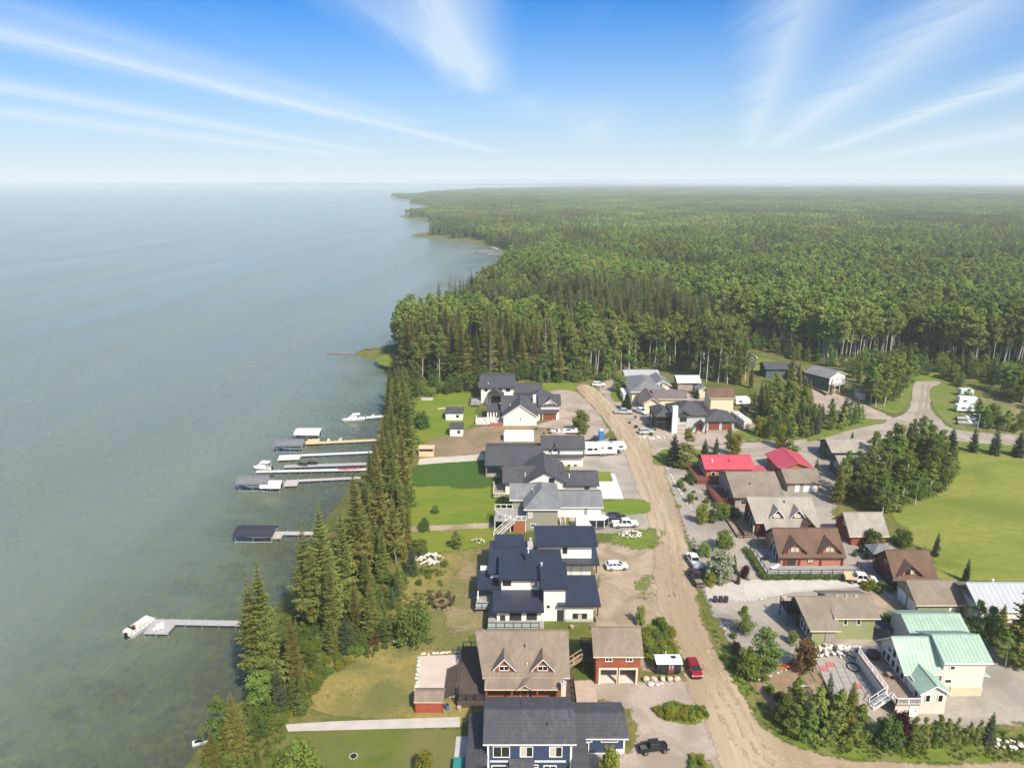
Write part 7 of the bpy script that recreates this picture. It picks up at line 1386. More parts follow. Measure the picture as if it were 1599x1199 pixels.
pickup('black open-bed jeep pickup alone on the gravel in front of the navy house', spot(1021, 1172), R(8), paint('black', (.015, .016, .018)), jeep=True, bedm=mat('bed_steel', (.10, .09, .085), rough=.7)).scale = (.78, .8, .82)
suv('white car parked alone on the sandy yard of the modern house', spot(963, 888), R(6), paint('white', (.76, .76, .75)), 4.4, 1.55)
pickup('white pickup parked on the road edge beside the silver willow', spot(1083, 880), R(95), paint('white', (.76, .76, .75)), bedm=mat('bed_grey', (.42, .41, .40), rough=.6), cover=paint('offwhite', (.66, .65, .63)))
pickup('dark brown pickup parked right behind the white one on the road edge', spot(1086.5, 906), R(95), paint('brown', (.045, .026, .020)), bedm=mat('bed_tan', (.26, .215, .17), rough=.7))
pickup('white pickup with a wooden stake bed on the drive below the log house terrace', spot(1343, 909), R(-8), paint('white', (.76, .76, .75)), flat=WOOD_L)
pickup('white pickup hitched to the cargo trailer in front of the grey roofed house', spot(976, 822), R(5), paint('white', (.76, .76, .75)), bedm=mat('bed_grey', (.42, .41, .40)))
suv('black car half hidden behind the white pickup and cargo trailer', spot(962, 812), R(4), paint('black', (.015, .016, .018)))
pickup('silver pickup on the gravel left of the stucco villa', spot(973, 646), R(-4), paint('silver', (.45, .46, .46), .25))
pickup('white pickup parked nose down beside the dark spruce and stucco villa', spot(1000, 645), R(-58), paint('white', (.76, .76, .75)))
suv('pale grey car beside the stone garden in front of the stucco villa', spot(1008, 677), R(10), paint('silver', (.45, .46, .46), .25))
suv('white car at the far end of the dirt road under the forest', spot(935, 603), R(-5), paint('white', (.76, .76, .75)), 4.9)
pickup('black pickup beside the tall cream workshop and the motorhome', spot(1163, 643), R(80), paint('black', (.015, .016, .018)))
suv('small dark car on the drive in front of the pale slate cottages', spot(1296, 700), R(20), paint('darkgrey', (.06, .065, .07)), 4.3, 1.5)
# fifth-wheel trailer, cargo trailer, motorhome, boxes
WHITEP = paint('white', (.76, .76, .75)); g = P(945, 712)
t_ = thing('travel_trailer', 'long white fifth wheel travel trailer with a raised nose beside the charcoal roofed garage', 'trailer', (25.9, 189.6, .05), R(4), local=True)
q = MB(); q.prism([(-5.8, .75), (3.2, .75), (3.2, 1.9), (5.6, 1.9), (6.0, 2.5), (5.5, 3.45), (-5.6, 3.5), (-5.8, 3.3)], 'y', -1.25, 1.25); q.build('body', WHITEP, t_)
for x, w_, z, hh in ((-4.4, 1.5, 1.9, .75), (-2.9, 1.2, 1.9, .75), (-.9, .7, 2.3, .4), (1.2, 1.4, 2.05, .7), (4.3, 1.3, 2.45, .5)): q = MB(); q.box(x - w_ / 2, x + w_ / 2, -1.29, -1.25, z, z + hh); q.build('window', CGL, t_)
q = MB(); q.box(2.55, 3.1, -1.28, -1.25, .95, 2.7); q.build('door', mat('trailer_door', (.62, .62, .60)), t_); q = MB(); q.box(-5.2, -1.9, -1.55, -1.26, .9, 3.0); q.build('slide_out', WHITEP, t_)
for x, w_ in ((-4.4, 1.4), (-2.8, 1.0)): q = MB(); q.box(x - w_ / 2, x + w_ / 2, -1.585, -1.555, 1.9, 2.6); q.build('window', CGL, t_)
q = MB(); q.box(-2.6, -1.8, -.4, .4, 3.5, 3.75); q.build('roof_unit', WHITEP, t_); q = MB(); q.box(1.4, 2.2, -.4, .4, 3.5, 3.75); q.build('roof_unit', mat('roof_grey', (.3, .3, .3)), t_); wheels(t_, (-1.2, -.3), 1.2, .38)
q = MB(); q.box(3.5, 3.65, -1.0, -.85, 0, 1.9); q.box(3.5, 3.65, .85, 1.0, 0, 1.9); q.build('landing_leg', BLACKP, t_)
t_ = thing('cargo_trailer', 'white cargo trailer with slanted black nose panels behind the white pickup', 'trailer', (17.6, 145.3, .06), R(2), local=True)
q = MB(); q.prism([(-3.6, -1.2), (2.6, -1.2), (3.7, 0), (2.6, 1.2), (-3.6, 1.2)], 'z', .55, 2.6); q.build('body', WHITEP, t_); q = MB(); q.prism([(-.9, 2.35), (2.5, 2.35), (2.5, .65), (.2, .65)], 'y', -1.24, -1.205); q.build('side_panel', BLACKP, t_); q = MB(); q.hexa([(2.66, -1.19, .65), (3.66, -.1, .65), (3.66, -.06, .65), (2.66, -1.15, .65), (2.66, -1.19, 2.4), (3.66, -.1, 2.4), (3.66, -.06, 2.4), (2.66, -1.15, 2.4)]); q.build('nose_panel', BLACKP, t_)
q = MB(); q.box(.75, .86, -1.26, -1.22, .65, 2.35); q.box(-1.6, -1.5, -1.23, -1.2, .7, 2.4); q.build('door_seam', WHITEP, t_); wheels(t_, (-.9, -.1), 1.15, .34); q = MB(); q.bar((3.5, 0, .5), (4.7, 0, .5), .12, .12); q.build('tow_bar', BLACKP, t_)
t_ = thing('ice_shack', 'small black cabin trailer with white roof and red door beside the coach house', 'trailer', (24.3, 96.8, .06), local=True)
q = MB(); q.box(-1.85, 1.85, -.95, .95, .35, 2.15); q.build('body', mat('black_cladding', (.022, .022, .026), (.032, .032, .036), 2, .6), t_); q = MB(); q.prism([(-1.25, 2.16), (1.15, 2.16), (1.15, 2.26), (0, 2.42), (-1.25, 2.26)], 'x', -2.05, 2.05); q.build('roof', WHITEP, t_)
q = MB(); q.box(-.1, .75, -1.0, -.95, .4, 2.1); d = q.build('door', DOOR_R, t_); q = MB(); q.box(.05, .6, -1.03, -1.0, 1.15, 1.95); d2 = q.build('window_frame', TRIM_W, d); q = MB(); [q.box(.12, .53, -1.045, -1.03, a, a + .3) for a in (1.2, 1.58)]; q.build('pane', CGL, d)
q = MB(); q.box(.5, 1.2, -.1, .5, 2.38, 2.47); q.build('roof_hatch', CGL, t_); wheels(t_, (0,), .92, .3); q = MB(); q.tube((-.2, 1.0, 2.3), (-.2, 1.0, 2.9), .06); q.build('flue', WHITEP, t_); [(lambda q: q.build('cabinet', BLACKP, t_))(MB().box(a, a + .5, -1.08, -.96, .5, 1.0)) for a in (-1.5, 1.2)]
t_ = thing('motorhome', 'cream motorhome parked in front of the tall trees beside the stucco villa garage', 'motorhome', (71.4, 214.6, .05), R(97), local=True)
q = MB(); q.loft([[(x, -1.2, a), (x, 1.2, a), (x, 1.2, b), (x, 1.1, b + .12), (x, -1.1, b + .12), (x, -1.2, b)] for x, a, b in ((-5.2, .5, 3.2), (4.4, .5, 3.2), (5.0, .5, 2.6), (5.2, .6, 1.3))]); q.build('body', mat('cream_paint', (.62, .58, .48), rough=.4), t_); wheels(t_, (-2.6, 3.6), 1.12, .45)
q = MB(); q.hexa([(4.5, -1.05, 1.5), (5.22, -1.05, 1.5), (5.22, 1.05, 1.5), (4.5, 1.05, 1.5), (4.4, -1.05, 2.6), (5.06, -1.05, 2.6), (5.06, 1.05, 2.6), (4.4, 1.05, 2.6)]); q.build('windscreen', CGL, t_)
for x in (-4, -1.5, 1.5): q = MB(); q.box(x - .6, x + .6, 1.2, 1.23, 1.8, 2.5); q.build('window', CGL, t_)
for x in (-3, 0.5): q = MB(); q.box(x, x + .9, -.45, .45, 3.32, 3.6); q.build('roof_unit', WHITEP, t_)
q = MB(); q.box(-5.1, 4.6, 1.21, 1.24, .9, 1.3); q.box(-5.1, 4.6, -1.24, -1.21, .9, 1.3); q.build('stripe', BLACKP, t_)
def box_trailer(label, loc, rot, L_=5.5, h_=2.4, w_=2.3, m=None, group=None):
    t_ = thing('box_trailer', label, 'trailer', loc, rot, group, local=True); q = MB(); q.prism([(-L_ / 2, .6), (L_ / 2, .6), (L_ / 2, h_ - .5), (L_ / 2 - .5, h_), (-L_ / 2, h_)], 'y', -w_ / 2, w_ / 2); q.build('body', m or WHITEP, t_); wheels(t_, (-.4, .45), w_ / 2, .34)
    q = MB(); q.box(-L_ * .3, -L_ * .1, -w_ / 2 - .03, -w_ / 2, 1.3, 1.8); q.build('window', CGL, t_); q = MB(); q.box(L_ * .15, L_ * .28, -w_ / 2 - .03, -w_ / 2, .75, 2.1); q.build('door', m or TRIM_W, t_); q = MB(); q.bar((L_ / 2, 0, .55), (L_ / 2 + 1.1, 0, .55), .12, .12); q.build('tow_bar', BLACKP, t_)
TG = 'trailers stored by the meadow'
box_trailer('white box trailer beside the black pickup and tall cream workshop', spot(1158, 632), R(5), 5, 2.8)
box_trailer('white caravan with one dark window behind the tarp covered trailer', spot(1510, 632), R(-12), 6.0, 2.9, group=TG)
box_trailer('large white trailer at the front of the meadow row', spot(1507, 643), R(-6), 6.4, 2.5, group=TG)
box_trailer('small pale trailer at the back of the meadow row', spot(1507, 618), R(-4), 4.5, 2.6, m=mat('pale_green_paint', (.52, .60, .55), rough=.5), group=TG)
def hull(mb, L_, w_, h_, z=0):
    return mb.loft([[(x * L_, -w_ * a, z + h_ * b), (x * L_, -w_ * a * .45, z + h_ * c), (x * L_, w_ * a * .45, z + h_ * c), (x * L_, w_ * a, z + h_ * b)] for x, a, b, c in ((-.5, .44, .95, .1), (-.2, .5, 1, 0), (.15, .48, 1.03, .03), (.36, .32, 1.1, .2), (.5, .03, 1.2, .75))])
def motor_boat(label, loc, rot, L_=6.0, w_=2.3, m=None, top=False, cabin_=False, group=None):
    t_ = thing('motor_boat', label, 'boat', loc, rot, group, local=True); q = MB(); hull(q, L_, w_, .95); q.build('hull', m or WHITEP, t_); q = MB(); q.box(-L_ * .42, L_ * .1, -w_ * .36, w_ * .36, .93, .985); q.build('cockpit', mat('boat_deck', (.40, .38, .35), rough=.7), t_)
    q = MB(); q.hexa([(L_ * .08, -w_ * .38, .95), (L_ * .14, -w_ * .36, .95), (L_ * .14, w_ * .36, .95), (L_ * .08, w_ * .38, .95), (L_ * .02, -w_ * .33, 1.5), (L_ * .05, -w_ * .33, 1.5), (L_ * .05, w_ * .33, 1.5), (L_ * .02, w_ * .33, 1.5)]); q.build('windscreen', CGL, t_)
    for y in (-.5, .5): q = MB(); q.box(-L_ * .12, -L_ * .02, y - .3, y + .3, .98, 1.4); q.build('seat', TRIM_W, t_)
    q = MB(); q.box(-L_ * .5 - .35, -L_ * .5, -.22, .22, .3, 1.35); q.build('outboard_motor', BLACKP, t_)
    if cabin_: q = MB(); q.loft([[(x, -.95, .95), (x, .95, .95), (x, .75, z_), (x, -.75, z_)] for x, z_ in ((-1.2, 2.0), (.6, 2.1), (1.9, 1.15))]); q.build('cabin', WHITEP, t_); q = MB(); q.box(-2.2, .3, -.95, .95, 2.5, 2.58); [q.tube((a, b, 1.0), (a, b, 2.5), .04) for a in (-2.1, .2) for b in (-.9, .9)]; q.build('hard_top', WHITEP, t_)
    return t_
motor_boat('old boat on the ground in front of the meadow trailers, nearer the hedge', spot(1512, 657), R(-8), 7, 2.4, mat('weathered_white', (.58, .58, .54), rough=.6), group='boats by the meadow'); motor_boat('pale boat on the ground between the hedge and the other old boat', spot(1516, 664), R(-10), 8, 2.2, mat('pale_alu', (.5, .52, .52), rough=.5), group='boats by the meadow')
motor_boat('white boat on a trailer between the warm white house and the charcoal roofs', spot(871, 678), R(175), 4.6, 1.9); box_trailer('low white trailer with a rust stripe beside the round green tree', spot(893, 677), R(2), 5.4, 1.3, 1.9)
# ------------------------------------------------------------------ docks, lifts and boats
ZD = -1.15
DKW = mat('white_dock', (.60, .60, .58), (.68, .68, .66), 1.5, .7, .1); DKG = add_bands(mat('grey_dock', (.36, .35, .34), (.44, .43, .42), 1.5, .8, .2), 'X', .3, .72, .4, .15); DKY = add_bands(mat('yellow_dock', (.58, .44, .22), (.66, .51, .27), 1.5, .8, .2), 'X', .25, .8, .4, .15); DKP = mat('faded_dock', (.42, .36, .34), (.50, .44, .42), 1.5, .85, .2)
ALU = mat('aluminium', (.55, .56, .56), rough=.4, metal=.6)
def dock(label, a, b, wd, m, plat=None, sec=3.0, z=ZD):
    """walkway from the land end a to the lake end b (pixels), in sections on pipe legs; plat = (along, across, side) end platform"""
    p, q_ = P(*a, z), P(*b, z); p.z = q_.z = 0; ln = (q_ - p).length; d = (q_ - p) / ln; s = Vector((-d.y, d.x, 0)) * wd / 2
    t_ = thing('dock', label, 'dock', (p.x, p.y, z), group='docks along the shore'); n_ = max(2, round(ln / sec))
    for i in range(n_):
        c0, c1 = p + d * (ln * i / n_ + .02), p + d * (ln * (i + 1) / n_ - .02); q = MB()
        q.hexa([tuple((*(c + o).to_2d(), zz_)) for zz_ in (z - .1, z) for c, o in ((c0, -s), (c1, -s), (c1, s), (c0, s))]); q.hexa([tuple((*(c + o).to_2d(), zz_)) for zz_ in (z - .26, z - .1) for c, o in ((c0, -s), (c1, -s), (c1, -s * .9), (c0, -s * .9))]); q.build('dock_section', m, t_)
        g_ = MB()
        for o in (-s, s): g_.tube((*(c1 + o).to_2d(), -3.6), (*(c1 + o).to_2d(), z + .35), .045)
        g_.build('dock_leg', ALU, t_)
    if plat:
        al, ac, sd_ = plat; e = q_ - d * al; o = Vector((-d.y, d.x, 0)) * sd_; q = MB(); k = wd / 2 + .02
        q.hexa([tuple((*c.to_2d(), zz_)) for zz_ in (z - .22, z) for c in (e + o * k, e + d * al + o * k, e + d * al + o * (k + ac), e + o * (k + ac))]); q.build('platform', m, t_)
        for c in (e + o * (k + ac), e + d * al + o * (k + ac), e + d * (al / 2) + o * (k + ac)): g_ = MB(); g_.tube((c.x, c.y, -3.6), (c.x, c.y, z + .4), .05); g_.build('dock_leg', ALU, t_)
    return t_
def boat_lift(label, px0, px1, py, wd, cm, h_=2.9, boat=None, crown=.8):
    """lift with an arched canvas canopy between two pixel columns at the row of its near side"""
    a, b = P(px0, py, WATER), P(px1, py, WATER); L_ = b.x - a.x; t_ = thing('boat_lift', label, 'boat lift', (a.x, a.y, WATER), local=True, group='boat lifts along the shore'); n_ = 8; vs = []; fs = []
    for i in range(n_ + 1):
        f = i / n_; y = wd * f; z_ = h_ + crown * math.sin(math.pi * f); vs += [(-.3, y, z_), (L_ + .3, y, z_)]
    for i in range(n_): fs.append((2 * i, 2 * i + 1, 2 * i + 3, 2 * i + 2))
    vs += [(-.3, -.12, h_ - .55), (L_ + .3, -.12, h_ - .55), (-.3, wd + .12, h_ - .55), (L_ + .3, wd + .12, h_ - .55)]; k = 2 * (n_ + 1); fs += [(k, k + 1, 1, 0), (2 * n_, 2 * n_ + 1, k + 3, k + 2)]
    q = MB(); q.add(vs, fs); c = q.build('canopy', cm, t_); md = c.modifiers.new('thickness', 'SOLIDIFY'); md.thickness = .05
    q = MB()
    for x in (.1, L_ - .1):
        for y in (.1, wd - .1): q.tube((x, y, -1.5), (x, y, h_), .055)
        q.tube((x, .1, h_ - .3), (x, wd - .1, h_ - .3), .05); q.tube((x, .1, .35), (x, wd - .1, .35), .06)
    for y in (.1, wd - .1): q.tube((.1, y, .35), (L_ - .1, y, .35), .06); q.tube((.1, y, h_ - .3), (L_ - .1, y, h_ - .3), .05); q.tube((L_ / 2, y, -1.5), (L_ / 2, y, h_), .045)
    q.build('frame', ALU, t_)
    if boat:
        g_ = motor_boat(boat, (a.x + L_ * .5, a.y + wd * .5, WATER + .6), R(180), min(L_ * .9, 6.6), wd * .72); 
        for ch in list(g_.children):
            if ch.name.startswith('windscreen'): bpy.data.objects.remove(ch)
CAN_B = mat('black_canvas', (.028, .028, .042), (.040, .040, .055), .8, .75, .1); CAN_G = mat('grey_canvas', (.13, .135, .145), (.17, .175, .185), .8, .8, .1); CAN_W = mat('white_canvas', (.66, .66, .64), (.72, .72, .70), .8, .7, .1)
dock('long grey dock with the pontoon boat at its end, nearest the camera', (396, 973), (240, 970), 1.5, DKG, (4.2, 2.6, 1)); dock('faded wooden dock leading to the black canopy lift', (505, 832), (428, 832), 1.5, DKP, (2.2, 1.6, 1)); dock('white dock leading to the grey canopy lift beside the red kayaks', (590, 732), (400, 736), 1.3, DKW); dock('grey dock leading to the small white canopy lift', (590, 744), (446, 751), 1.3, DKP, (3.4, 2.4, 1))
dock('grey dock carrying two dark jet skis', (592, 723), (444, 728), 1.8, DKG); dock('bright white dock below the yellow one', (592, 705), (436, 712), 1.3, DKW, (6, 2.2, 1)); dock('yellow wooden dock between the two upper boat lifts', (600, 686), (476, 692), 1.7, DKY, (4, 2.6, -1)); dock('short white dock at the far cruiser', (616, 648), (556, 653), 2.0, DKW)
boat_lift('boat lift with a long black canopy', 367, 425, 849, 4.2, CAN_B, 2.3, 'pale boat under the long black canopy', .55); boat_lift('boat lift with a big arched grey canopy next to the white dock', 372, 418, 769, 4.6, CAN_G, 2.7, 'boat under the big arched grey canopy', 1.0); boat_lift('small boat lift with an arched white canopy', 408, 437, 770, 3.4, CAN_W, 1.9, 'boat under the small white canopy', .8); boat_lift('boat lift with an arched grey canopy in front of the yellow dock', 432, 473, 708, 4.4, CAN_G, 2.8, 'boat under the grey canopy at the yellow dock', .8); boat_lift('boat lift with a flat white canopy behind the yellow dock', 461, 498, 688, 4.8, CAN_W, 2.4, 'boat under the flat white canopy', .5)
motor_boat('white cabin cruiser moored at the far short dock', (*P(552, 657, WATER).to_2d(), WATER - .25), R(192), 7.4, 2.6, cabin_=True); motor_boat('white console boat moored behind the big grey canopy lift', (*P(410, 733, WATER).to_2d(), WATER - .25), R(170), 5.4, 2.2, cabin_=True)
g = P(219, 983, WATER)
t_ = thing('pontoon_boat', 'white pontoon boat with pale seats tied to the nearest dock', 'pontoon boat', (g.x, g.y, WATER), R(68), local=True); t_.scale = (.82, .86, .9)
for y in (-.95, .95): q = MB(); q.tube((-3.2, y, .15), (2.7, y, .15), .33, n=10); q.tube((2.7, y, .15), (3.3, y, .28), .33, .08, n=10); q.build('pontoon', ALU, t_)
q = MB(); q.box(-3.2, 3.0, -1.25, 1.25, .5, .6); q.build('deck', mat('boat_carpet', (.46, .42, .38), (.52, .48, .44), 2, .9), t_)
for p_, r_ in (((-3.1, -1.2), (2.2, -1.2)), ((-3.1, 1.2), (2.2, 1.2)), ((2.9, -1.2), (2.9, 1.2))): railing(t_, [p_, r_], .6, .75, ALU, 1.0, .0, 'side_rail', .06, WHITEP)
for i, (a, b, c, d) in enumerate(((-3.0, -1.4, -1.1, -.5), (-3.0, -1.4, .5, 1.1), (1.0, 2.8, -1.1, -.5), (1.0, 2.8, .5, 1.1))): q = MB(); q.box(a, b, c, d, .6, 1.0); q.box(a, b, c if c < 0 else d - .15, c + .15 if c < 0 else d, 1.0, 1.45); q.build('bench_seat', mat('boat_vinyl', (.70, .66, .60), rough=.6), t_)
for y in (-.1,): q = MB(); q.box(-.6, .1, .2, .9, .6, 1.5); q.build('console', WHITEP, t_); q = MB(); q.box(-1.2, -.8, .3, .8, .6, 1.4); q.build('captain_seat', mat('maroon_vinyl', (.25, .06, .06), rough=.6), t_)
q = MB(); q.box(-3.75, -3.25, -.25, .25, .1, 1.3); q.build('outboard_motor', BLACKP, t_); q = MB(); q.bar((-1.9, -1.0, 1.6), (-1.9, 1.0, 1.6), .25, .2); q.build('folded_top', BLACKP, t_)
def jet_ski(label, loc, rot, m, group='jet skis on the docks'):
    t_ = thing('jet_ski', label, 'jet ski', loc, rot, group, local=True); q = MB(); hull(q, 3.0, 1.15, .55); q.build('hull', m, t_); q = MB(); q.loft([[(x, -w_, .55), (x, w_, .55), (x, w_ * .7, z_), (x, -w_ * .7, z_)] for x, w_, z_ in ((-1.2, .2, .75), (-.3, .24, .9), (.1, .28, .8), (.6, .3, 1.05), (1.1, .12, .7))]); q.build('seat', BLACKP, t_); q = MB(); q.bar((.45, -.4, 1.15), (.45, .4, 1.15), .06, .06); q.build('handlebar', BLACKP, t_)
jet_ski('dark jet ski on the grey dock, left one', (*P(472, 727, ZD).to_2d(), ZD), R(170), paint('darkgrey', (.06, .065, .07))); jet_ski('dark jet ski on the grey dock, right one', (*P(487, 725, ZD).to_2d(), ZD), R(185), paint('black', (.015, .016, .018))); jet_ski('white and black jet ski beached at the lower left lake edge', (*P(319, 1160, WATER).to_2d(), WATER), R(25), WHITEP)
def kayak(label, loc, rot, m, L_=3.6, group=None):
    t_ = thing('kayak', label, 'kayak', loc, rot, group, local=True); q = MB(); q.loft([[(x * L_, -w_, .18 + .1 * abs(x)), (x * L_, 0, .0 + .18 * abs(x)), (x * L_, w_, .18 + .1 * abs(x)), (x * L_, 0, .32)] for x, w_ in ((-.5, .03), (-.3, .3), (0, .38), (.3, .3), (.5, .03))]); q.build('hull', m, t_); q = MB(); q.tube((-.1 * L_, 0, .30), (-.1 * L_, 0, .335), .25, n=10); q.build('cockpit', BLACKP, t_)
ORANGE = mat('orange_plastic', (.62, .13, .03), rough=.4); PINKR = mat('red_plastic', (.55, .06, .09), rough=.4)
kayak('red kayak lying on the white dock beside the shore trees', (*P(540, 733, ZD).to_2d(), ZD), R(4), PINKR, 4.2, 'red kayaks on the white dock'); kayak('second red kayak on the white dock, nearer the trees', (*P(556, 732, ZD).to_2d(), ZD), R(4), PINKR, 3.6, 'red kayaks on the white dock'); kayak('orange kayak lying on bare soil beside the rusty bush', (*P(1229, 1043).to_2d(), .1), R(8), ORANGE, 4.2); kayak('orange kayak behind the other one beside the rusty bush', (*P(1236, 1039).to_2d(), .1), R(2), ORANGE, 3.8)
for i, (px, py, lab) in enumerate(((513, 689, 'white deck chair on the yellow dock, left one'), (531, 688, 'white deck chair on the yellow dock, right one'), (582, 650, 'white deck chair on the far short dock'), (243, 984, 'white deck chair on the nearest dock platform, left one'), (252, 982, 'white deck chair on the nearest dock platform, right one'))):
    g = P(px, py, ZD); t_ = thing('deck_chair', lab, 'chair', (g.x, g.y, ZD), R(200 + 40 * i), 'deck chairs on the docks', local=True); q = MB(); q.box(-.35, .35, -.35, .35, .32, .42); q.build('seat', TRIM_W, t_); q = MB(); q.hexa([(-.35, .28, .42), (.35, .28, .42), (.35, .36, .42), (-.35, .36, .42), (-.35, .5, 1.05), (.35, .5, 1.05), (.35, .58, 1.05), (-.35, .58, 1.05)]); q.build('backrest', TRIM_W, t_); [MB().box(a - .05, a + .05, b - .05, b + .05, 0, .32).build('leg', TRIM_W, t_) for a in (-.3, .3) for b in (-.3, .3)]
# far bay: sandy strip with small docks
sheet('beach', [(-2, 742), (2, 760), (-14, 815), (-24, 838), (-18, 838), (-6, 810), (6, 762), (3, 742)], -.9, edge_fade(mat('beach_sand', (.46, .40, .32), (.52, .46, .38), .6, .95)), world=True, edge=1.0)
for i, (x, y) in enumerate(((-10, 768), (-16, 790), (-22, 812))):
    t_ = thing('dock', '%s of three tiny pale docks in the far bay, counted from the camera' % ('first', 'second', 'third')[i], 'dock', (x, y, ZD), group='tiny docks in the far bay'); q = MB(); q.box(x - 16, x + 6, y - .9, y + .9, ZD - .15, ZD); q.build('walkway', DKW, t_); q = MB(); [q.tube((x - 15 + k * 5, y, -3), (x - 15 + k * 5, y, ZD), .1) for k in range(4)]; q.build('dock_leg', ALU, t_)
# ------------------------------------------------------------------ stones, furniture, poles
def stone_mesh(seed, m, flat=.75):
    bm = bmesh.new(); bmesh.ops.create_icosphere(bm, subdivisions=2, radius=.5); rr = random.Random(seed); ax = [Vector((rr.gauss(0, 1), rr.gauss(0, 1), rr.gauss(0, 1))).normalized() for _ in range(9)]; off2 = [rr.uniform(.28, .42) for _ in ax]
    for v_ in bm.verts:
        for a, o in zip(ax, off2):
            d = v_.co.dot(a)
            if d > o: v_.co -= a * (d - o)
        v_.co.z *= flat
    me = bpy.data.meshes.new('stone'); bm.to_mesh(me); bm.free(); me.materials.append(m); return me
BLK = mat('sandstone', (.44, .36, .26), (.54, .45, .34), 2, .9, .5); PALE = mat('pale_stone', (.56, .53, .47), (.66, .63, .57), 2, .9, .5, (.44, .38, .31), .8)
SM = [stone_mesh(i, BLK) for i in range(4)]; SP = [stone_mesh(20 + i, PALE) for i in range(4)]
def boulder(label, loc, s, me, group, name='boulder'):
    o = bpy.data.objects.new(name, me); C.objects.link(o); o.location = (loc[0], loc[1], loc[2] + s[2] * .3); o.scale = s; o.rotation_euler = (0, 0, rnd.uniform(-.3, .3)); return tag(o, label, 'boulder', group)
for i, px in enumerate((1009, 1021, 1034.5, 1046, 1057)): boulder('squared tan boulder in front of the black cabin trailer, %s from the coach house' % ('first', 'second', 'third', 'fourth', 'fifth')[i], P(px, 1063), (1.15, 1.1, 1.25), SM[i % 4], 'tan boulders in front of the black cabin trailer')
for px, py, s, l in ((1017, 1070, 1.4, 'largest white boulder below the tan boulder row'), (1027, 1070, .9, 'upright white boulder below the tan boulder row'), (1033, 1068, .8, 'small white boulder at the end of the pair below the tan row')): boulder(l, P(px, py), (s, s * .8, s * .8), SP[0], 'white boulders below the tan boulder row')
def heap(name, label, cen, rx, ry, n_, sz, mes, cat='stones', flat=False):
    t_ = thing(name, label, cat, (cen[0], cen[1], 0), local=True)
    for i in range(n_):
        a, r = rnd.uniform(0, 6.28), math.sqrt(rnd.random()); s = rnd.uniform(*sz); o = bpy.data.objects.new('stone', mes[i % 4]); C.objects.link(o); o.parent = t_; o.location = (math.cos(a) * r * rx, math.sin(a) * r * ry, s * .25 + (0 if flat else (1 - r) * .9)); o.scale = (s, s * rnd.uniform(.7, 1), s * rnd.uniform(.6, .9)); o.rotation_euler = (rnd.uniform(-.4, .4), rnd.uniform(-.4, .4), rnd.uniform(0, 6))
g = P(670, 874); heap('stone_heap', 'heap of white stones at the edge of the dry grass below the lawns', g, 3.0, 2.2, 60, (.5, 1.1), SP)
g = P(984, 835); heap('stone_heap', 'scatter of pale stones on the weedy strip by the dirt road', g, 2.6, 1.6, 45, (.4, .9), SP)
g = P(1015, 684); heap('stone_heap', 'pale stones edging the garden corner of the stucco villa', g, 4.5, 1.6, 40, (.5, 1.0), SP, flat=True)
g = P(1305, 1018); heap('stone_heap', 'tumbled stone bank between the sage house and the mint roofed house', g, 5.0, 1.6, 70, (.5, 1.1), SP)
g = P(745, 846); heap('stone_heap', 'small heap of reddish stones beside the bushy dark shrub', g, 1.6, 1.0, 16, (.4, .8), SM)
g = P(1575, 1165); heap('stone_heap', 'pale stones at the right edge above the verge', g, 2.0, 1.0, 14, (.5, .9), SP)
def stone_row(label, pts_, sz, mes, gap=.9):
    t_ = thing('stone_edging', label, 'stones', pts_[0] if len(pts_[0]) > 2 else (*pts_[0], 0), local=True); b_ = Vector(t_.location); ps = [Vector((*p[:2], 0)) for p in pts_]
    for a, c in zip(ps[:-1], ps[1:]):
        for i in range(max(1, int((c - a).length / gap))):
            p = a + (c - a) * ((i + rnd.uniform(.2, .8)) * gap / (c - a).length) - b_; s = rnd.uniform(*sz); o = bpy.data.objects.new('stone', mes[rnd.randrange(4)]); C.objects.link(o); o.parent = t_; o.location = (p.x + rnd.uniform(-.15, .15), p.y + rnd.uniform(-.15, .15), s * .2); o.scale = (s, s * .8, s * .7); o.rotation_euler = (0, 0, rnd.uniform(0, 6))
stone_row('rough pale stones round the concrete patio of the log chalet', [P(648, 1092), P(655, 1022), P(724, 1018)], (.5, .95), SP, .6)
stone_row('line of small pale stones along the drive above the sage house', [P(1138, 940), P(1240, 932)], (.3, .6), SP, .7); stone_row('pale stones below the round green tree', [P(1128, 982), P(1150, 975), P(1175, 988)], (.4, .8), SP, .8); stone_row('stones along the bare soil by the road bend', [P(1180, 1062), P(1235, 1045)], (.4, .8), SP, .9); stone_row('stone border of the gravel garden beside the red cabin', [P(1040, 730), P(1066, 775), P(1082, 800)], (.4, .8), SP, 1.0)
stone_row('rough stone breakwater running out from the wooded point', [(-84, 320, -2.1), (-70, 319, -2.1)], (1.0, 2.0), [stone_mesh(40 + i, mat('dark_rock', (.16, .13, .11), (.24, .20, .17), 2, .9, .5)) for i in range(4)], .7)
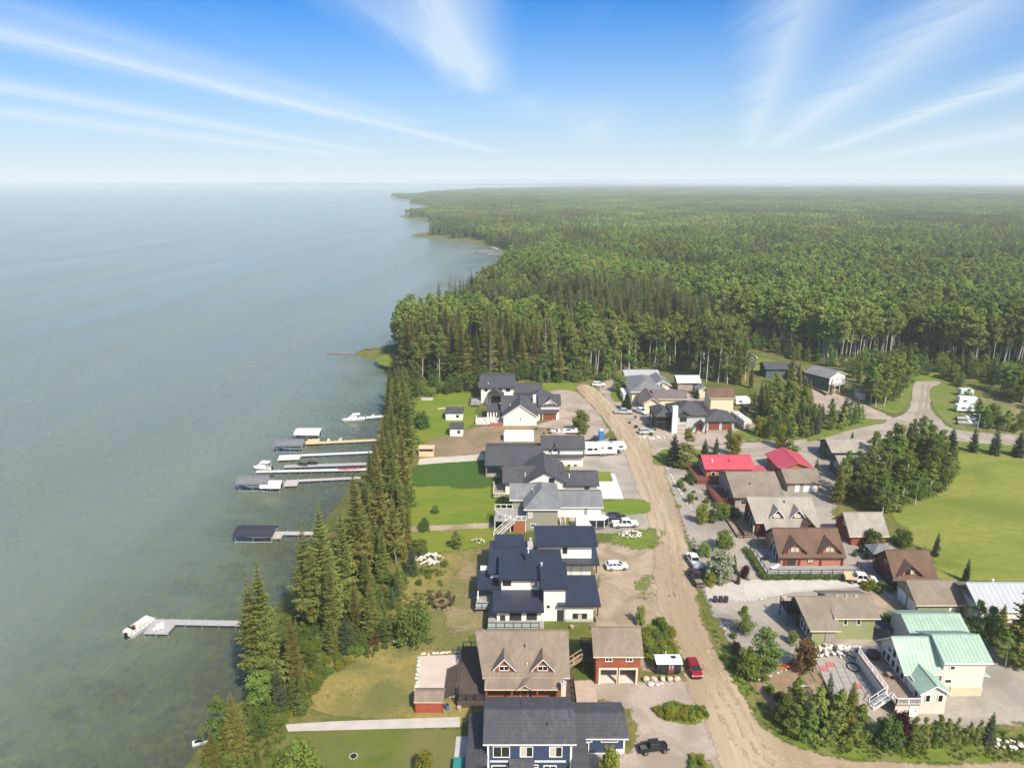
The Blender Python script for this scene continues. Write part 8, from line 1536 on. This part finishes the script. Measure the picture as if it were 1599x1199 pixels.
# fire ring with chairs, bench, blocks
g = P(690, 941); t_ = thing('fire_pit', 'rusty round fire pit in a ring of dark chairs', 'fire pit', (g.x, g.y, .04), local=True); q = MB(); q.tube((0, 0, 0), (0, 0, .4), .55, n=12); q.build('steel_ring', mat('rust', (.12, .05, .03), (.17, .075, .04), 4, .9), t_); q = MB(); q.tube((0, 0, .4), (0, 0, .43), .45, n=12); q.build('ash', BLACKP, t_)
DKC = mat('dark_wood', (.06, .04, .03), (.09, .06, .045), 3, .85)
def adirondack(label, loc, rot):
    t_ = thing('garden_chair', label, 'chair', loc, rot, 'dark chairs round the fire pit', local=True); q = MB(); q.box(-.35, .35, -.35, .3, .3, .36); q.build('seat', DKC, t_); q = MB(); q.hexa([(-.35, .28, .3), (.35, .28, .3), (.35, .34, .3), (-.35, .34, .3), (-.3, .55, 1.05), (.3, .55, 1.05), (.3, .61, 1.05), (-.3, .61, 1.05)]); q.build('backrest', DKC, t_)
    for a in (-.38, .38): q = MB(); q.box(a - .07, a + .07, -.4, .4, .55, .6); q.build('armrest', DKC, t_); q = MB(); q.box(a - .04, a + .04, -.38, -.3, 0, .55); q.box(a - .04, a + .04, .3, .38, 0, .55); q.build('leg', DKC, t_)
for i in range(8): a = i * .785 + .3; adirondack('dark garden chair of the ring round the fire pit', (g.x + math.cos(a) * 1.9, g.y + math.sin(a) * 1.9, .04), a - math.pi / 2)
g = P(552, 1181); t_ = thing('fire_pit', 'small stone ringed fire pit on the back lawn at the bottom', 'fire pit', (g.x, g.y, .04), local=True)
for i in range(10): a = i * .628; o = bpy.data.objects.new('stone', SM[i % 4]); C.objects.link(o); o.parent = t_; o.location = (math.cos(a) * .52, math.sin(a) * .52, .08); o.scale = (.26, .22, .22)
q = MB(); q.tube((0, 0, 0), (0, 0, .06), .5, n=12); q.build('ash', BLACKP, t_)
g = P(667, 624); t_ = thing('fire_pit', 'square pale fire pit on the upper lawn near the thicket', 'fire pit', (g.x, g.y, .04), local=True); [MB().box(*b).build('wall', CONC_W, t_) for b in ((-2, 2, -1, -.6, 0, .5), (-2, 2, .6, 1, 0, .5), (-2, -1.5, -.6, .6, 0, .5), (1.5, 2, -.6, .6, 0, .5))]; q = MB(); q.box(-1.5, 1.5, -.6, .6, 0, .1); q.build('ash', BLACKP, t_)
g = P(702, 638); t_ = thing('log', 'long pale log lying on the upper lawn beside the white shed', 'log', (g.x, g.y, .04), R(14), local=True); q = MB(); q.tube((-4, 0, .2), (4, 0, .2), .22, .18, n=8); q.build('trunk', mat('pale_wood', (.46, .40, .32), (.54, .48, .40), 2, .9), t_)
g = P(623, 1003); t_ = thing('bench', 'grey wooden bench at the edge of the dry grass below the round shrub', 'bench', (g.x, g.y, .04), R(12), local=True); q = MB(); q.box(-1.0, 1.0, -.25, .25, .4, .47); q.build('seat', DKP, t_); [MB().box(a - .06, a + .06, -.2, .2, 0, .4).build('leg', DKP, t_) for a in (-.8, .8)]
g = P(636, 913)
for i, (dx, dy, sx, sz) in enumerate(((-.9, .5, 1.3, .8), (.5, -.3, 1.5, .95))):
    o = MB().box(g.x + dx - sx / 2, g.x + dx + sx / 2, g.y + dy - .4, g.y + dy + .4, 0, sz).build('stone_block', PALE, None, (g.x + dx, g.y + dy, 0)); tag(o, ('smaller', 'larger')[i] + ' white block by the trees below the stone heap', 'block', 'white blocks below the stone heap')
t_ = thing('timber_frame', 'new plywood box with open front standing on the bare soil by the shore trees', 'shed', (-23.8, 189, 0)); [MB().box(*b).build(nm, WOOD_L, t_) for nm, b in (('side_panel', (-25.9, -25.75, 188.1, 190.6, 0, 2.3)), ('side_panel', (-21.95, -21.8, 188.1, 190.6, 0, 2.3)), ('back_panel', (-25.75, -21.95, 190.4, 190.6, 0, 2.3)), ('front_panel', (-25.75, -21.95, 188.1, 188.25, 0, 1.5)), ('roof_panel', (-26.1, -21.6, 187.9, 190.8, 2.32, 2.45)))]
t_ = thing('wrapped_boat', 'big white shrink-wrapped load beside the broad charcoal roof', 'boat', (2, 202, 0)); q = MB(); q.loft([[(x, 199.9, .1), (x, 204.6, .1), (x, 204.4, 2.0), (x, 202.2, z_), (x, 200.1, 2.0)] for x, z_ in ((-2.4, 2.5), (-2.0, 2.9), (1.9, 2.9), (2.0, 2.75), (2.1, 2.9), (6.0, 2.9), (6.4, 2.5))]); q.build('white_wrap', CAN_W, t_); [MB().box(x, x + .12, 199.8, 199.95, .1, 2.0).build('strap', TRIM_C, t_) for x in (-1.6, .3, 2.4, 4.4, 5.8)]
g = P(938.5, 686); t_ = thing('portable_toilet', 'blue portable toilet between the long trailer and the bare soil', 'toilet', (g.x, g.y, .05), local=True); BL = mat('blue_plastic', (.03, .14, .38), rough=.5); q = MB(); q.box(-.75, .75, -.75, .75, 0, 2.8); q.build('cabin', BL, t_); q = MB(); q.prism([(-.8, 2.8), (.8, 2.8), (.5, 3.15), (-.5, 3.15)], 'y', -.8, .8); q.build('roof', mat('pale_roof', (.5, .55, .6), rough=.5), t_); q = MB(); q.box(-.5, .5, -.8, -.75, .15, 2.5); q.build('door', mat('blue_door', (.05, .19, .45), rough=.5), t_)
for px, py, l, rt in ((957, 690, 'dark utility vehicle behind the long white trailer', 20), (929, 689, 'small dark machine left of the blue toilet', -10)):
    g = P(px, py); t_ = thing('quad_bike', l, 'quad bike', (g.x, g.y, .05), R(rt), local=True); q = MB(); q.loft([ring(x, w_, .45, b) for x, w_, b in ((-1.1, .5, .9), (-.2, .55, 1.0), (.5, .55, .95), (1.1, .4, .8))]); q.build('body', BLACKP, t_); wheels(t_, (-.75, .8), .62, .32, .25); q = MB(); q.bar((.35, -.45, 1.2), (.35, .45, 1.2), .06, .06); q.build('handlebar', BLACKP, t_); q = MB(); q.box(-.8, .1, -.22, .22, 1.0, 1.12); q.build('seat', DKC, t_)
g = P(703, 1098); t_ = thing('barrel', 'blue barrel standing against the red lakeside shed', 'barrel', (-9.4, 88.4, 0), local=True); q = MB(); q.tube((0, 0, 0), (0, 0, .85), .28, n=12); q.build('body', BL, t_); q = MB(); q.tube((0, 0, .85), (0, 0, .88), .24, n=12); q.build('lid', BLACKP, t_)
t_ = thing('hot_tub', 'white hot tub with teal cover on the side patio of the navy house', 'hot tub', (-6.9, 77.2, .1), local=True); q = MB(); q.box(-.7, .7, -1.1, 1.1, 0, .8); q.build('tub', WHITEP, t_); q = MB(); q.box(-.75, .75, -1.05, -.02, .81, .93); q.box(-.75, .75, .02, 1.05, .81, .93); q.build('cover', mat('teal_cover', (.03, .22, .20), rough=.6), t_)
for i, (px, py) in enumerate(((833, 1068), (893, 981), (885, 992), (717, 1108))): g = P(px, py); o = MB().tube((0, 0, .1), (0, 0, .55), .3, .36, n=10).build('plant_pot', mat('clay_pot', (.42, .28, .20), (.48, .33, .24), 3, .9)); o.location = g; tag(o, ('clay pot on the pink paving beside the chalet', 'clay pot behind the chalet roof', 'clay pot between the chalet and the modern house', 'pale pot by the chalet deck corner')[i], 'pot')
for px, py, h_, arm, lab in ((1257.5, 1139, 7.4, -1.0, 'leaning wooden utility pole with a lamp head among the young aspens'), (1523, 682, 0, -1.5, 'pale street lamp beside the spruce row at the gravel fork')):
    g = P(px, py); h_ = h_ or height_at(px, py, 646); t_ = thing('street_lamp', lab, 'street lamp', (g.x, g.y, 0), local=True); q = MB(); q.tube((0, 0, -.3), (.25 if h_ < 7.5 else .1, 0, h_), .14, .10, n=8); q.build('pole', mat('pole_wood', (.46, .38, .28), (.54, .46, .35), 3, .9) if arm > -1.2 else ALU, t_); q = MB(); q.bar((.2, 0, h_ - .15), (arm, -.1, h_ - .05), .07, .07); q.build('arm', ALU, t_); q = MB(); q.loft([[(arm + a, -.1 - w_, h_ - .1), (arm + a, -.1 + w_, h_ - .1), (arm + a, -.1 + w_ * .6, h_ + .06), (arm + a, -.1 - w_ * .6, h_ + .06)] for a, w_ in ((-.45, .05), (-.25, .14), (.05, .14), (.15, .06))]); q.build('lamp_head', ALU, t_)
t_ = thing('radio_mast', 'slim pale radio mast rising from the forest', 'mast', (104, 900, 0), local=True); q = MB(); [q.tube((a, b, 0), (a * .35, b * .35, 34), .14, .10, n=4) for a, b in ((-.8, -.5), (.8, -.5), (0, .9))]; [q.bar((-.7 * (1 - k / 20), -.4, k * 1.7), (.7 * (1 - k / 20), -.4, k * 1.7 + 1.2), .08, .08) for k in range(1, 19)]; q.build('lattice', ALU, t_); q = MB(); q.tube((0, 0, 34), (0, 0, 37.5), .08, n=6); q.build('antenna', WHITEP, t_)
# paving slabs and red mats beside the mint roofed house
t_ = thing('paving_slabs', 'patch of grey slabs with three red mats left of the white deck', 'paving', (*P(1318, 1058).to_2d(), .06), R(-8), local=True); MATR = mat('faded_red_mat', (.46, .13, .11), (.52, .17, .15), 2, .9); SLB = mat('slab_grey', (.30, .285, .26), (.37, .35, .32), 1.5, .9, .2)
for i in range(5):
    for j in range(6):
        q = MB(); q.box(-3.2 + i * 1.3, -1.98 + i * 1.3, -3.6 + j * 1.2, -2.48 + j * 1.2, 0, .05); q.build('slab', MATR if (i, j) in ((0, 4), (1, 5), (3, 1)) else SLB, t_)
g = P(1332, 1043); q = MB(); [q.bar((.9 * math.cos(a * .52), 1.1 * math.sin(a * .52), .15), (.9 * math.cos(a * .52 + .52), 1.1 * math.sin(a * .52 + .52), .15), .16, .14) for a in range(12)]; o = q.build('hose', BLACKP); o.location = (g.x, g.y, .06); tag(o, 'black coiled pipe on the ground left of the white deck', 'hose')
g = P(1125, 940); t_ = thing('waste_bin', 'dark bins on the grass tip beside the grey drive', 'bins', (g.x, g.y, .06), local=True)
for dx in (-1.0, 0, .95): q = MB(); q.hexa([(dx - .28, -.3, 0), (dx + .28, -.3, 0), (dx + .28, .3, 0), (dx - .28, .3, 0), (dx - .34, -.36, 1.0), (dx + .34, -.36, 1.0), (dx + .34, .36, 1.0), (dx - .34, .36, 1.0)]); q.box(dx - .36, dx + .36, -.38, .38, 1.0, 1.06); q.build('bin', mat('dark_bin', (.05, .035, .05), rough=.6), t_)
for i, (px, py) in enumerate(((1458, 968), (1468, 968), (1334, 868), (1352, 872), (1344, 861))): g = P(px, py); o = heap('plant_bed', '', g, .1, .1, 0, (.1, .2), SP) if False else tree('shrub', (g.x, g.y, 0), 1.1, ('dark potted shrub left at the sage garage wall', 'dark potted shrub right at the sage garage wall', 'dark potted plant in the yard behind the terrace, left', 'dark potted plant in the yard behind the terrace, right', 'dark potted plant at the red garage planter')[i], 'potted shrubs', 'shrub')
# ------------------------------------------------------------------ air
hz = bpy.data.materials.new('haze_air'); hz.use_nodes = True; t = hz.node_tree
for n_ in list(t.nodes):
    if n_.type == 'BSDF_PRINCIPLED': t.nodes.remove(n_)
pv = t.nodes.new('ShaderNodeVolumePrincipled'); pv.inputs['Color'].default_value = (.90, .97, 1, 1); pv.inputs['Density'].default_value = 1.6e-4; pv.inputs['Anisotropy'].default_value = 0.0
t.links.new(pv.outputs[0], t.nodes['Material Output'].inputs['Volume'])
hb = MB(); hb.box(-9200, 9200, -180, 14700, -5, CAMH + 3)
ho = hb.build('haze', hz); tag(ho, kind='stuff')
